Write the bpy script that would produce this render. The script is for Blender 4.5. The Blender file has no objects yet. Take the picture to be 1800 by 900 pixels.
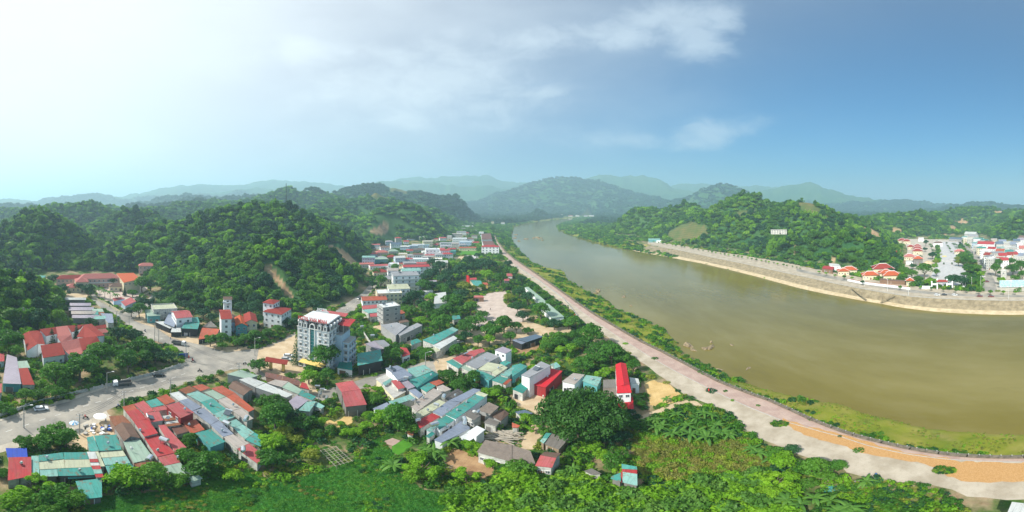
import bpy, bmesh, math, random
import numpy as np
from mathutils import Vector, Matrix
R = math.radians
random.seed(7)
rng = np.random.default_rng(7)
SC = bpy.context.scene
COL = SC.collection

# ------------------------------------------------------------------ camera
CAM_H = 70.0          # the drone hovers 70 m above the town
HZ = 362.0            # horizon row of the photograph, 10 rows to a degree
cd = bpy.data.cameras.new('camera')
cd.type = 'PANO'
for holder in (cd, getattr(cd, 'cycles', None)):
    try:
        holder.panorama_type = 'EQUIRECTANGULAR'
        holder.longitude_min = -math.pi/2; holder.longitude_max = math.pi/2
        holder.latitude_min = R((HZ-900)/10); holder.latitude_max = R(HZ/10)
    except Exception: pass
cd.clip_start = .5; cd.clip_end = 60000
cam = bpy.data.objects.new('camera', cd); COL.objects.link(cam)
cam.location = (0, 0, CAM_H); cam.rotation_euler = (R(90), 0, 0)
SC.camera = cam

# ------------------------------------------------------------------ light
SUN_AZ, SUN_EL = R(-117), R(43)
sdir = Vector((math.sin(SUN_AZ)*math.cos(SUN_EL), math.cos(SUN_AZ)*math.cos(SUN_EL), math.sin(SUN_EL)))
sl = bpy.data.lights.new('sun', 'SUN'); sl.energy = 5.0; sl.angle = R(.53); sl.color = (1, .95, .86)
so = bpy.data.objects.new('sun', sl); COL.objects.link(so)
so.rotation_euler = (-sdir).to_track_quat('-Z', 'Y').to_euler()

SC.view_settings.view_transform = 'Standard'; SC.view_settings.look = 'None'
SC.view_settings.exposure = EXPOSURE = 0.64; SC.view_settings.gamma = 1

class NT:
    """small helper round a node tree"""
    def __init__(s, nt):
        s.nt = nt; nt.nodes.clear()
    def n(s, kind, ins=None, **kw):
        nd = s.nt.nodes.new(kind)
        for k, v in kw.items(): setattr(nd, k, v)
        for k, v in (ins or {}).items():
            if hasattr(v, 'default_value') and hasattr(v, 'is_linked'): s.nt.links.new(v, nd.inputs[k])
            else:
                try: nd.inputs[k].default_value = v
                except Exception: nd.inputs[k].default_value = (*v, 1)
        return nd
    def math(s, op, a, b=0.0, c=None, clamp=False):
        i = {0: a, 1: b}
        if c is not None: i[2] = c
        return s.n('ShaderNodeMath', i, operation=op, use_clamp=clamp).outputs[0]
    def vmath(s, op, a, b=(0, 0, 0), out=0):
        return s.n('ShaderNodeVectorMath', {0: a, 1: b}, operation=op).outputs[out]
    def mix(s, f, a, b, blend='MIX'):
        nd = s.nt.nodes.new('ShaderNodeMix'); nd.data_type = 'RGBA'; nd.blend_type = blend
        for i, v in ((0, f), (6, a), (7, b)):
            if hasattr(v, 'is_linked'): s.nt.links.new(v, nd.inputs[i])
            else: nd.inputs[i].default_value = v if i == 0 else (*v, 1) if len(v) == 3 else v
        return nd.outputs[2]
    def ramp(s, f, stops, interp='LINEAR'):
        nd = s.nt.nodes.new('ShaderNodeValToRGB'); cr = nd.color_ramp; cr.interpolation = interp
        while len(cr.elements) < len(stops): cr.elements.new(.5)
        for e, (p, c) in zip(cr.elements, stops):
            e.position = p; e.color = (*c, 1) if len(c) == 3 else c
        s.nt.links.new(f, nd.inputs[0]); return nd.outputs[0]
    def step(s, v, a, b):      # smooth 0..1 between a and b
        return s.n('ShaderNodeMapRange', {0: v, 1: a, 2: b}, interpolation_type='SMOOTHSTEP').outputs[0]
    def noise(s, vec, scale, detail=3, rough=.55, out=0):
        return s.n('ShaderNodeTexNoise', {'Vector': vec, 'Scale': scale, 'Detail': detail, 'Roughness': rough}).outputs[out]
    def link(s, a, b): s.nt.links.new(a, b)

# ------------------------------------------------------------------ sky
def build_world():
    w = bpy.data.worlds.new('World'); SC.world = w; w.use_nodes = True
    t = NT(w.node_tree)
    sky = t.n('ShaderNodeTexSky', sky_type='NISHITA', sun_disc=False)
    sky.sun_elevation = SUN_EL; sky.sun_rotation = SUN_AZ; sky.altitude = 100
    sky.air_density = 1.2; sky.dust_density = 1.6; sky.ozone_density = 2.0
    d = t.n('ShaderNodeTexCoord').outputs['Generated']
    sep = t.n('ShaderNodeSeparateXYZ', {0: d})
    x, y, z = sep.outputs
    az = t.math('MULTIPLY', t.math('ARCTAN2', x, y), 57.2958)          # degrees, 0 ahead, + to the east
    el = t.math('MULTIPLY', t.math('ARCSINE', z), 57.2958)
    # angle from the sun: moist air glows round it
    gdir = Vector((math.sin(R(-97))*math.cos(R(33)), math.cos(R(-97))*math.cos(R(33)), math.sin(R(33))))
    dt = t.vmath('DOT_PRODUCT', d, tuple(gdir), out=1)
    ang = t.math('MULTIPLY', t.math('ARCCOSINE', t.math('MINIMUM', dt, .99999)), 57.2958)
    glow = t.math('POWER', t.step(ang, 138.0, 14.0), 1.25)
    col = t.mix(1, sky.outputs[0], (.01, .41, .72), 'MULTIPLY')
    col = t.mix(t.math('MULTIPLY', glow, .97), col, (6.7, 6.75, 6.75))
    # broken cloud, drawn in angle space so that it keeps its width at every height
    def sp(ax, ay, az_): return t.n('ShaderNodeCombineXYZ', {0: t.math('MULTIPLY', az, ax), 1: t.math('MULTIPLY', el, ay), 2: az_}).outputs[0]
    warp = t.noise(sp(.10, .16, 9.0), 1.0, 4, .5, 1)
    q = t.vmath('ADD', sp(.085, .17, 4.0), t.vmath('MULTIPLY', warp, (.9, .9, 0)))
    n3 = t.noise(q, 1.0, 10, .60)
    soft = t.noise(sp(.03, .07, 2.0), 1.0, 5, .55)
    total = None
    for (ca, ce, ra, re, amt) in [(27, 33, 9, 4.5, 1.0), (35, 30.5, 6.5, 5, .95), (31, 27, 5, 3, .5), (20, 29, 6, 2.6, .55), (7, 29.5, 9, 2.6, .85), (15, 31, 6, 2.5, .5), (-2, 28.5, 9, 3.2, .7), (-14, 27.5, 8, 3.4, .6),
                                  (-6, 22, 13, 4, .8), (36, 13.3, 8, 3, .95), (29, 11, 8, 2, .6), (43, 15.5, 5, 2, .3), (14, 11.5, 12, 2.2, .5), (-26, 20, 15, 6, .85), (-33, 27, 12, 3, .6), (-8, 15, 16, 4, .6), (6, 19, 9, 2.4, .5), (-45, 28, 14, 5, .3), (58, 6.5, 12, 1.4, .2)]:
        u = t.math('DIVIDE', t.math('SUBTRACT', az, ca), ra); v = t.math('DIVIDE', t.math('SUBTRACT', el, ce), re)
        r2 = t.math('ADD', t.math('MULTIPLY', u, u), t.math('MULTIPLY', v, v))
        g = t.math('MULTIPLY', t.math('EXPONENT', t.math('MULTIPLY', r2, -1.0)), amt)
        total = g if total is None else t.math('ADD', total, g)
    m = t.math('MULTIPLY', t.step(t.math('ADD', n3, t.math('MULTIPLY', total, .30)), .55, .96), t.step(total, .03, .7))
    m = t.math('MULTIPLY', m, .58)
    veil = t.math('MULTIPLY', t.step(soft, .36, .68), .34)
    m = t.math('MINIMUM', t.math('ADD', m, t.math('MULTIPLY', veil, t.step(az, 75.0, -30.0))), .93)
    cloudc = t.mix(glow, (4.3, 5.2, 6.0), (7.2, 7.5, 7.6))
    col = t.mix(m, col, cloudc)
    bg = t.n('ShaderNodeBackground', {0: col, 1: .10})
    out = t.n('ShaderNodeOutputWorld'); t.link(bg.outputs[0], out.inputs[0])
build_world()

# ------------------------------------------------------------------ geometry of the view
def P(px, py, z=0.0):
    """the point of height z that shows at pixel (px, py) of the 1800 x 900 photograph"""
    a = R((px-900)/10); e = R((HZ-py)/10)
    D = (z-CAM_H)/math.tan(e)
    return Vector((D*math.sin(a), D*math.cos(a), z))
def PD(px, py, D):
    """the point at ground distance D seen at pixel (px, py)"""
    a = R((px-900)/10); e = R((HZ-py)/10)
    return Vector((D*math.sin(a), D*math.cos(a), CAM_H + D*math.tan(e)))
def to_px(x, y, z):
    return 900+10*np.degrees(np.arctan2(x, y)), HZ-10*np.degrees(np.arctan2(z-CAM_H, np.hypot(x, y)))
def gx(pts, z=0.0): return [P(a, b, z) for a, b in pts]

# ------------------------------------------------------------------ object helpers
def tag(o, label=None, cat=None, group=None, kind=None):
    if label: o['label'] = label
    if cat: o['category'] = cat
    if group: o['group'] = group
    if kind: o['kind'] = kind
    return o
def empty(name, loc, rz=0, label=None, cat=None, group=None):
    o = bpy.data.objects.new(name, None); o.empty_display_size = .5
    o.location = loc; o.rotation_euler = (0, 0, rz); COL.objects.link(o)
    return tag(o, label, cat, group)
def link(name, me, parent=None, loc=None, rot=None, scl=None):
    o = bpy.data.objects.new(name, me); COL.objects.link(o)
    if parent: o.parent = parent
    if loc is not None: o.location = loc
    if rot is not None: o.rotation_euler = rot if hasattr(rot, '__len__') else (0, 0, rot)
    if scl is not None: o.scale = scl if hasattr(scl, '__len__') else (scl, scl, scl)
    return o
def copy_tree(o, parent=None):
    c = o.copy(); COL.objects.link(c); c.parent = parent
    for ch in o.children: copy_tree(ch, c)
    return c

class MB:
    """collects faces with a material slot each; one MB becomes one mesh"""
    def __init__(s): s.v = []; s.f = []; s.m = []; s.uv = []; s.mats = []
    def slot(s, mat):
        if mat not in s.mats: s.mats.append(mat)
        return s.mats.index(mat)
    def face(s, pts, mat, uv=None):
        i = len(s.v); s.v += [tuple(p) for p in pts]; s.f.append(tuple(range(i, i+len(pts)))); s.m.append(s.slot(mat))
        if uv is None: uv = [(0, 0)]*len(pts)
        s.uv += uv
    def box(s, c, d, mat, rz=0, bottom=False, taper=1.0):
        """c: centre of the base; d: full size"""
        cx, cy, cz = c; hx, hy, h = d[0]/2, d[1]/2, d[2]; ca, sa = math.cos(rz), math.sin(rz)
        lo = [(cx+x*ca-y*sa, cy+x*sa+y*ca, cz) for x, y in ((-hx,-hy),(hx,-hy),(hx,hy),(-hx,hy))]
        hi = [(cx+(x*ca-y*sa)*taper, cy+(x*sa+y*ca)*taper, cz+h) for x, y in ((-hx,-hy),(hx,-hy),(hx,hy),(-hx,hy))]
        L = (d[0], d[1], d[0], d[1])
        for k in range(4):
            j = (k+1) % 4
            s.face([lo[k], lo[j], hi[j], hi[k]], mat, [(0,0),(L[k],0),(L[k],h),(0,h)])
        s.face(hi, mat, [(0,0),(d[0],0),(d[0],d[1]),(0,d[1])])
        if bottom: s.face(lo[::-1], mat)
    def tube(s, a, b, r0, r1, mat, n=6, cap=True):
        a = Vector(a); b = Vector(b); ax = (b-a).normalized()
        u = ax.orthogonal().normalized(); w = ax.cross(u)
        ra = [a+(u*math.cos(2*math.pi*k/n)+w*math.sin(2*math.pi*k/n))*r0 for k in range(n)]
        rb = [b+(u*math.cos(2*math.pi*k/n)+w*math.sin(2*math.pi*k/n))*r1 for k in range(n)]
        for k in range(n):
            j = (k+1) % n; s.face([ra[k], ra[j], rb[j], rb[k]], mat)
        if cap: s.face(rb, mat); s.face(ra[::-1], mat)
    def slab(s, top, th, mat, uvs=None):
        """a plate under the given top polygon"""
        top = [Vector(p) for p in top]; n = len(top); dn = Vector((0, 0, -th))
        if uvs is None:
            o = top[0]; e = (top[1]-top[0]).normalized(); nn = (top[1]-top[0]).cross(top[-1]-top[0]).normalized(); f = nn.cross(e)
            uvs = [((p-o).dot(e), (p-o).dot(f)) for p in top]
        s.face(top, mat, uvs)
        s.face([p+dn for p in top[::-1]], mat, uvs[::-1])
        for k in range(n):
            j = (k+1) % n; s.face([top[k]+dn, top[j]+dn, top[j], top[k]], mat, [uvs[k], uvs[j], uvs[j], uvs[k]])
    def mesh(s, name):
        me = bpy.data.meshes.new(name); me.from_pydata(s.v, [], s.f)
        for m in s.mats: me.materials.append(m)
        me.polygons.foreach_set('material_index', s.m)
        ul = me.uv_layers.new(name='UVMap'); ul.data.foreach_set('uv', np.array(s.uv, dtype=np.float32).ravel())
        me.update(); return me
    def build(s, name, parent=None, loc=None, rot=None):
        return link(name, s.mesh(name), parent, loc, rot)

# ------------------------------------------------------------------ noise in numpy
def _h(ix, iy, seed):
    n = (ix*374761393 + iy*668265263 + seed*1442695041) & 0xffffffff
    n = ((n ^ (n >> 13))*1274126177) & 0xffffffff
    return ((n ^ (n >> 16)) & 0xffff)/65535.0
def vnoise(x, y, seed=0):
    ix = np.floor(x).astype(np.int64); iy = np.floor(y).astype(np.int64); fx = x-ix; fy = y-iy
    fx = fx*fx*(3-2*fx); fy = fy*fy*(3-2*fy)
    a = _h(ix, iy, seed); b = _h(ix+1, iy, seed); c = _h(ix, iy+1, seed); d = _h(ix+1, iy+1, seed)
    return (a*(1-fx)+b*fx)*(1-fy)+(c*(1-fx)+d*fx)*fy
def fbm(x, y, seed=0, o=4):
    s = 0; a = .5
    for k in range(o):
        s = s+a*(vnoise(x*2**k+17.3*k, y*2**k-9.1*k, seed+k)-.5)*2; a *= .5
    return s
def inside(px, py, poly):
    px = np.asarray(px, float); py = np.asarray(py, float); r = np.zeros(px.shape, bool); n = len(poly)
    for i in range(n):
        x1, y1 = poly[i][0], poly[i][1]; x2, y2 = poly[(i+1) % n][0], poly[(i+1) % n][1]
        if y1 == y2: continue
        c = ((y1 > py) != (y2 > py)) & (px < (x2-x1)*(py-y1)/(y2-y1)+x1); r ^= c
    return r
def seg_dist(x, y, pts, closed=False):
    """distance to a polyline, with the place along it (index + fraction)"""
    best = np.full(np.shape(x), 1e9); at = np.zeros(np.shape(x))
    n = len(pts)
    for i in range(n if closed else n-1):
        ax, ay = pts[i][0], pts[i][1]; bx, by = pts[(i+1) % n][0], pts[(i+1) % n][1]
        dx, dy = bx-ax, by-ay; L = dx*dx+dy*dy+1e-9
        t = np.clip(((x-ax)*dx+(y-ay)*dy)/L, 0, 1); d = np.hypot(x-ax-t*dx, y-ay-t*dy)
        m = d < best; best = np.where(m, d, best); at = np.where(m, i+t, at)
    return best, at
def sm(t): t = np.clip(t, 0, 1); return t*t*(3-2*t)
# ------------------------------------------------------------------ materials
MATS = {}
def newmat(name):
    m = bpy.data.materials.new(name); m.use_nodes = True; MATS[name] = m
    return m, NT(m.node_tree)
def finish(t, col, rough=.8, spec=.3, bump=None, bstr=.5, bdist=.1, **kw):
    ins = {'Base Color': col, 'Roughness': rough, 'Specular IOR Level': spec}; ins.update(kw)
    if bump is not None:
        ins['Normal'] = t.n('ShaderNodeBump', {'Height': bump, 'Strength': bstr, 'Distance': bdist}).outputs[0]
    b = t.n('ShaderNodeBsdfPrincipled', ins); o = t.n('ShaderNodeOutputMaterial'); t.link(b.outputs[0], o.inputs[0]); return b
def pos(t): return t.n('ShaderNodeNewGeometry').outputs['Position']
def plain(name, c, rough=.75, spec=.3, var=.25, scale=.6, metal=0.0):
    """painted or plastered surface with weathering"""
    m, t = newmat(name); p = pos(t)
    n = t.noise(p, scale, 4); n2 = t.noise(p, scale*7, 3)
    dirt = tuple(v*.55+.03 for v in c)
    f = t.math('MULTIPLY', t.step(n, .35, .75), var*1.4)
    col = t.mix(f, c, dirt)
    col = t.mix(t.math('MULTIPLY', t.step(n2, .5, .8), var*.6), col, tuple(v*.7 for v in c))
    finish(t, col, rough, spec, Metallic=metal); return m
def tin(name, c, fade=.35, rust=.12, pitch=1.06, rough=.5):
    """long metal roofing sheets: ribs along the slope (u runs along the eave in metres)"""
    m, t = newmat(name)
    uv = t.n('ShaderNodeUVMap').outputs[0]; su = t.n('ShaderNodeSeparateXYZ', {0: uv}); u, v = su.outputs[0], su.outputs[1]
    rnd = t.n('ShaderNodeObjectInfo').outputs['Random']
    c = tuple(c)
    sheet = t.math('FLOOR', t.math('DIVIDE', t.math('ADD', u, t.math('MULTIPLY', rnd, 7.0)), pitch))
    wn = t.n('ShaderNodeTexWhiteNoise', {'Vector': t.n('ShaderNodeCombineXYZ', {0: sheet, 1: t.math('MULTIPLY', rnd, 91.0), 2: t.math('FLOOR', t.math('DIVIDE', v, 4.6))}).outputs[0]}, noise_dimensions='3D').outputs[0]
    p = pos(t)
    n = t.noise(p, .35, 4); st = t.noise(t.n('ShaderNodeCombineXYZ', {0: t.math('MULTIPLY', u, 2.2), 1: t.math('MULTIPLY', v, .25), 2: t.math('MULTIPLY', rnd, 40.)}).outputs[0], 1.0, 4)
    pale = tuple(min(.8, v_*.55+.22) for v_ in c)
    col = t.mix(t.math('MULTIPLY', t.step(t.math('ADD', t.math('MULTIPLY', n, .6), t.math('MULTIPLY', wn, .4)), .25, .8), fade), c, pale)
    col = t.mix(t.math('MULTIPLY', t.step(st, .48, .72), .55), col, tuple(v_*.45+.015 for v_ in c))
    col = t.mix(t.math('MULTIPLY', wn, .22), col, tuple(v_*.55 for v_ in c))
    big = t.noise(p, .11, 4, .6)
    col = t.mix(t.math('MULTIPLY', t.step(big, .40, .66), .38), col, tuple(v_*.5+.02 for v_ in c))
    col = t.mix(t.math('MULTIPLY', rnd, .32), col, tuple(v_*.62 for v_ in c))
    sp_ = t.noise(p, 2.3, 3, .6); col = t.mix(t.math('MULTIPLY', t.step(sp_, .60, .72), .35), col, (.16, .13, .10))
    if rust:
        rn = t.noise(p, .8, 5, .65)
        col = t.mix(t.math('MULTIPLY', t.step(rn, .70-rust, .86-rust), .75), col, (.20, .075, .035))
    rib = t.math('FRACT', t.math('DIVIDE', u, .26)); rib = t.math('ABSOLUTE', t.math('SUBTRACT', rib, .5))
    ribs = t.step(rib, .28, .48)
    seam = t.math('LESS_THAN', t.math('FRACT', t.math('DIVIDE', u, pitch)), .09)
    lap = t.math('LESS_THAN', t.math('FRACT', t.math('DIVIDE', v, 4.6)), .025)
    col = t.mix(t.math('MULTIPLY', t.math('MAXIMUM', seam, lap), .30), col, tuple(v_*.35 for v_ in c))
    finish(t, col, max(rough, .62), .22, ribs, .6, .04); return m
def tile(name, c, rust=.5):
    """clay or cement tile courses"""
    m, t = newmat(name)
    uv = t.n('ShaderNodeUVMap').outputs[0]; su = t.n('ShaderNodeSeparateXYZ', {0: uv}); u, v = su.outputs[0], su.outputs[1]
    p = pos(t); n = t.noise(p, .7, 5, .6); n2 = t.noise(p, 3.5, 3)
    wn = t.n('ShaderNodeTexWhiteNoise', {'Vector': t.n('ShaderNodeCombineXYZ', {0: t.math('FLOOR', t.math('DIVIDE', u, .3)), 1: t.math('FLOOR', t.math('DIVIDE', v, .34)), 2: 0}).outputs[0]}, noise_dimensions='3D').outputs[0]
    col = t.mix(t.math('MULTIPLY', t.step(n, .42, .75), rust), c, tuple(v_*.42+.01 for v_ in c))
    col = t.mix(t.math('MULTIPLY', wn, .3), col, tuple(v_*.55 for v_ in c))
    col = t.mix(t.math('MULTIPLY', t.step(n2, .55, .8), .25), col, tuple(min(.7, v_*1.5+.04) for v_ in c))
    line = t.math('LESS_THAN', t.math('FRACT', t.math('DIVIDE', v, .34)), .25)
    col = t.mix(t.math('MULTIPLY', line, .3), col, tuple(v_*.35 for v_ in c))
    cr = t.math('FRACT', t.math('DIVIDE', v, .34)); wv = t.math('SINE', t.math('MULTIPLY', u, 21.))
    finish(t, col, .85, .2, t.math('ADD', cr, t.math('MULTIPLY', wv, .4)), .6, .04); return m
def leafmat(name, c1, c2, c3, trans=.3, patch=.02):
    """leaves: three greens by instance and by patch, a part of the light passes through"""
    m, t = newmat(name); p = pos(t)
    rnd = t.n('ShaderNodeObjectInfo').outputs['Random']
    n = t.noise(p, patch, 3); n2 = t.noise(p, .45, 3)
    f = t.math('ADD', t.math('MULTIPLY', rnd, .6), t.math('MULTIPLY', t.step(n, .3, .7), .4))
    col = t.ramp(f, [(0, c1), (.55, c2), (1, c3)])
    col = t.mix(t.math('MULTIPLY', t.step(n2, .35, .7), .4), col, tuple(v*1.5 for v in c2))
    d = t.n('ShaderNodeBsdfPrincipled', {'Base Color': col, 'Roughness': .55, 'Specular IOR Level': .25})
    tr = t.n('ShaderNodeBsdfTranslucent', {'Color': t.mix(1, col, (1.3, 1.5, .6), 'MULTIPLY')})
    mx = t.n('ShaderNodeMixShader', {0: trans}); t.link(d.outputs[0], mx.inputs[1]); t.link(tr.outputs[0], mx.inputs[2])
    o = t.n('ShaderNodeOutputMaterial'); t.link(mx.outputs[0], o.inputs[0]); return m

L_FOREST = leafmat('leaf_forest', (.028, .095, .015), (.070, .182, .017), (.175, .305, .028), .35, .010)
L_BROAD = leafmat('leaf_broad', (.028, .105, .012), (.055, .170, .016), (.110, .245, .022), .35)
L_GIANT = leafmat('leaf_giant_tree', (.020, .070, .010), (.034, .105, .014), (.055, .14, .018), .25)
L_LIGHT = leafmat('leaf_light', (.095, .235, .012), (.160, .330, .016), (.260, .430, .024), .4)
L_DARK = leafmat('leaf_dark', (.013, .058, .022), (.020, .085, .028), (.034, .110, .030), .25)
L_BANANA = leafmat('leaf_banana', (.060, .170, .025), (.090, .210, .030), (.130, .250, .040), .35)
L_DRY = leafmat('leaf_dry', (.13, .16, .030), (.20, .21, .045), (.28, .24, .06), .3)
L_HYA = leafmat('leaf_hyacinth', (.030, .170, .026), (.065, .230, .026), (.150, .300, .030), .35, .045)
L_YEL = leafmat('leaf_yellowgreen', (.13, .19, .02), (.19, .24, .025), (.26, .28, .03), .3)
BARK = plain('bark', (.17, .13, .10), .95, .1, .5, 2.)
BARKP = plain('bark_pale', (.38, .34, .28), .95, .1, .4, 2.)

WHITE = plain('wall_white', (.84, .86, .87), var=.14); CREAM = plain('wall_cream', (.70, .62, .42)); GREYW = plain('wall_grey', (.36, .36, .35), var=.5)
BLUEW = plain('wall_pale_blue', (.48, .62, .74)); PINKW = plain('wall_pink', (.66, .44, .38)); BRICKW = plain('wall_brick', (.34, .21, .15), var=.5, scale=1.5)
YELW = plain('wall_yellow', (.72, .52, .16)); OLDW = plain('wall_old_white', (.60, .59, .54), var=.8, scale=.9); TEALW = plain('wall_teal', (.10, .36, .38))
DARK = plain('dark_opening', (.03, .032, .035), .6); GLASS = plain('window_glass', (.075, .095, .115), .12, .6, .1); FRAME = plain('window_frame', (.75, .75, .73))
CONC = plain('concrete', (.42, .41, .38), .9, .2, .5, .8); DCONC = plain('dark_concrete', (.20, .19, .175), .9, .2, .6, .8)
SHUT = plain('shutter_brown', (.22, .13, .08)); WOOD = plain('wood', (.30, .23, .15), .9, .2, .6, 2.); METAL = plain('galvanised_metal', (.48, .50, .51), .4, .5, .2, 1., .4)
STEEL = plain('stainless_tank', (.62, .64, .66), .22, .6, .1, 1., .8); BLACKM = plain('black_iron', (.04, .04, .045), .6)
REDP = plain('red_paint', (.62, .03, .03), .5); SLATE = plain('slate_black', (.05, .055, .06), .6, .3, .3, 2.); TEALG = plain('teal_glass', (.03, .16, .17), .1, .7, .1)

TIN = {
 'teal': tin('tin_teal', (.045, .29, .25), .32, .17), 'green': tin('tin_green', (.012, .22, .18), .12), 'pale_teal': tin('tin_pale_teal', (.20, .43, .38), .4, .17),
 'red': tin('tin_red', (.40, .035, .04), .18, .14), 'pink': tin('tin_pink_red', (.44, .085, .09), .28, .16), 'bright_red': tin('tin_bright_red', (.58, .018, .03), .06, 0),
 'orange': tin('tin_orange_red', (.42, .085, .04), .25, .2), 'grey': tin('tin_grey', (.30, .31, .33), .3, .1), 'blue_grey': tin('tin_blue_grey', (.22, .26, .34), .3, .04),
 'beige': tin('tin_beige', (.42, .37, .33), .4, .12), 'white': tin('tin_white', (.55, .57, .55), .3, .1), 'rust': tin('tin_rust', (.27, .095, .045), .2, .3),
 'cement': tin('cement_sheet', (.17, .155, .14), .35, .05, 1.06, .9), 'cream': tin('tin_cream', (.50, .52, .36), .3, .1), 'lilac': tin('tin_lilac', (.36, .32, .38), .35, .06),
 'pale_green': tin('tin_pale_green', (.30, .42, .33), .5, .1), 'blue': tin('tin_blue', (.02, .07, .45), .1, 0), 'brown': tin('tin_brown', (.16, .07, .055), .2, .2),
 'dark_blue': tin('tin_dark_blue', (.10, .15, .21), .2, .03),
 'tile_red': tile('tile_red', (.29, .045, .035)), 'tile_pink': tile('tile_pink', (.44, .15, .13), .25), 'tile_orange': tile('tile_orange', (.44, .095, .035), .4), 'tile_brown': tile('tile_brown', (.17, .11, .085)),
 'slab': CONC, 'white_slab': plain('roof_slab_pale', (.58, .60, .60), .85, .2, .35, .4), 'yellow': plain('roof_yellow', (.68, .55, .16)),
 'old_tile': tile('tile_old_grey', (.20, .165, .14), .6),
}

def ground_mat():
    m, t = newmat('ground_cover'); p = pos(t)
    at = t.n('ShaderNodeAttribute', attribute_name='zone').outputs['Color']; s = t.n('ShaderNodeSeparateColor', {0: at})
    bare, hill, field = s.outputs
    n = t.noise(p, .06, 5, .6); n2 = t.noise(p, .7, 4); n3 = t.noise(p, .012, 3)
    grass = t.ramp(n2, [(.3, (.028, .070, .014)), (.55, (.055, .115, .020)), (.8, (.10, .15, .03))])
    dirt = t.ramp(t.noise(p, .4, 4), [(.3, (.22, .15, .09)), (.7, (.38, .29, .18))])
    town = t.mix(t.step(n, .42, .62), grass, dirt)
    wood = t.ramp(t.noise(p, .035, 6, .65), [(.25, (.014, .055, .022)), (.5, (.026, .088, .026)), (.75, (.060, .135, .034))])
    wood = t.mix(t.math('MULTIPLY', t.step(t.noise(p, .0045, 6, .65), .40, .62), .7), wood, (.060, .125, .035))
    col = t.mix(hill, town, wood)
    soil = t.ramp(t.noise(p, .15, 5, .65), [(.3, (.24, .15, .085)), (.5, (.36, .235, .13)), (.75, (.46, .36, .22))])
    col = t.mix(bare, col, soil)
    fld = t.ramp(t.noise(p, .09, 4), [(.3, (.095, .165, .018)), (.5, (.20, .225, .022)), (.7, (.27, .25, .05))])
    fld = t.mix(hill, fld, t.ramp(t.noise(p, .05, 5, .6), [(.35, (.075, .115, .032)), (.65, (.17, .135, .055))]))
    ter = t.math('FRACT', t.math('DIVIDE', t.n('ShaderNodeSeparateXYZ', {0: p}).outputs[2], 3.2)); fld = t.mix(t.math('MULTIPLY', t.math('MULTIPLY', t.math('GREATER_THAN', ter, .62), hill), .55), fld, (.045, .085, .022))
    col = t.mix(field, col, fld)
    finish(t, col, .95, .1, t.noise(p, .5, 5, .7), .5, .6); return m
GROUND = ground_mat()
def water_mat():
    m, t = newmat('river_water'); p = pos(t)
    sp = t.n('ShaderNodeMapping', {0: p, 'Rotation': (0, 0, R(-8)), 'Scale': (1, .35, 1)}).outputs[0]
    n = t.noise(sp, .012, 5, .6)
    col = t.ramp(n, [(.3, (.118, .095, .012)), (.5, (.155, .127, .022)), (.75, (.225, .19, .062))])
    fine = t.noise(sp, .11, 6, .7); col = t.mix(t.math('MULTIPLY', t.step(fine, .46, .66), .14), col, (.255, .225, .11)); col = t.mix(t.math('MULTIPLY', t.step(fine, .46, .30), .16), col, (.085, .07, .012))
    w = t.math('ADD', t.noise(sp, .5, 4, .6), t.math('MULTIPLY', t.noise(sp, .06, 3), 1.6))
    finish(t, col, .10, .5, w, .26, .25, IOR=1.42); return m
WATER = water_mat()
def pave(name, c, c2, joint=0, jc=None, sc=.25, crack=True):
    m, t = newmat(name); p = pos(t)
    n = t.noise(p, sc, 5, .6); n2 = t.noise(p, sc*9, 4)
    col = t.mix(t.step(n, .3, .7), c, c2)
    col = t.mix(t.math('MULTIPLY', t.step(n2, .5, .8), .3), col, tuple(v*.72 for v in c))
    if joint:
        sx = t.n('ShaderNodeSeparateXYZ', {0: t.n('ShaderNodeMapping', {0: p, 'Rotation': (0, 0, R(17))}).outputs[0]})
        a = t.math('LESS_THAN', t.math('FRACT', t.math('DIVIDE', sx.outputs[0], joint)), .05); b = t.math('LESS_THAN', t.math('FRACT', t.math('DIVIDE', sx.outputs[1], joint)), .05)
        col = t.mix(t.math('MULTIPLY', t.math('MAXIMUM', a, b), .4), col, jc or tuple(v*.6 for v in c))
    finish(t, col, .92, .15, n2, .3, .05); return m
ASPH = pave('asphalt_dusty', (.20, .19, .172), (.36, .33, .28), 0, None, .09)
ROADC = pave('concrete_road', (.32, .27, .20), (.47, .41, .325), 0, None, .16)
SIDEW = pave('pavement', (.38, .34, .28), (.50, .45, .37), 1.2)
PINKP = pave('pink_paving', (.34, .24, .205), (.44, .33, .275), 1.0)
YARD = pave('yard_dirt', (.42, .31, .19), (.54, .43, .29))
PLAZA = pave('plaza_concrete', (.42, .34, .29), (.52, .43, .37), 3.)
GPLAZA = pave('grey_plaza', (.40, .40, .40), (.50, .49, .48), 2.)
ORANGE = pave('orange_gravel', (.38, .205, .075), (.50, .30, .13), 0, None, 3.5)
SAND = pave('bank_sand', (.42, .33, .20), (.58, .47, .31))
SOIL = pave('garden_soil', (.26, .15, .08), (.40, .26, .14), 1.1, (.12, .07, .04))
STRAW = pave('straw_field', (.46, .31, .12), (.60, .43, .20), 1.4, (.3, .2, .08))
LINE = plain('road_paint', (.72, .72, .68), .8, .2, .6, 1.2)
STONE = pave('stone_revetment', (.18, .145, .09), (.32, .265, .17), 2.2, (.13, .11, .09), .3)
RUBBLE = pave('rubble_coping', (.10, .085, .065), (.22, .18, .13), 0, None, 1.2)
ROCK = pave('river_rock', (.13, .10, .065), (.32, .25, .15), 0, None, .6)
GRASSY = pave('bank_grass', (.11, .15, .02), (.20, .22, .035), 0, None, .12)
LAWN = pave('bright_lawn', (.05, .17, .015), (.08, .24, .02), 0, None, .3)
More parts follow.
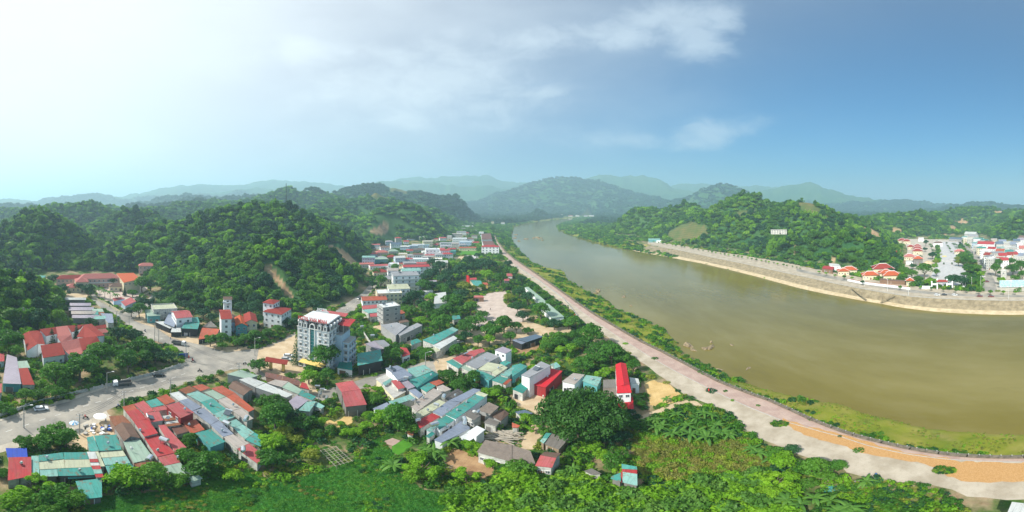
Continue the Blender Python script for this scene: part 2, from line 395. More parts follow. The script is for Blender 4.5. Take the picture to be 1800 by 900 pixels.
# ------------------------------------------------------------------ the lie of the land
W_Z = -6.0
NEAR_PX = [(1002,383.5),(975,386.5),(945,389.5),(920,393),(903,398),(897,412),(900,427),(915,442),(937,462),(950,468),(970,472),(992,477),(997,492),(1010,499),(1030,511),(1042,518),(1060,523),(1072,532),
           (1080,543),(1096,548),(1112,553),(1137,566),(1165,578),(1180,592),(1190,603),(1192,617),(1208,628),(1228,637),(1260,651),(1285,664),(1312,674),(1335,682),(1360,688),(1410,700),(1475,710),(1520,727),
           (1565,737),(1620,752),(1675,758),(1740,762),(1800,764)]
FAR_PX = [(1008,384),(1004,388),(990,392),(978,397),(984,405),(998,411),(1015,417),(1030,421),(1055,429),(1078,433),(1100,438),(1150,447),(1200,456),(1250,466),(1300,478),(1350,491),(1400,505),(1450,516),
          (1500,525),(1550,534),(1600,543),(1660,549),(1720,552),(1800,553)]
WALL_PX = [(862,395),(868,408),(876,425),(888,441),(905,456),(932,474),(965,497),(1000,522),(1040,550),(1082,575),(1125,600),(1162,618),(1200,638),(1232,655),(1262,671),(1305,688),(1350,704),(1388,721),(1425,738),(1462,753),
           (1500,766),(1550,779),(1600,790),(1650,798),(1700,803),(1800,805)]
FTOP_PX = [(1040,376),(1050,385),(1030,391),(1015,396),(1010,402),(1030,409),(1050,414),(1080,421),(1110,426),(1145,431),(1200,441),(1250,452),(1300,462),(1350,473),(1400,484),(1425,489),(1460,497),(1500,505),(1562,516),(1600,521.5),
           (1650,525),(1700,527),(1800,528.5)]
near_w = [P(a, b, W_Z) for a, b in NEAR_PX]+[Vector((89, -60, W_Z)), Vector((88, -200, W_Z)), Vector((80, -900, W_Z))]
far_w = [P(a, b, W_Z) for a, b in FAR_PX]+[Vector((219, -60, W_Z)), Vector((216, -200, W_Z)), Vector((200, -900, W_Z))]
wall_w = [P(a, b) for a, b in WALL_PX]+[Vector((72, -60, 0)), Vector((71, -200, 0)), Vector((63, -900, 0))]
ftop_w = [P(a, b) for a, b in FTOP_PX]+[Vector((237, -60, 0)), Vector((234, -200, 0)), Vector((218, -900, 0))]
RIVER = near_w+far_w[::-1]
BED = wall_w+ftop_w[::-1]

TOWN_PX = [(-900,899),(-200,640),(-60,622),(0,612),(60,603),(112,590),(134,566),(120,535),(100,506),(60,508),(30,498),(30,484),(120,480),(240,481),(262,500),(280,522),(268,545),(300,556),(345,570),(400,572),(450,566),
           (500,560),(560,556),(610,535),(640,514),(650,498),(642,470),(660,440),(700,424),(760,424),(800,419),(815,405),(838,392),(868,380),(900,378),(930,385),(1010,382),(1100,378),(1060,390),(1040,400),(1080,412),(1140,421),(1200,431),(1300,444),
           (1400,462),(1460,467),(1530,474),(1572,478),(1590,468),(1597,440),(1578,424),(1640,414),(1690,414),(1700,402),(1716,402),(1740,424),(1800,424),(1900,424),(2300,500),(2700,700)]
town_w = [P(a, b) if b > 366 else None for a, b in TOWN_PX]
town_w += [Vector((400, -900, 0)), Vector((-300, -900, 0))]

# ridges: (px, py of the tree tops on the skyline, distance), half width of the slope, tree height taken off
RIDGES = [
 ([(-120,455,205),(0,470,205),(40,480,200),(70,505,195),(100,535,190)], 60, 6),
 ([(-200,440,330),(0,400,430),(40,372,440),(75,365,440),(105,376,435),(135,405,425),(158,440,410)], 150, 6),
 ([(-150,395,420),(-20,400,430)], 120, 6),
 ([(60,366,760),(95,358,760),(135,357,770),(165,353,780),(185,362,770),(210,378,740)], 150, 7),
 ([(160,405,560),(190,382,600),(215,368,610),(242,361,620),(262,370,610),(290,385,590),(330,388,590)], 150, 7),
 ([(200,440,450),(250,425,460),(290,418,460),(330,420,430)], 110, 7),
 ([(290,388,430),(330,380,430),(370,363,430),(400,357,430),(440,355,430),(490,357,430),(530,364,430),(560,378,435),(600,392,440),(640,402,460),(680,416,480)], 150, 7),
 ([(300,470,290),(360,445,300),(420,425,300),(470,411,295),(500,407,295),(530,424,300),(560,425,300),(590,448,310),(630,485,320)], 85, 7),
 ([(330,500,262),(380,470,262),(430,455,265),(470,440,268)], 55, 7),
 ([(600,440,420),(640,440,440),(680,455,440)], 60, 7),
 ([(600,410,640),(640,385,660),(670,366,690),(700,357,700),(722,355,700),(745,366,700),(770,378,700),(800,392,700),(830,404,690)], 170, 7),
 ([(440,345,1100),(480,335,1150),(515,325,1200),(540,336,1200),(552,326,1250),(575,340,1200),(600,342,1100),(640,350,1000),(680,350,1000)], 260, 8),
 ([(560,345,1500),(600,325,1500),(640,317,1500),(665,320,1500),(690,325,1450),(720,328,1450),(760,336,1450),(800,340,1450),(850,343,1500),(880,358,1500),(905,368,1450),(925,378,1300)], 330, 8),
 ([(640,352,900),(660,342,950),(690,346,950),(720,352,950),(760,362,950),(800,372,950)], 190, 8),
 ([(780,372,1100),(830,372,1150),(870,382,1100)], 130, 8),
 ([(895,372,1900),(915,362,1900),(940,361,1900),(955,368,1900),(975,378,1850)], 180, 8),
 ([(180,365,1500),(230,352,1500),(260,356,1500),(300,352,1400),(340,350,1300),(380,346,1200),(420,352,1100)], 260, 8),
 ([(-200,362,1900),(0,355,1900),(50,352,1900),(90,356,1900),(130,356,1800),(170,362,1800)], 300, 8),
 ([(-60,372,1000),(0,366,1050),(50,362,1000)], 160, 7),
 ([(120,368,1050),(150,360,1080),(185,358,1080),(215,366,1050)], 150, 7),
 ([(230,362,900),(270,356,930),(300,354,950),(345,352,950),(380,356,900)], 150, 7),
 ([(300,358,1700),(330,345,1750),(350,342,1750),(372,350,1700)], 180, 8), ([(395,345,1750),(420,338,1800),(445,342,1750)], 180, 8),
 ([(430,360,800),(455,352,820),(480,350,820),(505,354,800)], 120, 7),
 ([(560,352,900),(585,343,930),(605,341,930),(625,350,900)], 120, 7), ([(545,362,700),(575,358,720),(600,362,700)], 90, 7),
 ([(700,345,1250),(730,341,1280),(755,346,1250)], 130, 8), ([(790,352,1300),(815,347,1350),(840,352,1300)], 140, 8), ([(730,372,1000),(760,368,1020),(790,374,1000)], 110, 7),
 ([(1100,384,640),(1130,378,650),(1160,380,640)], 90, 7), ([(1160,400,560),(1200,388,570),(1240,386,570),(1270,392,560)], 90, 7), ([(1290,378,560),(1330,372,570),(1370,374,560)], 90, 7),
 ([(290,347,2300),(320,343,2300),(370,340,2300),(400,334,2400),(450,336,2400),(500,330,2400)], 500, 10),
 ([(90,345,4300),(130,340,4300),(170,338,4300),(230,346,4300),(270,343,4300),(320,338,4300),(370,334,4300),(420,326,4500),(470,330,4500),(540,335,4500)], 1100, 12),
 ([(220,345,6500),(260,330,6500),(310,322,6500),(350,320,6500),(400,318,6800),(440,315,7000),(480,309,7000),(530,311,7000),(580,320,7000),(620,326,7000)], 1700, 12),
 ([(-300,352,5200),(0,345,5200),(30,342,5200),(60,348,5200)], 1100, 12),
 ([(640,325,5200),(670,314,5200),(700,312,5200),(720,316,5200),(760,318,5200),(800,320,5200),(850,322,5200),(900,330,5200)], 1400, 12),
 ([(700,313,7600),(740,309,7600),(800,308,7600),(860,308,7600),(920,316,7600)], 1700, 12),
 ([(840,350,3300),(870,338,3300),(905,328,3300),(940,318,3300),(965,311,3300),(990,311,3300),(1020,312,3300),(1050,314,3300),(1080,322,3200),(1115,334,3100),(1150,346,2900),(1190,356,2700)], 850, 10),
 ([(1020,312,6200),(1060,305,6200),(1100,306,6200),(1130,305,6200),(1165,318,6000),(1200,328,5600),(1250,340,5200),(1320,350,5000)], 1500, 12),
 ([(1150,350,6500),(1200,318,8200),(1260,322,8200),(1320,322,8200),(1360,325,8200)], 2000, 12),
 ([(1190,352,2600),(1230,338,2600),(1262,326,2600),(1285,331,2600),(1305,334,2600),(1340,352,2500)], 480, 10),
 ([(1010,396,800),(1045,386,820),(1080,376,850),(1108,366,870),(1140,360,860),(1170,362,850),(1205,355,840),(1222,364,800),(1240,366,780)], 190, 7),
 ([(1225,372,720),(1250,362,700),(1275,350,680),(1300,340,680),(1325,341,680),(1350,352,670),(1370,354,650),(1390,356,650)], 200, 7),
 ([(1350,362,620),(1385,358,600),(1410,350,590),(1425,352,590),(1450,360,600),(1475,372,610),(1510,383,640)], 150, 7),
 ([(1250,432,480),(1290,420,470),(1330,412,460),(1370,402,430),(1410,394,410),(1440,390,400),(1480,394,400),(1510,405,400),(1545,418,400),(1575,435,410)], 95, 7),
 ([(1500,398,520),(1540,408,520),(1575,420,520)], 60, 6),
 ([(1480,380,830),(1530,374,850),(1570,373,870),(1620,373,880),(1660,374,900),(1700,376,850)], 230, 7),
 ([(1650,372,1100),(1690,366,1150),(1720,362,1150),(1745,362,1150),(1770,370,1100),(1800,366,1050),(1900,360,1000)], 260, 8),
 ([(1720,400,700),(1760,385,720),(1800,378,700),(1880,372,680),(2000,370,700)], 130, 7),
 ([(1730,412,540),(1760,408,540)], 50, 5),
 ([(1330,335,5200),(1390,325,5200),(1430,323,5200),(1470,332,5200),(1520,344,5000),(1570,350,5000)], 1300, 12),
 ([(1540,352,4300),(1580,349,4300),(1610,351,4300),(1640,355,4300),(1700,360,4000)], 800, 12),
 ([(1690,360,2600),(1720,358,2600),(1760,360,2600),(1800,360,2600),(1900,356,2500)], 500, 10),
]
RIDGES = [([(a, b, d if d < 3300 else 3300+(d-3300)*.45) for a, b, d in p_], w if w < 900 else w*.7, tr) for p_, w, tr in RIDGES]
def river_part(x, y):
    """bed and banks: 0 on the town plain"""
    h = np.zeros(x.shape)
    inb = inside(x, y, BED); inr = inside(x, y, RIVER)
    dn, _ = seg_dist(x, y, near_w); df, _ = seg_dist(x, y, far_w)
    dwn, _ = seg_dist(x, y, wall_w); dwf, _ = seg_dist(x, y, ftop_w)
    near = dn < df
    dw = np.where(near, dn, df); dt = np.where(near, dwn, dwf)
    ratio = dw/(dw+dt+1e-6)
    bank = np.where(near, W_Z+.1+4.2*ratio**.8, W_Z+.1+5.8*ratio)
    built = (~near) & (np.hypot(x, y) < 600)
    bank = np.where(built, np.clip(-7+7*(ratio-.95)/.05, -7, -.1), bank)
    bank = bank+np.where(near, .45*fbm(x/6, y/6, 5, 3)*np.minimum(1, dw/3), 0)
    bed = W_Z-.2-np.minimum(3, dw*.35)
    h = np.where(inr, bed, np.where(inb, bank, 0))
    return h, inb | inr
def hill_part(x, y, D):
    acc = np.zeros(x.shape)
    wn = 1+.28*fbm(x/130, y/130, 3, 3)
    for pts, w, tr in RIDGES:
        q = [PD(a, b, d) for a, b, d in pts]
        xs = np.array([v.x for v in q]); ys = np.array([v.y for v in q]); zs = np.maximum(4, np.array([v.z for v in q])-tr)
        m = (x > xs.min()-w*1.5) & (x < xs.max()+w*1.5) & (y > ys.min()-w*1.5) & (y < ys.max()+w*1.5)
        if not m.any(): continue
        xm, ym = x[m], y[m]
        # smooth blend over the segments keeps the crest from looking creased
        d, at = seg_dist(xm, ym, q)
        i = np.clip(at.astype(int), 0, len(q)-2); fr = np.clip(at-i, 0, 1)
        z = zs[i]*(1-fr)+zs[i+1]*fr
        big = w > 400
        t = d/(w*(wn[m] if not big else 1+.25*fbm(xm/600, ym/600, 9, 3)))
        f = np.clip(1-t, 0, 1); f = f*f*(3-2*f)*.55+f*.45*np.clip(1.0, 0, 1)
        hh = z*f
        gl = np.abs(fbm(xm/(w*.42), ym/(w*.42), 31, 4))
        hh = hh*(1-(.58 if big else .5)*np.clip(t, 0, 1)*np.clip(gl*2.4, 0, 1)*np.clip(t*5, 0, 1))
        a = acc[m]; acc[m] = (np.maximum(a, 0)**6+np.maximum(hh, 0)**6)**(1/6)
    acc = acc+np.clip(acc/25, 0, 1)*(3.2*fbm(x/24, y/24, 41, 3)+np.clip(D/400, .6, 3)*7*(fbm(x/75, y/75, 43, 3)-.12))
    far_ = np.clip((D-1000)/2200, 0, 1)*np.clip(acc/60, 0, 1)
    acc = acc+far_*(70*(fbm(x/520, y/520, 47, 4)-.05)-46*np.abs(fbm(x/260, y/260, 49, 3)))
    return acc
def height(x, y):
    x = np.asarray(x, float); y = np.asarray(y, float); D = np.hypot(x, y)
    hp = hill_part(x, y, D)
    ins = inside(x, y, town_w); dt, _ = seg_dist(x, y, town_w, True)
    F = np.where(ins, 0, sm(dt/np.clip(.09*D, 14, 120)))
    rp, inb = river_part(x, y)
    dbed = np.minimum(seg_dist(x, y, wall_w)[0], seg_dist(x, y, ftop_w)[0])
    F2 = np.where(inb, 0, sm((dbed-3)/25))
    h = np.maximum(hp, 0)*F*F2
    far_plain = np.clip((D-900)/1500, 0, 1)*(6+5*fbm(x/300, y/300, 77, 3))*F*F2     # low rolling country
    h = np.maximum(h, far_plain)
    return np.where(inb, rp, h)

print('terrain...')
rr = np.concatenate([[0.0], np.geomspace(18, 16000, 400)])
aa = np.radians(np.concatenate([np.arange(-95, 95.01, .27), np.arange(98, 264, 4.0)]))
NA, NR = len(aa), len(rr)
A, RR = np.meshgrid(aa, rr, indexing='ij')
TX, TY = RR*np.sin(A), RR*np.cos(A)
TZ = height(TX.ravel(), TY.ravel()).reshape(TX.shape)
# bare slopes and fields, drawn as outlines with the distance they lie at
BARE_PX = [([(462,468),(474,468),(486,482),(500,498),(512,515),(519,526),(508,524),(490,502),(478,488)], 200, 330),
           ([(578,430),(596,436),(612,446),(630,465),(636,472),(620,468),(600,458),(584,448)], 300, 520),
           ([(648,405),(678,393),(684,400),(676,412),(660,412)], 500, 760), ([(1395,434),(1402,430),(1404,438),(1398,446)], 330, 460),
           ([(1511,399),(1530,402),(1552,412),(1545,420),(1522,412)], 420, 600), ([(1664,398),(1680,394),(1684,404),(1676,408)], 560, 950), ([(1676,388),(1700,386),(1704,396),(1690,398)], 600, 1100),
           ([(1701,404),(1718,396),(1720,400),(1708,410)], 500, 900), ([(1726,396),(1742,392),(1744,398),(1730,402)], 560, 900),
           ([(1652,417),(1662,411),(1664,422),(1654,424)], 500, 900), ([(1565,402),(1584,404),(1584,408),(1568,408)], 500, 900), ([(1744,370),(1764,371),(1764,378),(1750,376)], 900, 1300),
           ([(1460,455),(1468,454),(1470,462),(1460,463)], 300, 420)]
FIELD_PX = [([(164,410),(182,412),(184,424),(166,424)], 380, 800), ([(1170,408),(1215,388),(1246,400),(1242,420),(1200,428),(1172,420)], 420, 760), ([(1400,356),(1422,352),(1450,375),(1460,390),(1440,380),(1410,372)], 480, 640),
            ([(1290,374),(1330,371),(1334,380),(1296,384)], 480, 700), ([(1720,404),(1770,400),(1780,418),(1738,420)], 480, 650), ([(620,342),(640,336),(668,338),(690,352),(660,350)], 800, 1100), ([(680,328),(720,326),(740,332),(720,340),(690,338)], 1000, 1600),
            ([(778,436),(800,428),(806,440),(786,448)], 330, 900)]
PX, PY = to_px(TX, TY, TZ)
def maskpx(lst):
    m = np.zeros(TX.shape)
    for poly, d0, d1 in lst: m = np.maximum(m, (inside(PX, PY, poly) & (RR > d0) & (RR < d1)).astype(float))
    return m
BARE = maskpx(BARE_PX); FIELD = maskpx(FIELD_PX)
_b = inside(TX, TY, BED); _n = vnoise(TX/7, TY/7, 8)*.6+vnoise(TX/2.5, TY/2.5, 9)*.4
FIELD = np.where(_b, np.clip(.55+_n*.7, 0, 1), FIELD); BARE = np.where(_b, np.clip((_n-.52)*7, 0, .9)*(TY > 92), BARE)
SANDBAR = maskpx([([(974,392),(1012,390),(1010,400),(1000,412),(985,408),(972,400)], 1000, 3000), ([(1004,408),(1032,412),(1032,420),(1010,418)], 700, 2000), ([(1028,416),(1058,419),(1060,428),(1044,430),(1028,422)], 500, 1500), ([(1040,426),(1100,432),(1150,440),(1200,450),(1250,460),(1250,468),(1200,458),(1150,449),(1100,440),(1050,431)], 300, 1200)])
BARE = np.maximum(BARE, SANDBAR*.95)
_dw = seg_dist(TX.ravel(), TY.ravel(), near_w)[0].reshape(TX.shape); _nb = _b & (_dw < 5+9*vnoise(TX/9, TY/9, 88)) & (_dw > 0) & (TX < 200) & (RR < 600)
BARE = np.where(_nb & (vnoise(TX/5, TY/5, 89) > .36), .95, BARE)
HILL = np.clip(TZ/3, 0, 1)*(TZ > .3)
HILL = np.maximum(HILL, np.clip((RR-750)/150, 0, 1)*(TZ > -.5))
verts = np.stack([TX, TY, TZ], -1).reshape(-1, 3)
i = np.arange(NA)[:, None]; j = np.arange(NR-1)[None, :]; i2 = (i+1) % NA
q = np.stack([i*NR+j, i*NR+j+1, i2*NR+j+1, i2*NR+j], -1).reshape(-1, 4)
me = bpy.data.meshes.new('ground')
me.vertices.add(len(verts)); me.vertices.foreach_set('co', verts.astype(np.float32).ravel())
me.loops.add(q.size); me.loops.foreach_set('vertex_index', q.astype(np.int32).ravel())
me.polygons.add(len(q)); me.polygons.foreach_set('loop_start', np.arange(0, q.size, 4, dtype=np.int32)); me.polygons.foreach_set('loop_total', np.full(len(q), 4, np.int32))
me.update(); me.validate()
ca = me.attributes.new('zone', 'FLOAT_COLOR', 'POINT')
ca.data.foreach_set('color', np.stack([BARE, HILL, FIELD, np.ones_like(BARE)], -1).astype(np.float32).ravel())
me.polygons.foreach_set('use_smooth', np.ones(len(me.polygons), bool))
me.materials.append(GROUND)
ground = link('ground', me); ground['kind'] = 'structure'

def ground_z(x, y):
    """height of the built sheet (bilinear in its own polar grid)"""
    x = np.atleast_1d(np.asarray(x, float)); y = np.atleast_1d(np.asarray(y, float))
    a = np.arctan2(x, y); r = np.hypot(x, y)
    n1 = int(round(190/.27))+1
    fa = np.clip((np.degrees(a)+95)/.27, 0, n1-1.001); ia = fa.astype(int); fa -= ia
    fr = np.interp(r, rr, np.arange(NR)); ir = np.clip(fr.astype(int), 0, NR-2); fr -= ir
    z = (TZ[ia, ir]*(1-fr)+TZ[ia, ir+1]*fr)*(1-fa)+(TZ[ia+1, ir]*(1-fr)+TZ[ia+1, ir+1]*fr)*fa
    return z
def grid_at(M, x, y):
    a = np.arctan2(x, y); r = np.hypot(x, y)
    ia = np.clip(np.round((np.degrees(a)+95)/.27).astype(int), 0, NA-1); ir = np.clip(np.round(np.interp(r, rr, np.arange(NR))).astype(int), 0, NR-1)
    return M[ia, ir]
# what the camera's height can see of the land (running horizon along each ray)
EL = np.arctan2(TZ-CAM_H, RR+1e-3); HOR = np.maximum.accumulate(EL, axis=1)

# river sheet
mb = MB()
wv = [(v.x, v.y, W_Z) for v in near_w]; wf = [(v.x, v.y, W_Z) for v in far_w]
KEEP = []      # outlines of everything paved or built, so that no undergrowth grows there
def sheet(name, pts, z, mat, kind='structure', parent=None):
    if z > 0: KEEP.append([(p[0], p[1]) for p in pts])
    from mathutils.geometry import tessellate_polygon
    v3 = [Vector((p[0], p[1], z)) for p in pts]; fs = []
    for t in tessellate_polygon([v3]):
        t = list(t)
        if (v3[t[1]]-v3[t[0]]).cross(v3[t[2]]-v3[t[0]]).z < 0: t.reverse()
        fs.append(t)
    m = bpy.data.meshes.new(name); m.from_pydata([tuple(v) for v in v3], [], fs); m.update(); m.materials.append(mat)
    o = link(name, m, parent)
    if kind and parent is None: o['kind'] = kind
    return o
def shift_line(pts, d):
    out = []
    for k, p in enumerate(pts):
        a = pts[max(0, k-1)]; b = pts[min(len(pts)-1, k+1)]
        t = (Vector(b)-Vector(a)).to_2d().normalized(); out.append(Vector((p[0]-t.y*d, p[1]+t.x*d, p[2])))
    return out
riv = shift_line(near_w, -6)+shift_line(far_w, 6)[::-1]
sheet('river', riv, W_Z, WATER)
# ------------------------------------------------------------------ foliage meshes
def leaf_cloud(name, mat, lobes, n, leaf, seed, up=.35, droop=0.0, hollow=.55, aspect=1.5):
    """leaf-sized faces over a set of lobes (centre, radii); unit sizes, scaled by the user"""
    g = np.random.default_rng(seed)
    L = np.array([(*c, *r) for c, r in lobes]); wt = L[:, 3]*L[:, 4]+L[:, 4]*L[:, 5]; wt = wt/wt.sum()
    k = g.choice(len(L), n, p=wt)
    d = g.normal(size=(n, 3)); d /= np.linalg.norm(d, axis=1)[:, None]
    lowmask = (d[:, 2] < -.35) & (g.random(n) < .75); d[lowmask, 2] *= -1
    rad = hollow+(1-hollow)*g.random(n)**.6
    c = L[k, :3]+d*L[k, 3:6]*rad[:, None]
    nrm = d+g.normal(size=(n, 3))*.55+np.array([0, 0, up]); nrm /= np.linalg.norm(nrm, axis=1)[:, None]
    a = np.cross(nrm, g.normal(size=(n, 3))); a /= np.linalg.norm(a, axis=1)[:, None]; b = np.cross(nrm, a)
    s = leaf*(.6+.8*g.random(n))[:, None]
    a = a*s*aspect*.5; b = b*s*.5
    tip = nrm*(-.25*s)
    v = np.stack([c-a, c-b*.9+tip*0, c+a+tip, c+b*.9], 1).reshape(-1, 3)
    me = bpy.data.meshes.new(name); me.vertices.add(len(v)); me.vertices.foreach_set('co', v.astype(np.float32).ravel())
    nl = n*4; me.loops.add(nl); me.loops.foreach_set('vertex_index', np.arange(nl, dtype=np.int32))
    me.polygons.add(n); me.polygons.foreach_set('loop_start', np.arange(0, nl, 4, dtype=np.int32)); me.polygons.foreach_set('loop_total', np.full(n, 4, np.int32))
    me.update(); me.materials.append(mat); return me
def dome_lobes(g, n, r=1.0, h=.8, lr=.42, base=.0):
    """lobes spread over a crown 2 r wide; z from 0"""
    out = [((0, 0, h*.55+base), (r*.62, r*.62, h*.42))]
    for k in range(n):
        a = k*2.4+g.random()*.6; q = math.sqrt((k+.5)/n)*r*.78
        z = h*(.95-.55*(q/r)**2)-lr*.35*h+g.normal()*.06+base
        s = lr*(.75+.5*g.random()); out.append(((q*math.cos(a), q*math.sin(a), z), (s, s, s*.72)))
    return out
def lobes_of(kind, seed):
    g = np.random.default_rng(seed)
    if kind == 'broad': return dome_lobes(g, 13, 1, .95, .36)
    if kind == 'wide': return dome_lobes(g, 17, 1, .62, .30)
    if kind == 'tall': return dome_lobes(g, 12, .85, 1.5, .36)
    if kind == 'ragged':
        o = []
        for k in range(11):
            a = g.random()*6.28; q = g.random()**.6*.85; s = .2+.16*g.random(); o.append(((q*math.cos(a), q*math.sin(a), .25+.75*g.random()), (s, s, s*.6)))
        return o
    if kind == 'bamboo':
        o = []
        for k in range(10):
            a = g.random()*6.28; q = .25+.55*g.random(); o.append(((q*math.cos(a), q*math.sin(a), .9+.3*g.random()-q*.4), (.2, .2, .34)))
        return o
FOREST_COL = bpy.data.collections.new('forest_crown_shapes')
def forest_collection(nm, specs):
    """crown meshes that the forest repeats"""
    c = bpy.data.collections.new(nm)
    for k, (kind, mat, n, leaf) in enumerate(specs):
        o = bpy.data.objects.new('%s_shape' % nm, leaf_cloud('%s_crown' % nm, mat, lobes_of(kind, 100+k), n, leaf, 50+k)); c.objects.link(o)
    return c
FC_NEAR = forest_collection('near_forest', [('broad', L_FOREST, 900, .15), ('tall', L_FOREST, 950, .15), ('wide', L_BROAD, 900, .15), ('ragged', L_FOREST, 700, .15), ('broad', L_LIGHT, 850, .15), ('tall', L_DARK, 900, .15), ('bamboo', L_LIGHT, 700, .15), ('wide', L_DARK, 850, .15)])
FC_FAR = forest_collection('far_forest', [('broad', L_FOREST, 260, .28), ('tall', L_FOREST, 280, .28), ('wide', L_DARK, 260, .28), ('broad', L_FOREST, 260, .28), ('ragged', L_BROAD, 200, .26), ('broad', L_LIGHT, 240, .28)])
L_FAR = leafmat('leaf_far_forest', (.012, .046, .024), (.022, .072, .030), (.045, .110, .034), .2, .004)
FC_FAR2 = forest_collection('distant_trees', [('broad', L_FAR, 200, .3), ('tall', L_FAR, 200, .3), ('wide', L_FAR, 200, .3)])

def scatter(name, coll, pts, scl, kind='stuff', idx=None, tilt=.12, zs=None):
    """one stuff object: a point mesh whose points carry copies of the shapes of a collection"""
    n = len(pts)
    if n == 0: return None
    g = np.random.default_rng(n)
    me = bpy.data.meshes.new(name); me.vertices.add(n); me.vertices.foreach_set('co', np.asarray(pts, np.float32).ravel())
    def attr(nm, ty, dt, key, val):
        a = me.attributes.new(nm, ty, 'POINT'); a.data.foreach_set(key, np.asarray(val, dt).ravel())
    attr('rot', 'FLOAT_VECTOR', np.float32, 'vector', np.stack([g.normal(size=n)*tilt, g.normal(size=n)*tilt, g.random(n)*6.283], -1))
    s = np.asarray(scl); s = np.stack([s, s, s*(1 if zs is None else zs)*(.72+.75*g.random(n)**1.7)], -1)
    attr('scl', 'FLOAT_VECTOR', np.float32, 'vector', s)
    attr('pick', 'INT', np.int32, 'value', g.integers(0, 1000, n) if idx is None else idx)
    o = link(name, me); o['kind'] = kind
    ng = bpy.data.node_groups.new(name, 'GeometryNodeTree')
    ng.interface.new_socket(name='Geometry', in_out='INPUT', socket_type='NodeSocketGeometry'); ng.interface.new_socket(name='Geometry', in_out='OUTPUT', socket_type='NodeSocketGeometry')
    N = ng.nodes; gi = N.new('NodeGroupInput'); go = N.new('NodeGroupOutput')
    ci = N.new('GeometryNodeCollectionInfo'); ci.inputs['Collection'].default_value = coll; ci.inputs['Separate Children'].default_value = True; ci.inputs['Reset Children'].default_value = True
    ip = N.new('GeometryNodeInstanceOnPoints'); ip.inputs['Pick Instance'].default_value = True
    def na(nm, ty):
        a = N.new('GeometryNodeInputNamedAttribute'); a.data_type = ty; a.inputs['Name'].default_value = nm
        return next(x for x in a.outputs if x.enabled)
    lk = ng.links.new
    lk(gi.outputs[0], ip.inputs['Points']); lk(ci.outputs[0], ip.inputs['Instance']); lk(na('pick', 'INT'), ip.inputs['Instance Index'])
    e2r = N.new('FunctionNodeEulerToRotation'); lk(na('rot', 'FLOAT_VECTOR'), e2r.inputs[0]); lk(e2r.outputs[0], ip.inputs['Rotation']); lk(na('scl', 'FLOAT_VECTOR'), ip.inputs['Scale'])
    lk(ip.outputs[0], go.inputs[0])
    md = o.modifiers.new('copies', 'NODES'); md.node_group = ng
    return o

BIG = maskpx(BARE_PX[:3]); BARE_W = BARE.copy()
for _a in (-3, -2, -1, 1, 2, 3):
    for _r in (-2, -1, 0, 1): BARE_W = np.maximum(BARE_W, np.roll(np.roll(BIG, _a, 0), _r, 1))
def polar_points(r0, r1, sp, a0=-92, a1=92, seed=1):
    """jittered points about sp metres apart between two distances"""
    g = np.random.default_rng(seed); out = []
    x = np.arange(-r1, r1, sp); y = np.arange(-r1*.12 if r1 < 2000 else -100, r1, sp)
    X, Y = np.meshgrid(x, y); X = X+g.uniform(-.45, .45, X.shape)*sp; Y = Y+g.uniform(-.45, .45, X.shape)*sp
    X, Y = X.ravel(), Y.ravel(); r = np.hypot(X, Y); m = (r >= r0) & (r < r1) & (np.abs(np.degrees(np.arctan2(X, Y))) < 92.5)
    return X[m], Y[m]
def wooded(X, Y, lift=9):
    """keep points on wooded slopes that can be seen over what lies before them"""
    z = ground_z(X, Y); r = np.hypot(X, Y)
    hill = grid_at(HILL, X, Y); bare = grid_at(BARE, X, Y); fld = grid_at(FIELD, X, Y)
    bare = np.maximum(bare, grid_at(BARE_W, X, Y)); hor = grid_at(HOR, X, Y); el = np.arctan2(z+lift-CAM_H, r)
    k = (hill > .35) & (bare < .5) & (fld < .5) & (el > hor-.0025) & ~inside(X, Y, BED)
    return k, z
# clearings on the slopes: (px, py, radius in pixels)
print('forest...')
def forest_band(nm, r0, r1, sp, coll, s0, s1, seed, zsc=None, dens=None):
    X, Y = polar_points(r0, r1, sp, seed=seed); k, z = wooded(X, Y)
    g = np.random.default_rng(seed)
    k &= g.random(len(X)) < .96-.3*(vnoise(X/60, Y/60, 33) > .72)
    X, Y, z = X[k], Y[k], z[k]
    big = .5+.5*fbm(X/28, Y/28, 61, 2)
    s = s0+(s1-s0)*np.clip(.75*g.random(len(X))**1.6+.6*big, 0, 1.3)
    nk = len(coll.objects); pt = vnoise(X/45, Y/45, 71); idx = np.where(g.random(len(X)) < .55, (pt*nk*1.6).astype(int) % nk, g.integers(0, nk, len(X)))
    o = scatter(nm, coll, np.stack([X, Y, z-.12*s], -1), s, zs=zsc, idx=idx)
    print(nm, len(X)); return o
forest_band('hill_forest', 120, 360, 4.6, FC_NEAR, 2.3, 6.4, 11, 1.15)
forest_band('hill_forest', 360, 620, 5.8, FC_NEAR, 2.8, 7.0, 12, 1.15)
forest_band('mid_hill_forest', 620, 1200, 8.0, FC_FAR, 4.4, 8.0, 13, 1.0)
forest_band('far_hill_forest', 1200, 2100, 14, FC_FAR2, 7.0, 13, 14, .8)
forest_band('distant_forest', 2100, 3700, 27, FC_FAR2, 13, 24, 15, .6)
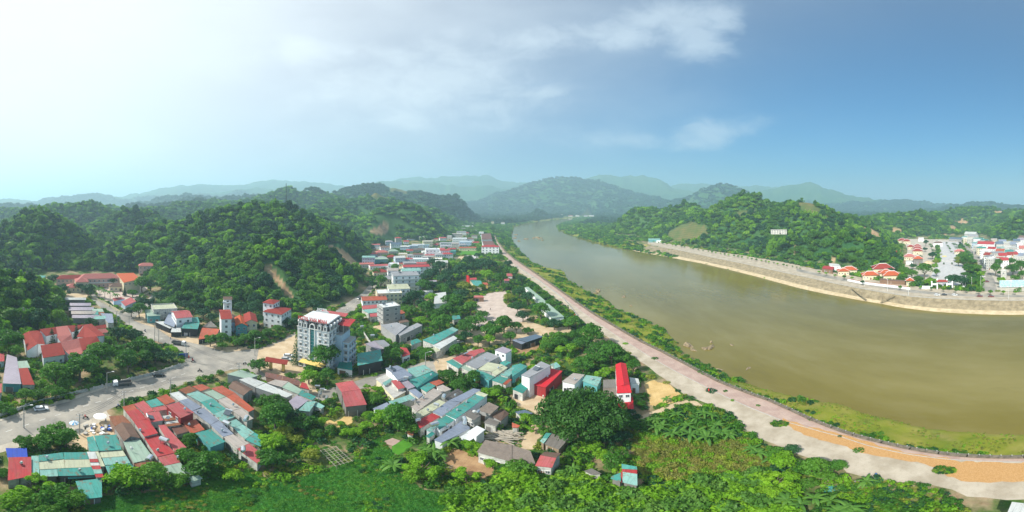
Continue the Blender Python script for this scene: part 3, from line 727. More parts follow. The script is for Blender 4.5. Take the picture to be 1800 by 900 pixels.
# ------------------------------------------------------------------ labels that place a thing by what stands near it
MARKS = {}
def mark(name, px, py): MARKS[name] = P(px, py)
for nm, px, py in [('the tall white hotel', 580, 622), ('the red courtyard school', 110, 622), ('the road junction', 380, 640), ('the pinkish plaza', 868, 545), ('the red-roofed warehouse', 618, 705),
                   ('the giant round tree', 1022, 770), ('the narrow bright red house', 1098, 715), ('the orange-tiled temple', 1548, 492), ('the monument square', 1720, 470), ('the long billboard', 1760, 505),
                   ('the white riverside office', 862, 452), ('the red banner', 820, 500), ('the red-banded shack', 1102, 850), ('the pink-roofed hut', 960, 825),
                   ('the big teal warehouse', 660, 650), ('the unfinished grey block', 682, 566), ('the pink school', 180, 510), ('the curved market sheds', 165, 550), ('the white car', 72, 726),
                   ('the yellow gate', 490, 640), ('the old long tiled house', 890, 815), ('the tan field', 1165, 700), ('the long grey workshop', 720, 590), ('the banana grove', 1230, 760),
                   ('the green hall', 340, 580), ('the small riverside pier', 1135, 420), ('the water-plant pond', 560, 850), ('the tank-topped house', 398, 575), ('the lumber pile', 885, 770),
                   ('the white-columned gate', 1655, 505), ('the hill-foot road', 660, 500), ('the far town end', 850, 395), ('the quarried hillside', 1700, 415), ('the blue tarp stall', 30, 805)]:
    mark(nm, px, py)
ORD = ['first', 'second', 'third', 'fourth', 'fifth', 'sixth', 'seventh', 'eighth', 'ninth', 'tenth', 'eleventh', 'twelfth', 'thirteenth', 'fourteenth', 'fifteenth', 'sixteenth', 'seventeenth', 'eighteenth', 'nineteenth', 'twentieth']
AUTO = []
def auto(o, desc, cat, group, loc=None, marks=None):
    """label worked out at the end from the thing's neighbours"""
    o['category'] = cat
    if group: o['group'] = group
    p = Vector(loc if loc is not None else o.location); AUTO.append((o, desc, p, marks)); return o
def finish_labels():
    b = {}
    for o, desc, p, marks in AUTO:
        ms = marks or list(MARKS)
        near = min(ms, key=lambda k: (MARKS[k]-p).to_2d().length)
        d = (p-MARKS[near]).to_2d()
        way = ('towards the river' if d.x > 0 else 'towards the hills') if abs(d.x) > abs(d.y) else ('up the valley' if d.y > 0 else 'towards the pond')
        if p.x > 150 or (p.x > 60 and p.y > 500): way = ('away from the river' if d.x > 0 else 'towards the water') if abs(d.x) > abs(d.y) else ('up the valley' if d.y > 0 else 'down the valley')
        b.setdefault((desc, near, way), []).append((d.length, o))
    for (desc, near, way), v in b.items():
        v.sort(key=lambda q: q[0])
        for k, (_, o) in enumerate(v):
            if len(v) == 1: o['label'] = '%s beside %s, %s' % (desc, near, way)
            else: o['label'] = '%s, %s from %s %s' % (desc, ORD[min(k, 19)], near, way)

# ------------------------------------------------------------------ buildings
def zz(ox, oy, s): return lambda *p: [(ox+p[i]/s, oy+p[i+1]/s) for i in range(0, len(p), 2)]
z1, z2, z3, z4 = zz(0, 450, 4), zz(450, 450, 4), zz(900, 450, 4), zz(1350, 350, 4)
z5, z6, z7, z8 = zz(0, 675, 4), zz(450, 675, 4), zz(900, 675, 4), zz(1350, 675, 4)
zh, zm, zw, zp = zz(500, 520, 5.625), zz(640, 600, 5), zz(380, 630, 6), zz(780, 440, 5.623)
zt, zr = zz(600, 370, 6), zz(1550, 380, 7.2)
WIN = {}
def win_mesh(w, h, shade=False):
    k = (round(w, 2), round(h, 2), shade)
    if k not in WIN:
        mb = MB(); f = .09
        mb.face([(-w/2, -.02, 0), (w/2, -.02, 0), (w/2, -.02, h), (-w/2, -.02, h)], GLASS)
        for x0, x1, y0, y1 in ((-w/2-f, -w/2, 0, h), (w/2, w/2+f, 0, h), (-w/2-f, w/2+f, h, h+f), (-w/2-f, w/2+f, -f*1.4, 0), (-.03, .03, 0, h)):
            mb.face([(x0, -.10, y0), (x1, -.10, y0), (x1, -.10, y1), (x0, -.10, y1)], FRAME)
            mb.face([(x0, -.10, y0), (x0, 0, y0), (x1, 0, y0), (x1, -.10, y0)], FRAME)
            mb.face([(x0, -.10, y1), (x1, -.10, y1), (x1, 0, y1), (x0, 0, y1)], FRAME)
        if shade: mb.box((0, -.3, h+f), (w+.5, .6, .08), CONC, bottom=True)
        WIN[k] = mb.mesh('window')
    return WIN[k]
DOORM = {}
def door_mesh(w, h, mat):
    k = (w, h, mat.name)
    if k not in DOORM:
        mb = MB(); mb.box((0, -.02, 0), (w, .08, h), mat)
        mb.box((-w/2-.06, -.05, 0), (.12, .12, h+.1), FRAME); mb.box((w/2+.06, -.05, 0), (.12, .12, h+.1), FRAME)
        DOORM[k] = mb.mesh('door')
    return DOORM[k]

def cen(pts): return sum((Vector(p) for p in pts), Vector())/len(pts)
def roofmesh(parts_world, origin, mat, th=.12):
    mb = MB()
    for pts in parts_world:
        pts = [Vector(p)-origin for p in pts]
        mb.slab(pts, th, mat)
    return mb
def shed(desc, roofs, wall=OLDW, name='shed', cat='shed', group='metal-roofed buildings of the riverside quarter', label=None, door=True, wins=0, inset=.35, base=0.0, marks=None, jitter=.14):
    """a building of one or more roof planes traced from above; roofs: (colour, (high, low), four points with the high edge first)"""
    W = []
    for col, (h0, h1), pts in roofs:
        j = random.uniform(-jitter, jitter)
        hs = [h0+j, h0+j]+[h1+j]*(len(pts)-2)
        q = [P(a, b, base+h) for (a, b), h in zip(pts, hs)]
        nn = (q[1]-q[0]).cross(q[2]-q[1])
        W.append((col, q if nn.z > 0 else [q[1], q[0]]+q[:1:-1]))
    c = cen([p for _, q in W for p in q]); c.z = base
    root = empty(name, c)
    if label: tag(root, label, cat, group)
    else: auto(root, desc, cat, group, marks=marks)
    wb = MB()
    best = None
    for col, q in W:
        mb = MB(); mb.slab([p-c for p in q], .10, TIN[col]); mb.build('roof', root)
        m = cen(q); n = len(q)
        ins = [p+((m-p).to_2d().normalized()*inset).to_3d()-c-Vector((0, 0, .12)) for p in q]
        for k in range(n):
            a, b = ins[k], ins[(k+1) % n]
            L = (b-a).to_2d().length
            A0, B0 = Vector((a.x, a.y, -.05)), Vector((b.x, b.y, -.05))
            wb.face([A0, B0, b, a], wall, [(0, 0), (L, 0), (L, b.z), (0, a.z)])
            nrm = Vector((b.y-a.y, -(b.x-a.x))); mid = (a+b)/2+c
            facing = nrm.normalized().dot(-mid.to_2d().normalized()) if nrm.length else 0
            key = facing*L*(1 if L > 2 else .1)
            if best is None or key > best[0]: best = (key, a, b, L, min(a.z, b.z), nrm)
    wb.build('wall', root)
    for _, q in W: KEEP.append([(p.x, p.y) for p in q])
    if best and (door or wins) and best[3] > 2.2:
        _, a, b, L, hh, nrm = best
        rz = math.atan2(b.y-a.y, b.x-a.x)
        ds = min(.45*L, 2.6)
        if door and hh > 1.9:
            link('door', door_mesh(round(ds*2)/2, min(2.3, round(hh*.75*2)/2), random.choice([DARK, SHUT, DARK, DCONC])), root, (a.x+(b.x-a.x)*.35, a.y+(b.y-a.y)*.35, 0), rz)
        for k in range(wins):
            f = (k+.5)/wins
            if hh > 2.4: link('window', win_mesh(1.0, 1.1), root, (a.x+(b.x-a.x)*f, a.y+(b.y-a.y)*f, min(hh-1.5, 1.6 if hh < 5 else hh-1.9)), rz)
    return root

def block(desc, px, py, w, d, rel, h, floors=2, wall=WHITE, roof='flat', rcol='white_slab', nx=None, name='house', cat='house', group=None, label=None, base=0.0, ww=1.1, wh=1.3, balcony=False, marks=None, side=True, wmesh=None, overhang=.4, rh=None, world=None):
    """a house by its roof centre at pixel (px, py), w wide and d deep, turned rel degrees from square to the view"""
    c = world if world else P(px, py, base+h); az = math.atan2(c.x, c.y)
    rz = -az+R(rel)
    root = empty(name, (c.x, c.y, base), rz)
    if label: tag(root, label, cat, group)
    else: auto(root, desc, cat, group, marks=marks)
    mb = MB(); mb.box((0, 0, -.3), (w, d, h+.3), wall)
    if floors > 1 and roof != 'far':
        for k in range(1, floors): mb.box((0, 0, h*k/floors-.06), (w+.12, d+.12, .14), FRAME if wall in (WHITE, CREAM, BLUEW, YELW, PINKW) else CONC)
    mb.build('wall', root)
    KEEP.append([(c.x+x*math.cos(rz)-y*math.sin(rz), c.y+x*math.sin(rz)+y*math.cos(rz)) for x, y in ((-w/2,-d/2),(w/2,-d/2),(w/2,d/2),(-w/2,d/2))])
    rh = rh or min(w, d)*.28; o = overhang; X, Y = w/2+o, d/2+o; rm = TIN[rcol]; rb = MB()
    if roof == 'flat':
        rb.box((0, 0, h), (w+.1, d+.1, .12), rm)
        for (bx, by, bw, bd) in ((0, -d/2, w+.24, .18), (0, d/2, w+.24, .18), (-w/2, 0, .18, d-.2), (w/2, 0, .18, d-.2)): rb.box((bx, by, h+.02), (bw, bd, .72), wall)
    elif roof == 'tin':    # one low slope on posts above the slab
        z0, z1_ = h+.9, h+.35
        rb.slab([(X, Y, z0), (-X, Y, z0), (-X, -Y, z1_), (X, -Y, z1_)], .1, rm)
        for sx in (-1, 1):
            for sy in (-1, 1): rb.box((sx*(w/2-.2), sy*(d/2-.2), h), (.15, .15, .5), CONC)
        rb.box((0, 0, h), (w, d, .1), CONC)
    elif roof == 'gable':
        rb.slab([(X, 0, h+rh), (-X, 0, h+rh), (-X, -Y, h-.05), (X, -Y, h-.05)], .12, rm); rb.slab([(-X, 0, h+rh), (X, 0, h+rh), (X, Y, h-.05), (-X, Y, h-.05)], .12, rm)
        for s in (-1, 1): rb.face([(s*w/2, -d/2, h-.1), (s*w/2, d/2, h-.1), (s*w/2, 0, h+rh-.14)], wall)
        rb.box((0, 0, h+rh-.04), (2*X, .3, .10), rm)
    elif roof == 'gable_y':
        rb.slab([(0, -Y, h+rh), (0, Y, h+rh), (-X, Y, h-.05), (-X, -Y, h-.05)], .12, rm); rb.slab([(0, Y, h+rh), (0, -Y, h+rh), (X, -Y, h-.05), (X, Y, h-.05)], .12, rm)
        for s in (-1, 1): rb.face([(-w/2, s*d/2, h-.1), (w/2, s*d/2, h-.1), (0, s*d/2, h+rh-.14)], wall)
    elif roof in ('hip', 'pagoda'):
        k = max(0, X-Y)
        if roof == 'pagoda': X += .5; Y += .5
        m = .0 if roof == 'hip' else .45
        rb.slab([(k, 0, h+rh), (-k, 0, h+rh), (-X, -Y, h), (X, -Y, h)], .12, rm); rb.slab([(-k, 0, h+rh), (k, 0, h+rh), (X, Y, h), (-X, Y, h)], .12, rm)
        rb.face([(k, 0, h+rh), (X, -Y, h), (X, Y, h)], rm, [(0, 3), (0, 0), (2*Y, 0)]); rb.face([(-k, 0, h+rh), (-X, Y, h), (-X, -Y, h)], rm, [(0, 3), (0, 0), (2*Y, 0)])
        if roof == 'pagoda':
            for sx in (-1, 1):
                for sy in (-1, 1): rb.tube((sx*k, 0, h+rh), (sx*X, sy*Y, h+.1), .14, .14, WHITE, 4); rb.tube((sx*X, sy*Y, h+.1), (sx*(X+.5), sy*(Y+.5), h+.7), .13, .04, WHITE, 4)
            rb.box((0, 0, h+rh-.05), (2*k+.6, .3, .4), WHITE)
    elif roof == 'far':
        rb.box((0, 0, h), (w+.5, d+.5, .25), rm)
    rb.build('roof', root)
    # openings on the faces that look towards the camera and the two beside it
    tocam = math.atan2(-c.y, -c.x)
    fh = h/floors
    for (fx, fy, L, ang) in ((0, -d/2, w, 0), (0, d/2, w, math.pi), (w/2, 0, d, math.pi/2), (-w/2, 0, d, -math.pi/2)):
        na = rz+ang-math.pi/2
        if math.cos(na-tocam) < .12: continue
        if not side and L == d: continue
        n = nx if (nx and L == w) else max(1, int(L/2.6))
        for fl in range(floors):
            for k in range(n):
                t = (k+.5)/n-.5; ox, oy = math.cos(ang)*t*L, math.sin(ang)*t*L
                off = .03
                x = fx+ox+math.sin(ang)*off; y = fy+oy-math.cos(ang)*off
                if fl == 0 and k == n//2:
                    link('door', door_mesh(min(1.6, L/n*.7), min(2.2, fh*.8), SHUT if roof != 'far' else DARK), root, (x, y, 0), ang)
                else: link('window', win_mesh(min(ww, L/n*.6), min(wh, fh*.5)), root, (x, y, fl*fh+fh*.32), ang)
        if balcony and L == w:
            for fl in range(1, floors):
                bb = MB(); bb.box((0, -.6, 0), (L*.9, 1.1, .12), CONC, bottom=True); bb.box((0, -1.12, .12), (L*.9, .06, .85), FRAME)
                bb.build('balcony', root, (fx, fy, fl*fh), ang)
    return root

def tank(px, py, z, s=1.0, on='the sheds', marks=None):
    """steel water tank lying on a stand"""
    c = P(px, py, z); root = empty('water_tank', c, random.random()*3)
    auto(root, 'steel water tank above %s' % on, 'water tank', 'steel water tanks on the roofs', marks=marks)
    mb = MB(); n = 10; r = .55*s; L = .85*s
    mb.tube((-L, 0, 1.4*s), (L, 0, 1.4*s), r, r, STEEL, n, False)
    for sx in (-1, 1): mb.tube((sx*L, 0, 1.4*s), (sx*(L+.16*s), 0, 1.4*s), r, r*.35, STEEL, n)
    mb.build('tank_body', root)
    sb = MB()
    for sx in (-1, 1):
        for sy in (-1, 1): sb.box((sx*.6*s, sy*.4*s, 0), (.08*s, .08*s, 1.1*s), METAL)
    for sx in (-1, 1): sb.box((sx*.6*s, 0, .95*s), (.08, .9*s, .08), METAL)
    for sy in (-1, 1): sb.box((0, sy*.4*s, .9*s), (1.3*s, .06, .06), METAL)
    sb.build('stand', root)
    return root
# ------------------------------------------------------------------ roads, yards, fields: thin sheets a few centimetres over the ground
def area(name, pts, z, mat, smooth=False): return sheet(name, gx(pts), z, mat)
def thick(name, pts, z0, z1, mat):
    o = sheet(name, gx(pts), z1, mat); return o
def band(name, line, off0, off1, z, mat, z_off1=None):
    """a strip along a world polyline between two sideways offsets"""
    a = shift_line(line, off0); b = shift_line(line, off1); mb = MB(); acc = 0
    for k in range(len(line)-1):
        L = (line[k+1]-line[k]).length
        w = abs(off1-off0)
        q = [(a[k].x, a[k].y, z), (a[k+1].x, a[k+1].y, z), (b[k+1].x, b[k+1].y, z), (b[k].x, b[k].y, z)]
        if (Vector(q[1])-Vector(q[0])).cross(Vector(q[3])-Vector(q[0])).z < 0: q = q[::-1]
        mb.face(q, mat, [(acc, 0), (acc+L, 0), (acc+L, w), (acc, w)]); acc += L
    o = mb.build(name); o['kind'] = 'structure'; return o
def edge_jag(pts, amp, step, seed=1, closed=True):
    """a natural edge: more points, pushed about"""
    g = np.random.default_rng(seed); out = []
    n = len(pts)
    for k in range(n if closed else n-1):
        a = Vector(pts[k]); b = Vector(pts[(k+1) % n]); L = (b-a).length; m = max(1, int(L/step))
        for j in range(m):
            p = a.lerp(b, j/m)
            if j: p = p+Vector((g.normal(), g.normal(), 0))*amp
            out.append(p)
    return out
def patch(name, pts, z, mat, amp=.5, step=2.5, seed=1, kind='structure'):
    return sheet(name, edge_jag(gx(pts), amp, step, seed), z, mat, kind)

# riverside road: wall, pink paving, gravel, concrete road
road_edge = [(866,410),(872,425),(878,437),(888,455),(900,469),(945,500),(992,537),(1020,562),(1050,582),(1080,600),(1107,622),(1140,645),(1175,672),(1205,696),(1240,708),(1267,720),(1290,735),(1305,755),(1335,771),(1360,780),(1407,800),
             (1452,812),(1478,818),(1488,830),(1535,842),(1625,849),(1675,861),(1700,873),(1800,878)]
wl = [(a-1.2, b+.6) for a, b in WALL_PX[1:]]
sheet('riverside_road', edge_jag(gx(road_edge), .25, 3, 3, False)+[P(1800, 878), Vector((52, -60, 0)), Vector((72, -60, 0))]+[v for v in gx(wl)][::-1], .03, ROADC)
pink_in = [(868,412),(873,425),(881,437),(893,455),(910,470),(975,512),(1040,560),(1120,613),(1170,643),(1225,672),(1275,697),(1350,729),(1377,740),(1420,752),(1480,768),(1525,783),(1600,799),(1675,808),(1740,811),(1800,812)]
sheet('pink_promenade', gx(pink_in)+[Vector((69.6, -60, 0)), Vector((72, -60, 0))]+gx(wl)[::-1], .055, PINKP)
patch('orange_gravel_strip', [(1376,735),(1400,742),(1450,757),(1490,766),(1525,776),(1570,789),(1620,799),(1675,808),(1740,812),(1830,812),(1830,846),(1780,848),(1740,849),(1690,846),(1665,838),(1635,820),(1600,812),(1570,806),(1525,798),(1475,782),(1425,768),(1395,756),(1380,745)], .085, ORANGE, .35, 1.5, 8)
mb = MB()
dash = shift_line(gx(pink_in), -.1)
for k in range(len(dash)-1):      # low kerb between paving and road
    a, b = dash[k], dash[k+1]; L = (b-a).length
    mb.box(((a.x+b.x)/2, (a.y+b.y)/2, .05), (L, .22, .12), CONC, math.atan2(b.y-a.y, b.x-a.x))
o = mb.build('kerb'); o['kind'] = 'structure'

# main road, junction and side streets
main = [(-60,812),(0,783),(60,765),(137,748),(187,722),(217,708),(252,697),(305,681),(345,668),(385,656),(405,650),(430,648),(445,662),(470,672),(505,682),(545,700),(560,690),(530,670),(520,655),(535,640),(528,628),(512,600),(522,585),
        (560,570),(600,556),(622,547),(640,527),(657,509),(668,496),(684,480),(700,470),(712,455),(708,452),(690,466),(672,478),(655,494),(643,508),(622,520),(604,538),(570,556),(520,584),(490,600),(455,612),(400,619),(352,606),(300,594),(275,577),(250,569),
        (232,562),(214,550),(185,532),(172,524),(166,515),(158,515),(160,526),(175,539),(195,552),(212,563),(227,576),(250,592),(285,603),(312,612),(325,625),(325,638),(300,648),(272,658),(230,668),(182,679),(150,690),(120,702),(60,716),(0,738),(-60,755)]
area('main_road', main, .03, ASPH)
area('branch_road', [(214,551),(232,563),(245,552),(262,538),(278,515),(283,505),(278,497),(268,500),(272,510),(262,524),(245,540)], .036, ASPH)
area('school_lane', [(268,500),(279,497),(276,490),(270,484),(262,478),(258,480),(264,487),(268,494)], .042, YARD)
area('hill_track', [(160,444),(165,444),(167,462),(171,478),(166,478),(162,462)], .2, YARD)
area('near_pavement', [(-60,826),(0,796),(60,778),(110,768),(140,775),(175,760),(200,770),(215,745),(190,728),(187,722),(137,748),(60,765),(0,783),(-60,812)], .045, SIDEW)
area('far_pavement', [(0,737),(60,715),(120,701),(150,689),(182,678),(230,667),(272,657),(300,647),(325,637),(329,641),(303,652),(275,662),(232,672),(184,683),(153,694),(122,706),(61,720),(0,741)], .12, SIDEW)
area('shop_front_pavement', [(232,562),(250,569),(275,577),(300,594),(352,606),(400,619),(440,614),(438,608),(400,610),(370,600),(350,590),(310,585),(285,565),(262,550),(245,552)], .05, YARD)
area('hotel_forecourt', [(455,614),(490,602),(522,588),(530,640),(548,668),(560,692),(530,690),(490,672),(462,655),(450,640)], .05, YARD)
area('back_lane', [(560,690),(545,700),(562,706),(600,692),(640,682),(700,668),(722,655),(748,648),(770,660),(800,650),(840,640),(850,625),(830,612),(800,625),(770,632),(745,636),(715,645),(680,655),(640,665),(600,678),(575,684)], .036, ASPH)
patch('dirt_yard', [(655,575),(690,592),(712,600),(730,615),(760,628),(800,608),(800,592),(770,600),(745,615),(720,592),(690,575),(672,568)], .052, YARD, .4, 2, 2)
patch('plaza', [(836,532),(850,520),(868,513),(888,512),(895,520),(885,530),(895,540),(925,548),(930,560),(905,570),(880,566),(860,566),(845,575),(822,585),(808,575),(815,560),(838,552)], .06, PLAZA, .4, 2.5, 4)
patch('shaded_yard', [(808,575),(822,585),(845,578),(880,568),(925,562),(960,575),(1005,575),(1000,590),(960,592),(930,598),(890,605),(850,612),(820,605),(800,595)], .054, YARD, .4, 2.5, 5)
patch('orange_clay_yard', [(902,606),(930,602),(948,606),(945,614),(925,622),(908,620)], .07, SOIL, .3, 2, 5)
patch('tan_field', [(1132,676),(1150,668),(1172,674),(1203,698),(1185,708),(1160,716),(1142,712),(1138,694)], .05, STRAW, .4, 2, 6)
patch('farm_track', [(1205,700),(1225,706),(1240,716),(1205,712),(1165,726),(1135,738),(1115,745),(1100,742),(1130,730),(1160,718)], .056, YARD, .4, 2, 7)
patch('courtyard', [(900,690),(925,682),(955,690),(968,704),(962,722),(950,735),(958,758),(938,790),(915,790),(920,770),(940,742),(935,725),(905,712)], .05, YARD, .4, 2, 8)
patch('market_yard', [(105,778),(140,765),(170,745),(195,735),(215,760),(200,785),(160,795),(120,790)], .06, YARD, .3, 2, 9)
patch('garden_plot', [(565,745),(580,738),(600,748),(590,760),(572,756)], .05, STRAW, .2, 1.5, 10)
patch('garden_plot', [(583,745),(612,728),(624,738),(600,758),(588,756)], .055, STRAW, .2, 1.5, 11)
patch('tilled_soil', [(778,795),(800,788),(830,800),(870,818),(868,832),(850,842),(815,832),(785,825)], .05, SOIL, .4, 2, 12)
patch('lawn_patch', [(688,778),(712,772),(726,782),(700,800),(690,796)], .06, LAWN, .2, 1.5, 13)
patch('terracotta_patio', [(674,776),(690,770),(704,775),(690,784)], .064, PINKP, .1, 1.5, 14)
area('green_field', [(806,449),(812,440),(838,440),(846,448)], .06, LAWN)
area('sand_lot', [(798,452),(818,450),(818,457),(800,457)], .06, YARD)
area('white_slab_court', [(818,449),(842,449),(844,457),(830,459),(818,457)], .07, GPLAZA)
area('school_yard', [(166,512),(210,498),(262,505),(240,525),(214,542),(180,528)], .045, PLAZA)
area('school_side_yard', [(108,520),(140,510),(160,520),(140,530),(110,525)], .045, YARD)
area('town_street', [(694,452),(705,462),(712,470),(700,480),(690,475),(704,466)], .05, YARD)
patch('quarter_lane', [(712,604),(735,618),(760,632),(770,660),(780,668),(800,662),(820,640),(800,628),(770,622),(745,612),(722,600)], .047, YARD, .3, 2, 21)

# lane markings on the main road
mb = MB()
def stripe(a, b, w=.15, gap=None, mbx=None):
    a, b = P(*a), P(*b); L = (b-a).length; t = (b-a).normalized(); n = int(L/gap) if gap else 1; l = L if not gap else gap*.5
    for k in range(n):
        c = a+t*((k+.5)*L/n)
        (mbx or mb).box((c.x, c.y, .034), (l, w, .006), LINE, math.atan2(t.y, t.x))
stripe((0,762),(60,742), .15, 4); stripe((60,742),(140,716), .15, 4); stripe((140,716),(240,684), .15, 4); stripe((240,684),(330,655), .15, 4); stripe((400,650),(500,605), .15, 4)
stripe((500,605),(560,563), .15, 4); stripe((230,575),(290,597), .15, 4); stripe((605,547),(645,515), .15, 4)
o = mb.build('road_markings'); o['kind'] = 'structure'

# the near bank: grass, scrub, sand
mb_w = [P(a, b) for a, b in WALL_PX]
def near_bank():
    """sloping grass between wall and water is the ground sheet itself; these are its colours laid 5 cm over it"""
    pass
# river wall with coping and rail posts
wl3 = [v for v in wall_w]
mb = MB(); cap = MB()
for k in range(1, len(wl3)-1):
    a, b = wl3[k], wl3[k+1]; L = (b-a).length; rz = math.atan2(b.y-a.y, b.x-a.x); c = (a+b)/2
    if c.length > 900: continue
    mb.box((c.x, c.y, -5.5), (L+.3, .5, 5.9), STONE, rz); cap.box((c.x, c.y, .4), (L+.3, 1.25, .16), RUBBLE, rz)
rw = empty('river_wall', (0, 0, 0), 0, 'long low stone river wall with concrete coping beside the pink promenade', 'wall')
mb.build('wall_body', rw); cap.build('coping', rw)
pm = MB(); pm.box((0, 0, 0), (.2, .2, .75), DCONC); pm.box((0, 0, .75), (.26, .26, .10), CONC); post_me = pm.mesh('rail_post')
acc = 0; npst = 0
for k in range(4, len(wl3)-1):
    a, b = wl3[k], wl3[k+1]; L = (b-a).length
    while acc < L and npst < 300:
        p = a.lerp(b, acc/L)
        if p.length < 420 and p.y > -40: link('rail_post', post_me, rw, (p.x, p.y, .5)); npst += 1
        acc += 2.4
    acc -= L
rl = MB()
for k in range(4, len(wl3)-2):
    a, b = wl3[k], wl3[k+1]
    for h in (.85, 1.25): rl.tube((a.x, a.y, h), (b.x, b.y, h), .04, .04, DCONC, 4, False)
rl.build('rail', rw)

# far bank: stone revetment, sand strip, riverside road, parapet
def far_bank():
    top = ftop_w; wat = far_w
    T = [v for v in top if v.length < 620]; T = T
    mb = MB(); sb = MB(); L0 = 0
    for k in range(len(T)-1):
        a, b = T[k], T[k+1]
        def foot(p, f, z):
            d = min(range(len(wat)-1), key=lambda i: ((wat[i]+wat[i+1])/2-p).to_2d().length)
            w0, w1 = wat[d], wat[d+1]; t = max(0, min(1, (p-w0).to_2d().dot((w1-w0).to_2d())/max(1e-6, (w1-w0).to_2d().length_squared)))
            w = w0.lerp(w1, t); q = p.lerp(Vector((w.x, w.y, 0)), f); return Vector((q.x, q.y, z))
        a1, b1 = foot(a, .62, -4.9), foot(b, .62, -4.9); a2, b2 = foot(a, .66, -5.0), foot(b, .66, -5.0); a3, b3 = foot(a, 1.08, -6.15), foot(b, 1.08, -6.15)
        a0, b0 = Vector((a.x, a.y, .12)), Vector((b.x, b.y, .12)); am, bm_ = foot(a, .30, -2.35), foot(b, .30, -2.35); an, bn = foot(a, .36, -2.4), foot(b, .36, -2.4)
        for q in ([a0, b0, bm_, am], [am, bm_, bn, an], [an, bn, b1, a1]): mb.face(q[::-1], STONE)
        sb.face([a1, b1, b3, a3][::-1], SAND)
    r = empty('stone_revetment', (T[len(T)//2].x, T[len(T)//2].y, -5), 0, 'stepped stone revetment under the riverside road across the water', 'embankment')
    o = mb.build('stone_slope'); o.parent = r; o.location = -r.location
    o = sb.build('sand_strip'); o['kind'] = 'structure'
    pb = MB(); rb = empty('far_parapet', (T[len(T)//2].x, T[len(T)//2].y, 0), 0, 'pale parapet along the top of the far embankment', 'parapet')
    for k in range(len(T)-1):
        a, b = T[k], T[k+1]; L = (b-a).length; rz = math.atan2(b.y-a.y, b.x-a.x); c = (a+b)/2
        pb.box((c.x, c.y, .1), (L+.2, .3, .55), CONC, rz)
    o = pb.build('parapet_wall'); o.parent = rb; o.location = -rb.location
far_bank()
far_up = [(1140,422),(1160,426),(1200,432),(1250,441),(1300,448),(1350,456),(1400,465),(1425,471),(1460,478),(1500,485),(1562,495),(1600,502),(1650,508),(1700,511),(1800,512.5)]
far_lo = [(1138,428),(1160,433),(1200,440.4),(1250,451.4),(1300,461.4),(1350,472.4),(1400,483),(1425,488),(1460,496),(1500,504),(1562,515),(1600,520.7),(1650,524),(1700,526),(1800,527.5)]
sheet('far_riverside_road', gx(far_up)+[Vector((262, -60, 0)), Vector((238, -60, 0))]+gx(far_lo)[::-1], .03, ROADC)
mid = [(a[0], (a[1]*.62+b[1]*.38)) for a, b in zip(far_up, far_lo)]
mid2 = [(a[0], (a[1]*.35+b[1]*.65)) for a, b in zip(far_up, far_lo)]
sheet('far_carriageway', gx(mid[6:])+[Vector((252, -60, 0)), Vector((244, -60, 0))]+gx(mid2[6:])[::-1], .06, ASPH)
area('monument_plaza', [(1636,486),(1645,466),(1652,455),(1650,430),(1645,424),(1690,424),(1686,440),(1690,462),(1700,478),(1705,500),(1680,506),(1645,506)], .05, GPLAZA)
area('temple_ground', [(1594,500),(1590,470),(1595,440),(1590,424),(1645,424),(1648,450),(1640,480),(1630,500)], .045, SIDEW)
area('cross_river_street', [(1722,511),(1753,512),(1748,492),(1738,475),(1722,452),(1706,438),(1696,428),(1688,422),(1678,421),(1690,430),(1703,446),(1716,462),(1724,480),(1728,495)], .05, ASPH)
area('back_street', [(1595,424),(1690,425),(1700,421),(1600,420)], .055, SIDEW)
sheet('far_town_ground', gx([(1700,420),(1706,438),(1722,452),(1738,475),(1748,492),(1753,512),(1800,512)])+[Vector((330, -40, 0)), Vector((640, -40, 0)), P(1800, 421)], .025, SIDEW)
print('town...')
MK = 'roofs of the roadside market'
def mk(desc, roofs, **k): return shed(desc, roofs, group=MK, name='market_shed', cat='market shed', **k)
# ---- market at the lower left (heights in metres: high edge, low edge)
shed('bright blue tarp roof', [('blue', (3.0, 2.7), z5(40,450,188,450,195,512,52,515))], name='tarp_stall', cat='stall', group=None, label='bright blue tarpaulin stall beside the small red roof in the corner of the market', door=False)
mk('small red sheet roof with a central ridge', [('red', (4.4, 3.9), z5(60,515,140,513,140,662,55,678)), ('red', (4.4, 3.9), z5(140,513,220,512,222,645,140,662))], wins=1)
mk('row of patched teal and cream sheets', [('pale_teal', (4, 3.6), z5(220,505,272,503,278,640,224,640)), ('teal', (4.5, 4.2), z5(272,500,440,480,450,525,274,545)), ('teal', (4.5, 4.2), z5(445,480,610,478,624,527,452,530)),
   ('cream', (4.2, 3.9), z5(276,545,450,530,456,590,278,600)), ('cream', (4.2, 3.9), z5(453,532,630,529,642,583,458,590)), ('pale_teal', (3.8, 3.5), z5(280,602,405,594,408,648,284,650)), ('teal', (3.9, 3.5), z5(406,594,655,582,668,638,412,646))], wall=DCONC)
mk('narrow white and rust striped roof', [('white', (4.7, 4.6), z5(610,476,668,475,686,525,628,527)), ('red', (4.55, 4.5), z5(628,527,686,525,694,548,634,549)), ('white', (4.5, 4.4), z5(634,549,694,548,702,572,640,573)), ('red', (4.4, 4.3), z5(640,573,702,572,712,598,652,600)), ('pale_teal', (4.2, 4.1), z5(652,600,712,598,722,628,664,630)), ('red', (4.1, 4.0), z5(664,630,722,628,733,655,674,656))], door=False)
mk('broad teal roof with a pale ridge strip', [('teal', (5.0, 4.4), z5(660,362,820,355,855,460,700,470)), ('teal', (5.0, 4.6), z5(610,375,655,365,698,470,628,474))])
mk('patched cream and rust sheet roof', [('cream', (4.2, 4), z5(625,474,700,472,716,520,640,524)), ('cream', (4.2, 4), z5(702,472,860,460,886,505,716,518))], door=False)
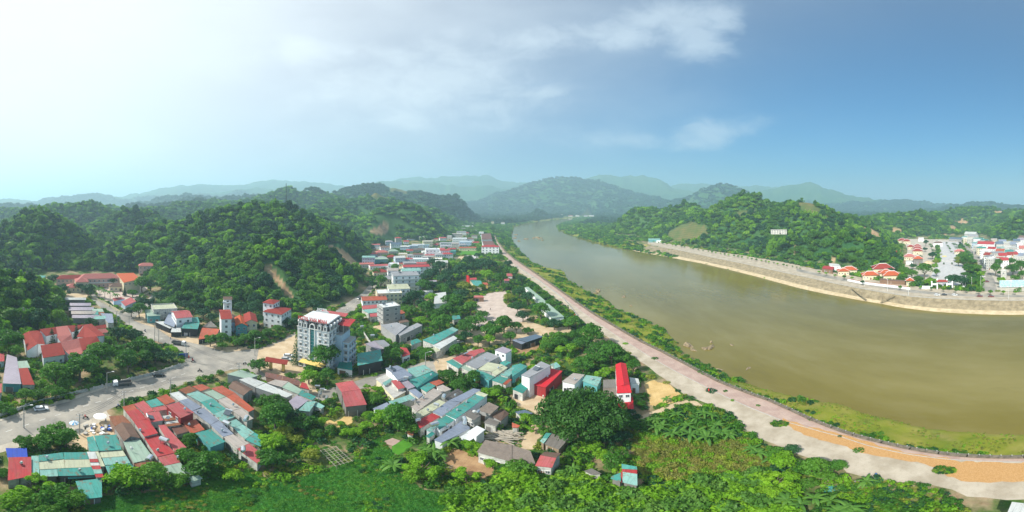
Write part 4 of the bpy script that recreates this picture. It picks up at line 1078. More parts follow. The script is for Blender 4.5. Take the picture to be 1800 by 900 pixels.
mk('pale teal double roof', [('pale_teal', (4.4, 4.1), z5(718,520,890,507,918,556,738,570)), ('teal', (4.1, 3.7), z5(738,570,918,556,942,586,766,640)), ('cream', (4.4, 4.1), z5(652,474,690,472,738,578,700,580))])
mk('detached teal lean-to', [('teal', (3.4, 2.9), z5(530,682,715,662,718,795,580,810))], wall=DCONC)
mk('long thin teal canopy', [('teal', (3.0, 2.8), z5(475,652,662,642,670,655,478,668))], wall=DARK, door=False)
mk('small brown rusted roof', [('rust', (4.4, 4.0), z5(765,226,865,218,925,275,805,295))], wall=BRICKW)
mk('old dark tiled gable roof', [('tile_brown', (5.4, 4.3), z5(858,268,918,368,872,402,800,302)), ('tile_brown', (5.4, 4.3), z5(918,368,858,268,926,280,988,380))], wall=GREYW)
mk('faded pale green roof', [('pale_green', (4.0, 3.5), z5(865,405,985,388,1080,520,940,555))])
mk('narrow rust-brown edge roof', [('rust', (3.3, 3.0), z5(940,557,1100,540,1112,568,960,586))], door=False)
mk('long red roof stepping down the market', [('orange', (4.9, 4.7), z5(860,160,938,140,966,178,882,192)), ('pink', (4.9, 4.7), z5(940,140,1010,115,1085,190,1012,205)), ('red', (4.9, 4.6), z5(882,192,972,176,1035,245,940,264)), ('pink', (5.3, 5.0), z5(1010,205,1118,190,1150,255,1052,270))])
mk('raised red double roof', [('red', (5.6, 5.2), z5(940,264,1040,246,1112,345,1015,370))], wins=2)
mk('long bright red lower roof', [('red', (4.4, 4.0), z5(1015,378,1110,356,1232,482,1105,512)), ('pink', (4.0, 3.7), z5(1106,512,1232,484,1268,550,1150,575))])
mk('faded pink slanting roof', [('pink', (4.6, 4.1), z5(1112,290,1160,285,1312,445,1236,485))], door=False)
mk('pale green end roof by the trees', [('pale_green', (3.6, 3.2), z5(1150,577,1268,552,1345,640,1200,632))])
mk('rust and white chequered roof', [('white', (4.6, 4.5), z5(1130,225,1220,214,1232,232,1142,244)), ('rust', (4.5, 4.4), z5(1142,244,1232,232,1244,250,1152,262)), ('white', (4.4, 4.3), z5(1152,262,1244,250,1258,270,1162,282)), ('rust', (4.3, 4.2), z5(1162,282,1258,270,1275,286,1170,300))], door=False)
mk('grey-brown sheet roof', [('brown', (3.6, 3.2), z5(1200,302,1290,280,1330,332,1240,357))], door=False)
mk('bright rust-orange roof', [('orange', (4.2, 3.8), z5(1280,266,1375,246,1440,320,1345,350))])
mk('tall raised red roof over the market', [('pink', (7.4, 6.6), z5(1165,150,1255,126,1365,200,1270,240))], wall=TIN['red'], wins=2)
mk('small teal roof near the road', [('teal', (4.6, 4.4), z5(1025,122,1100,100,1152,146,1068,165))])
mk('small orange-red roof near the road', [('orange', (4.5, 4.3), z5(1100,96,1170,70,1235,120,1163,146))])
mk('thin faded pink roof', [('pink', (4.4, 4.2), z5(1068,167,1160,150,1182,178,1090,192))], door=False)
mk('pale grey roadside roof', [('white', (4.7, 4.5), z5(1190,66,1255,52,1320,100,1260,120)), ('blue_grey', (4.6, 4.4), z5(1258,118,1322,100,1420,160,1350,190))])
mk('small rust roof at the road', [('rust', (4.5, 4.2), z5(1250,42,1330,12,1385,40,1310,70))])
mk('short orange-red gable roof', [('orange', (4.6, 4.4), z5(1350,16,1420,0,1482,26,1412,50))])
mk('row of three teal roofs', [('pale_teal', (5.2, 5), z5(1310,70,1390,50,1496,100,1410,127)), ('teal', (5.2, 5), z5(1410,127,1496,100,1586,172,1500,210)), ('pale_teal', (5, 4.6), z5(1500,210,1588,174,1652,230,1560,265))])
mk('long beige roof between teal and red', [('pale_green', (4.7, 4.5), z5(1432,56,1500,40,1590,88,1530,110)), ('beige', (4.5, 4.2), z5(1530,112,1592,90,1694,168,1634,186)), ('beige', (4.5, 4.2), z5(1636,188,1696,170,1782,242,1738,262))])
mk('long orange-red strip roof', [('orange', (4.9, 4.6), z5(1484,30,1560,10,1650,60,1592,86)), ('orange', (4.9, 4.6), z5(1592,88,1652,62,1790,176,1752,196))])
mk('long blue-grey strip roof', [('blue_grey', (4.3, 4.0), z5(1352,190,1432,166,1540,252,1480,285)), ('blue_grey', (4.3, 4.0), z5(1480,287,1542,254,1642,350,1570,370))])
mk('bright teal low roof at the market edge', [('teal', (4.2, 3.6), z5(1370,346,1480,316,1586,405,1480,445))], wall=TEALW)
mk('beige roof beside the bright teal one', [('beige', (3.9, 3.6), z5(1572,372,1640,352,1752,416,1666,455))])
mk('small pale teal roof by a water tank', [('pale_teal', (4.2, 4), z5(1592,270,1660,246,1708,282,1640,308))])
mk('pale teal terrace roof', [('pale_teal', (4, 3.7), z5(1642,308,1708,284,1790,340,1722,388)), ('teal', (4, 3.6), z5(1724,390,1792,342,1890,400,1830,440))])
mk('red roof at the pond end', [('pink', (4.0, 3.5), z5(1668,456,1752,418,1860,500,1812,560))])
mk('narrow shaded green roof by the pond', [('pale_green', (3, 2.6), z5(1320,650,1400,640,1425,665,1340,690))], door=False)
# ---- roofs between market and hotel lane
mk('old brown tiled gable roof', [('tile_brown', (5.2, 4.0), zw(175,242,350,340,288,392,125,300)), ('tile_brown', (5.2, 4.0), zw(350,340,175,242,215,235,392,330))], wall=GREYW)
mk('pale striped hall roof', [('pale_green', (5.2, 4.9), zw(110,165,260,118,440,182,340,216)), ('white', (5.4, 4.8), zw(240,222,345,196,515,254,412,302)), ('white', (5.4, 4.6), zw(412,304,520,258,810,380,742,412))], wall=GREYW, wins=2)
mk('pale green roof with a beige ridge', [('beige', (4.9, 4.6), zw(532,258,622,222,760,242,692,302)), ('pale_green', (4.8, 4.4), zw(694,304,762,246,902,330,867,376)), ('teal', (4.6, 4.2), zw(867,378,904,332,1052,402,1016,440))])
mk('lilac-white roof by two big trees', [('lilac', (4.4, 4), zw(765,452,852,386,972,440,836,546))])
mk('small turquoise roof', [('pale_teal', (4, 3.6), zw(956,456,1058,450,984,560,860,546))])
mk('tiny turquoise lean-to', [('pale_teal', (3.4, 3), zw(1060,455,1146,502,1112,530,1032,500))], door=False)
mk('long dark red-brown roof along the forecourt', [('brown', (4.2, 3.7), zw(520,142,700,180,690,240,515,192)), ('brown', (4.2, 3.7), zw(702,180,882,236,880,290,692,242))], wall=BRICKW)
mk('small red roof ending the brown one', [('red', (4.0, 3.5), zw(905,252,950,262,986,330,882,302))])
shed('', [('pink', (6.6, 5.0), z6(738,0,580,58,552,-8,694,-36)), ('pink', (6.6, 5.0), z6(600,68,736,38,780,142,626,170))], name='warehouse', cat='warehouse', group=None, label='red metal-roofed warehouse standing alone among trees below the hotel lane', wall=DCONC) if False else \
shed('', [('pink', (6.6, 5.0), zw(1520,325,1322,355,1256,262,1440,232)), ('pink', (6.6, 4.6), zw(1322,357,1520,327,1590,486,1362,510))], name='warehouse', cat='warehouse', group=None, label='red metal-roofed warehouse standing alone among trees below the hotel lane', wall=DCONC)

# ---- riverside quarter, lower middle
Q = dict(group='metal-roofed houses of the riverside quarter')
shed('two-storey house with a blue-grey roof', [('blue_grey', (7.6, 7.2), zm(185,236,290,210,350,238,242,274)), ('blue_grey', (7.4, 6.8), zm(242,276,352,240,426,300,292,338))], wall=WHITE, name='house', cat='house', wins=2, **Q)
shed('roofless yellow-walled house full of rubble', [('slab', (4.4, 4.3), zm(100,330,190,290,235,330,160,380)), ('slab', (4.2, 4.1), zm(150,380,235,340,370,440,262,500))], wall=CREAM, name='house', cat='house', wins=2, **Q)
shed('small red lean-to on the yellow house', [('pink', (6.0, 5.4), zm(235,345,300,334,362,405,300,421))], name='shed', cat='shed', **Q)
shed('small curved teal awning', [('pale_teal', (5.6, 5.1), zm(160,365,232,326,256,340,182,390))], name='shed', cat='shed', door=False, **Q)
shed('lilac stepped roof with a tank', [('lilac', (5.4, 5), zm(316,352,382,340,448,398,385,420)), ('blue_grey', (4.8, 4.4), zm(390,430,450,415,520,468,480,500))], name='shed', cat='shed', **Q)
shed('large teal roof with two slopes', [('pale_teal', (6.0, 5.2), zm(380,240,530,205,604,258,424,300)), ('teal', (6.0, 4.8), zm(398,340,610,262,656,290,466,405)), ('pale_teal', (5.9, 5.3), zm(424,300,604,258,610,264,398,340))], name='warehouse', cat='warehouse', wall=TEALW, **Q)
shed('small dark teal roof', [('teal', (4.3, 3.9), zm(490,410,570,362,632,390,546,446))], name='shed', cat='shed', **Q)
shed('rusted orange roof', [('orange', (4.5, 4.1), zm(575,360,660,335,706,360,640,390))], name='shed', cat='shed', wall=BRICKW, **Q)
shed('long beige roof', [('beige', (4.8, 4.4), zm(632,400,692,380,768,420,712,442)), ('beige', (4.8, 4.3), zm(450,530,608,412,702,442,520,576))], name='house', cat='house', **Q)
shed('brown cement-sheet gable', [('cement', (5.0, 4.4), zm(680,490,820,415,846,426,706,506)), ('cement', (5.0, 4.3), zm(708,506,848,428,874,444,752,522))], name='house', cat='house', wall=GREYW, **Q)
shed('patched cream-green strip roof', [('cream', (4.6, 4.2), zm(430,642,560,566,640,590,472,682)), ('cream', (4.6, 4.2), zm(562,564,660,510,726,540,642,588))], name='shed', cat='shed', **Q)
shed('small beige flat roof', [('beige', (4.2, 4), zm(410,572,460,552,520,580,466,615))], name='shed', cat='shed', **Q)
shed('pale teal narrow roof', [('pale_teal', (5, 4.5), zm(210,530,400,465,450,500,262,560))], name='shed', cat='shed', **Q)
shed('blue-grey roof under the round tree', [('blue_grey', (4.6, 4.2), zm(75,590,200,535,272,600,130,634))], name='shed', cat='shed', wall=WHITE, wins=1, **Q)
shed('very long blue-grey roof', [('blue_grey', (5.2, 4.9), zm(740,520,960,412,1030,426,850,530)), ('blue_grey', (5.2, 4.8), zm(600,620,738,522,848,532,682,660))], name='house', cat='house', **Q)
shed('red roof beside the long blue-grey one', [('red', (4.7, 4.2), zm(460,700,600,630,670,660,490,766))], name='house', cat='house', **Q)
shed('long bright teal roof with pale end', [('teal', (5.4, 5.0), zm(710,640,976,465,1062,492,802,682)), ('cream', (5.5, 5.1), zm(976,455,1010,438,1090,468,1056,490))], name='house', cat='house', wall=WHITE, wins=4, **Q)
shed('teal roof below the long teal one', [('teal', (4.8, 4.3), zm(602,716,722,650,800,686,660,776)), ('pale_teal', (4.6, 4.3), zm(540,780,600,742,640,740,600,790))], name='house', cat='house', wall=WHITE, wins=2, **Q)
shed('low lilac-grey roof', [('blue_grey', (3.7, 3.2), zm(612,866,850,700,940,760,680,890))], name='shed', cat='shed', wall=WHITE, **Q)
shed('tiny teal lean-to', [('teal', (3.6, 3.2), zm(540,832,598,790,622,812,572,850))], name='shed', cat='shed', door=False, **Q)
shed('square weathered grey-roofed house', [('cement', (5.0, 4.5), zm(876,646,930,602,1035,640,970,692))], name='house', cat='house', wall=OLDW, wins=2, **Q)
shed('old grey gable-roofed house', [('old_tile', (5.0, 4.2), zm(1095,532,1186,574,1112,640,1000,602))], name='house', cat='house', wall=GREYW, **Q)
shed('brown gable-roofed old house', [('tile_brown', (5.0, 4.1), zm(1210,590,1096,655,1130,662,1236,604)), ('tile_brown', (5.0, 4.0), zm(1130,662,1236,604,1276,634,1200,702))], name='house', cat='house', wall=GREYW, **Q)
shed('low weathered annex', [('cement', (4.0, 3.6), zm(1050,712,1100,668,1198,702,1160,746))], name='shed', cat='shed', wall=OLDW, **Q)
shed('flat white-roofed house with clutter', [('white_slab', (4.6, 4.6), zm(900,800,992,740,1066,775,986,838)), ('white_slab', (3.4, 3.4), zm(840,842,900,806,970,846,930,872))], name='house', cat='house', wall=WHITE, wins=2, **Q)
shed('pinkish-red roof facing the lane', [('pink', (5.0, 4.6), zm(776,150,940,82,1000,112,862,200)), ('pink', (5.2, 4.8), zm(940,82,1040,60,1066,88,990,112))], name='house', cat='house', **Q)
shed('dark teal front roof', [('teal', (4.4, 3.8), zm(720,176,788,152,866,212,830,240))], name='shed', cat='shed', **Q)
shed('wide grey metal roof', [('grey', (5.8, 5.2), zm(890,196,1080,92,1194,130,986,242))], name='warehouse', cat='warehouse', **Q)
shed('curved cream roof', [('cream', (5.3, 4.9), zm(1000,246,1090,182,1226,208,1122,266))], name='warehouse', cat='warehouse', **Q)
shed('pale green strip roof', [('pale_green', (4.6, 4.2), zm(850,230,890,205,985,242,942,270))], name='shed', cat='shed', **Q)
shed('teal roof over the yard', [('teal', (4.8, 4.2), zm(945,272,1002,246,1152,310,1100,345))], name='shed', cat='shed', wall=TEALW, **Q)
shed('pale sheet roof', [('cream', (5.0, 4.6), zm(1118,266,1228,214,1262,230,1152,306))], name='shed', cat='shed', **Q)
shed('little dark teal roof', [('teal', (4.7, 4.4), zm(1190,190,1240,166,1292,186,1240,215))], name='shed', cat='shed', **Q)
shed('teal roof with a rusty corner', [('teal', (4.4, 3.9), zm(1120,340,1192,296,1270,325,1216,372)), ('orange', (4.2, 3.8), zm(1218,372,1272,326,1300,336,1242,386))], name='shed', cat='shed', **Q)
shed('pale teal pitched roof', [('pale_teal', (5.2, 4.6), zm(1196,290,1300,226,1352,246,1262,312))], name='shed', cat='shed', **Q)
shed('two-storey house with a lilac roof', [('lilac', (7.8, 7.2), zm(1145,76,1220,45,1302,76,1246,108))], name='house', cat='house', wall=WHITE, wins=2, **Q)
shed('long teal ridge roof', [('teal', (5.2, 4.7), z3(0,770,60,755,108,775,0,850))], name='house', cat='house', wall=TEALW, **Q)
shed('dark green roof by the red one', [('green', (4.3, 3.9), z7(0,35,75,-15,118,20,75,65))], name='shed', cat='shed', **Q)
shed('', [('grey', (9.0, 8.2), z3(120,855,275,770,240,755,90,835)), ('grey', (9.0, 8.2), z3(275,770,120,855,62,838,205,740))], name='house', cat='house', group=None, wall=WHITE, wins=4, label='white two-storey gabled house with grey roof beside the bright red roof')
shed('', [('bright_red', (5.6, 4.8), z3(275,790,356,808,236,925,125,898))], name='house', cat='house', group=None, wall=TIN['red'], label='broad bright red lean-to roof against the white gabled house')
shed('tiny turquoise roof behind the gabled house', [('pale_teal', (4.8, 4.5), z3(270,762,312,746,342,776,300,792))], name='shed', cat='shed', **Q)
shed('beige roof with a curved ridge', [('beige', (5.2, 4.6), z3(350,882,430,822,512,834,440,902))], name='house', cat='house', wall=WHITE, wins=1, **Q)
shed('pale turquoise roof', [('pale_teal', (4.6, 4.2), z3(494,878,520,836,632,852,600,918))], name='house', cat='house', wall=TEALW, **Q)
shed('grey roof with a tiled half', [('cement', (5.6, 5.0), z3(640,870,726,866,732,925,640,928)), ('old_tile', (5.0, 4.3), z3(640,930,732,927,736,990,646,975))], name='house', cat='house', wall=CREAM, wins=2, **Q)
r = shed('', [('bright_red', (9.2, 8.4), z3(765,748,790,905,735,915,728,762)), ('bright_red', (9.2, 8.4), z3(790,905,765,748,802,756,828,905)), ('bright_red', (8.8, 8.0), z3(738,910,828,905,842,960,736,965))], name='house', cat='house', group=None, wall=WHITE, wins=2, label='narrow two-storey house with bright red ridged roof beside the tan field')
shed('', [('bright_red', (4.4, 3.6), z7(740,92,850,90,857,174,740,178))], name='porch', cat='porch', group=None, wall=WHITE, label='bright red lean-to porch roof below the narrow red-roofed house')
shed('white flat annex behind the narrow red house', [('white', (5.0, 4.7), z3(826,852,888,862,898,896,834,893))], name='shed', cat='shed', wall=WHITE, **Q)
shed('grey patched shed roof with a teal corner', [('cement', (3.9, 3.0), z7(280,346,410,370,330,460,225,420)), ('teal', (3.9, 3.6), z7(240,342,278,346,250,380,215,378)), ('pale_teal', (3.6, 3.2), z7(215,380,250,382,222,418,196,400))], name='shed', cat='shed', wall=WOOD, **Q)
shed('', [('pink', (5.6, 4.6), z7(200,500,312,520,282,588,162,575)), ('tile_brown', (5.6, 4.9), z7(312,518,200,498,230,476,345,485))], name='hut', cat='hut', group=None, wall=OLDW, wins=2, label='white hut with faded pink roof at the end of the old tiled longhouse')
shed('', [('old_tile', (5.8, 4.4), z6(1612,392,1800,428,1800,545,1552,478)), ('old_tile', (5.8, 4.4), z7(0,428,130,470,165,560,0,548))], name='longhouse', cat='house', group=None, wall=OLDW, wins=4, label='long low old house with weathered brown tiled roof and whitewashed wall')
shed('', [('teal', (5.2, 4.6), z7(770,560,878,580,880,602,772,596)), ('red', (4.9, 4.8), z7(772,597,880,603,880,630,774,614)), ('pale_teal', (4.7, 3.6), z7(778,616,880,632,882,715,776,690)), ('red', (4.72, 3.6), z7(766,614,778,616,776,690,766,690)), ('teal', (4.2, 3.6), z7(765,622,766,688,694,664,700,648))], name='shack', cat='shack', group=None, wall=DCONC, label='teal and pale blue shack crossed by red bands at the edge of the leafy bushes', jitter=0)
shed('small brick-red roof', [('orange', (3.4, 3.0), z7(0,270,58,292,42,306,0,305))], name='shed', cat='shed', **Q)
shed('dark tarpaulin shelter', [('dark_blue', (3.0, 2.5), z7(20,195,90,180,150,205,60,225))], name='shed', cat='shed', door=False, **Q)
shed('grey cloth shelter', [('cement', (2.6, 2.2), z7(505,612,560,592,630,630,560,636))], name='shed', cat='shed', door=False, **Q)
shed('white roof in the corner by the road', [('white', (4.5, 4.2), z8(1715,828,1800,838,1810,925,1685,900))], name='shed', cat='shed', group=None, label='white-roofed shed beside the riverside road at the very edge of the trees')
shed('small red sheet roof under the round tree', [('rust', (3.0, 2.6), zm(370,790,440,790,430,826,392,822))], name='shed', cat='shed', door=False, **Q)

# ---- between hotel and plaza
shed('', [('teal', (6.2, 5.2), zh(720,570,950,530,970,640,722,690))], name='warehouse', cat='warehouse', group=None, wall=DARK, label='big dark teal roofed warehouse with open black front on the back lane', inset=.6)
shed('', [('green', (4.0, 3.4), zh(575,575,665,560,672,735,520,710))], name='shed', cat='shed', group=None, wall=WHITE, label='teal annex roof against the hotel, coloured darker for its shade')  # shade of the hotel put into the roof colour: a darker teal
shed('', [('grey', (6.2, 5.2), z2(990,466,1062,492,982,560,875,485)), ('grey', (5.6, 5.0), z2(1132,470,1172,485,1012,562,986,540))], name='workshop', cat='workshop', group=None, wall=GREYW, wins=3, label='long grey workshop with faded metal roofs beside the dirt yard')
shed('', [('teal', (5.6, 5.0), z2(1170,590,1350,512,1400,532,1250,622)), ('white', (5.2, 4.7), z2(1242,628,1390,560,1416,578,1292,655)), ('pale_teal', (5.2, 4.9), z2(1330,522,1380,498,1424,518,1385,545)), ('teal', (4.6, 4.0), z2(1086,596,1132,580,1168,600,1092,626)), ('cream', (4.2, 3.8), z2(1232,650,1284,634,1310,660,1270,674))], name='workshop', cat='workshop', group=None, wall=OLDW, wins=3, label='teal and white roofed workshop row at the corner of the dirt lane')
shed('', [('white', (6.4, 5.6), z2(1258,262,1335,252,1342,330,1250,336))], name='hall', cat='hall', group=None, wall=WHITE, label='pale grey steep-roofed hall among the trees beyond the workshop')
shed('', [('red', (5.0, 4.2), z2(1012,640,1060,646,1086,690,1030,710))], name='house', cat='house', group=None, wall=WHITE, wins=2, label='white house with red roof behind the round tree of the teal warehouse')
shed('', [('lilac', (5.4, 4.6), z2(830,596,768,616,858,662,905,650)), ('grey', (5.4, 4.4), z2(830,595,905,650,942,624,900,590))], name='house', cat='house', group=None, wall=GREYW, label='grey gabled house directly behind the big teal warehouse')
for d, c, h, q in [('pink patched roof', 'pink', 5, (742,350,855,340,862,365,750,376)), ('pale teal roof', 'pale_teal', 5, (746,378,862,366,866,395,790,402)), ('small pink roof', 'pink', 4.5, (800,405,858,400,860,425,802,427)), ('round-edged brown-red roof', 'tile_brown', 4, (1000,448,1050,440,1080,460,1010,472)),
                   ('small red roof', 'orange', 4.5, (990,385,1030,378,1050,400,1000,412)), ('teal patch roof', 'teal', 4.5, (1378,425,1430,415,1440,440,1388,448))]:
    shed(d, [(c, (h, h-.4), z2(*q))], name='shed', cat='shed', group='low roofs round the unfinished block')
shed('', [('slab', (11.6, 11.6), z2(862,348,975,328,992,345,958,362)), ], name='block', cat='building', group=None, wall=GREYW, label='-') if False else None
block('', 683, 537, 10.5, 9, 24, 11.6, 4, GREYW, 'flat', 'white_slab', nx=2, name='unfinished_block', cat='building', label='unfinished grey concrete block of four storeys with an arched top window', ww=1.5, wh=1.4)
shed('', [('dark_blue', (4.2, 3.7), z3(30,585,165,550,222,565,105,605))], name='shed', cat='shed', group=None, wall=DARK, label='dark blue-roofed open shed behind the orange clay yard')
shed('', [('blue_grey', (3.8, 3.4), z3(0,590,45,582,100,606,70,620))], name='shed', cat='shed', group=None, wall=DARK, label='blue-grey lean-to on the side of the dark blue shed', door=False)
shed('', [('pale_green', (4.2, 3.6), zp(905,470,960,460,1190,655,1060,670)), ('pale_green', (4.2, 3.6), zp(800,365,835,360,960,460,905,468))], name='long_shed', cat='shed', group=None, wall=WHITE, label='long pale roofed market hall hidden by the row of trees on the river road')
shed('', [('teal', (5.2, 4.4), zp(262,295,370,300,382,350,300,352)), ('red', (6.0, 5.4), zp(240,275,320,268,330,288,250,295))], name='hall', cat='hall', group=None, wall=CREAM, label='teal-roofed community hall with a red flag in front at the head of the plaza')
shed('', [('tile_pink', (4.2, 3.5), zp(300,446,380,446,400,466,290,466))], name='pavilion', cat='pavilion', group=None, wall=SHUT, label='small pink-roofed pavilion on the plaza edge')
shed('', [('orange', (4.6, 4.2), zp(384,318,430,318,440,340,384,340))], name='kiosk', cat='kiosk', group=None, wall=YELW, label='small orange kiosk next to the teal-roofed hall')
shed('', [('pink', (4.6, 4.2), zp(620,228,676,228,680,255,625,255))], name='house', cat='house', group='small red roofs by the river road trees', label='red-roofed house between trees beside the river road, the farther of two')
shed('', [('pink', (4.2, 3.8), zp(596,280,650,280,648,304,598,304))], name='house', cat='house', group='small red roofs by the river road trees', label='red-roofed hut between trees beside the river road, the nearer of two')
shed('', [('teal', (4.0, 3.6), zp(82,645,150,645,155,680,85,685))], name='shed', cat='shed', group=None, label='small turquoise roof among trees below the plaza')

# ---- hotel: white block with mansard, blue wing, rooftop red roofs
def hotel():
    A, B, C = P(524, 566.5, 21.0), P(578, 577, 21.0), P(605, 562.5, 21.0)   # eaves corners of the front and right faces
    u = (B-A); W = u.length; u.normalize(); v = Vector((-u.y, u.x, 0)); Dp = abs((C-B).dot(v)); W = min(W, 19); Dp = min(max(Dp, 11), 16)
    rz = math.atan2(u.y, u.x); o = (A+B)/2+v*(Dp/2); root = empty('hotel', (o.x, o.y, 0), rz, 'tall white seven-storey hotel with slate mansard roof and red rooftop sign', 'hotel')
    hE, hT = 19.2, 22.6
    mb = MB(); mb.box((0, 0, 0), (W, Dp, hE), WHITE)
    for k in range(1, 6): mb.box((0, 0, 3.2*k-.05), (W+.16, Dp+.16, .16), FRAME)
    for sx in (-1, 1):
        for sy in (-1, 1): mb.box((sx*(W/2-.1), sy*(Dp/2-.1), 0), (.5, .5, hE-.02), FRAME)
    mb.box((0, 0, hE), (W+.7, Dp+.7, .25), FRAME); mb.build('wall', root)
    mb = MB(); mb.box((0, 0, hE+.25), (W+.2, Dp+.2, hT-hE-.25), SLATE, taper=.93); mb.build('mansard', root)
    mb = MB(); mb.box((0, 0, hT), (W*.95, Dp*.95, .2), FRAME); mb.slab([(W*.46, Dp*.46, hT+.6), (-W*.46, Dp*.46, hT+.6), (-W*.46, -Dp*.46, hT+.28), (W*.46, -Dp*.46, hT+.28)], .08, TIN['white_slab']); mb.build('roof', root)
    fr = [-.41, -.24, .22, .40]
    for (fx, fy, L, ang, cols) in ((0, -Dp/2, W, 0, fr), (W/2, 0, Dp, math.pi/2, [-.38, -.13, .12, .37]), (-W/2, 0, Dp, -math.pi/2, [-.35, 0, .35])):
        for t in cols:
            x, y = fx+math.cos(ang)*t*L, fy+math.sin(ang)*t*L
            for fl in range(6):
                link('window', win_mesh(.95, 1.35, True), root, (x+math.sin(ang)*.03, y-math.cos(ang)*.03, 3.2*fl+.8), ang)
                mb2 = BALC; link('balcony', mb2, root, (x+math.sin(ang)*.03, y-math.cos(ang)*.03, 3.2*fl+.5), ang)
            link('dormer', DORM, root, (x-math.sin(ang)*.15, y+math.cos(ang)*.15, hE+.3), ang)
    mb = MB(); x0 = -.02*W-.9
    for k in range(12): mb.face([(x0, -Dp/2-.12, 1.2+k*1.55), (x0+1.8, -Dp/2-.12, 1.2+k*1.55), (x0+1.8, -Dp/2-.12, 2.6+k*1.55), (x0, -Dp/2-.12, 2.6+k*1.55)], TEALG)
    mb.build('stair_glazing', root)
    mb = MB()
    for s in (-1.1, 1.1): mb.box((x0+.9+s, -Dp/2-.12, .2), (.36, .4, 20.2), FRAME)
    n = 8
    for k in range(n):
        a0, a1 = math.pi*k/n, math.pi*(k+1)/n; c = (x0+.9, 20.4)
        mb.face([(c[0]+1.28*math.cos(t), -Dp/2-.3, c[1]+1.28*math.sin(t)) for t in (a1, a0)]+[(c[0]+.92*math.cos(t), -Dp/2-.3, c[1]+.92*math.sin(t)) for t in (a0, a1)], FRAME)
        mb.face([(c[0]+1.28*math.cos(t), -Dp/2-.3, c[1]+1.28*math.sin(t)) for t in (a0, a1)]+[(c[0]+1.28*math.cos(t), -Dp/2+.8, c[1]+1.28*math.sin(t)) for t in (a1, a0)], FRAME)
    mb.build('stair_arch', root)
    # sign letters stand as real plates on a rail along the front eaves
    def text(name, s, size, x, y, z, ang=0, mat=REDP, wide=1.0):
        cu = bpy.data.curves.new(name, 'FONT'); cu.body = s; cu.size = size; cu.extrude = .08; cu.offset = .035; cu.resolution_u = 2; cu.align_x = 'CENTER'; cu.space_character = 1.08
        t = bpy.data.objects.new(name, cu); COL.objects.link(t); dg = bpy.context.evaluated_depsgraph_get(); me = bpy.data.meshes.new_from_object(t.evaluated_get(dg)); bpy.data.objects.remove(t)
        me.materials.clear(); me.materials.append(mat); w_ = link(name, me, root, (x, y, z), (R(90), 0, ang)); w_.scale = (wide, 1, 1); return w_
    text('sign_lettering', 'HOTEL VAN MINH', 2.25, -.3, -Dp/2-.15, hE+3.5, 0, REDP, W*.93/19.6)
    text('sign_lettering', 'HOTEL', 1.5, -W*.12, Dp/2-.8, hT+1.4, 0, FRAME)
    mb = MB(); mb.box((-W*.12, Dp/2-.75, hT+.2), (6, .1, 1.1), METAL); mb.build('sign_stand', root)
    mb = MB(); mb.box((-.3, -Dp/2-.05, hE+3.25), (W*.95, .12, .14), METAL)
    for k in range(6): mb.box((-.3+(k/5-.5)*W*.9, -Dp/2+.05, hE+2.4), (.1, .1, 2.9), METAL)
    mb.build('sign_frame', root)
    # blue rear wing with balconies, red roofs on top
    q0 = Vector((W/2+2.2, Dp*.18, 0))
    mb = MB(); mb.box((W/2+1.5, Dp*.30, 0), (3.0, Dp*.7, 16.4), BLUEW); mb.box((W/2+4.3, Dp*.34, 0), (2.6, Dp*.6, 13.0), BLUEW)
    for k in range(1, 5): mb.box((W/2+4.3, Dp*.34, 3.2*k-.06), (2.8, Dp*.62, .14), FRAME)
    mb.box((W/2+1.5, Dp*.30, 16.4), (3.1, Dp*.72, .2), CONC); mb.box((W/2+4.3, Dp*.34, 13.0), (2.8, Dp*.62, .2), CONC)
    mb.build('wing', root)
    for fl in range(4):
        link('window', win_mesh(1.1, 1.5, True), root, (W/2+4.3, Dp*.04-.03, 3.2*fl+.9), 0); link('balcony', BALC, root, (W/2+4.3, Dp*.04-.03, 3.2*fl+.5), 0)
        for k in range(3): link('window', win_mesh(1.1, 1.4, True), root, (W/2+5.63, Dp*.34+(k-1)*2.4, 3.2*fl+.9), math.pi/2); link('balcony', BALC, root, (W/2+5.63, Dp*.34+(k-1)*2.4, 3.2*fl+.5), math.pi/2)
    mb = MB()
    zz0 = 20.6
    mb.slab([(W/2+5.6, Dp*.66, zz0+.7), (W/2-.5, Dp*.66, zz0+.7), (W/2-.5, Dp*.10, zz0-.3), (W/2+5.6, Dp*.10, zz0-.3)], .1, TIN['red'])
    mb.slab([(W/2+1.5, Dp*.80, zz0+2.4), (-W*.30, Dp*.80, zz0+2.4), (-W*.30, Dp*.54, zz0+1.8), (W/2+1.5, Dp*.54, zz0+1.8)], .1, TIN['pink'])
    mb.build('wing_roof', root)
    mb = MB()
    for x_ in (W/2+.3, W/2+2.8):
        for y_ in (Dp*.12, Dp*.6): mb.box((x_, y_, 16.4), (.25, .25, 4.0), CONC)
    mb.box((W/2+1.5, Dp*.4, 16.6), (2.4, Dp*.34, 2.6), DCONC); mb.build('terrace', root)
    mb = MB(); mb.slab([(W*.42, -Dp/2-3.2, 4.0), (-W*.35, -Dp/2-3.2, 4.0), (-W*.35, -Dp/2, 4.3), (W*.42, -Dp/2, 4.3)][::-1], .15, YELW); mb.build('entrance_canopy', root)
BALC = None
_b = MB(); _b.box((0, -.35, 0), (1.7, .6, .12), FRAME, bottom=True); _b.box((0, -.63, .12), (1.5, .05, .4), FRAME); BALC = _b.mesh('balcony')
_b = MB(); _b.box((0, -.2, 0), (1.5, 1.0, 2.0), FRAME); _b.slab([(0, -.85, 2.9), (0, .5, 2.9), (-.95, .5, 1.95), (-.95, -.85, 1.95)], .08, FRAME); _b.slab([(0, .5, 2.9), (0, -.85, 2.9), (.95, -.85, 1.95), (.95, .5, 1.95)], .08, FRAME)
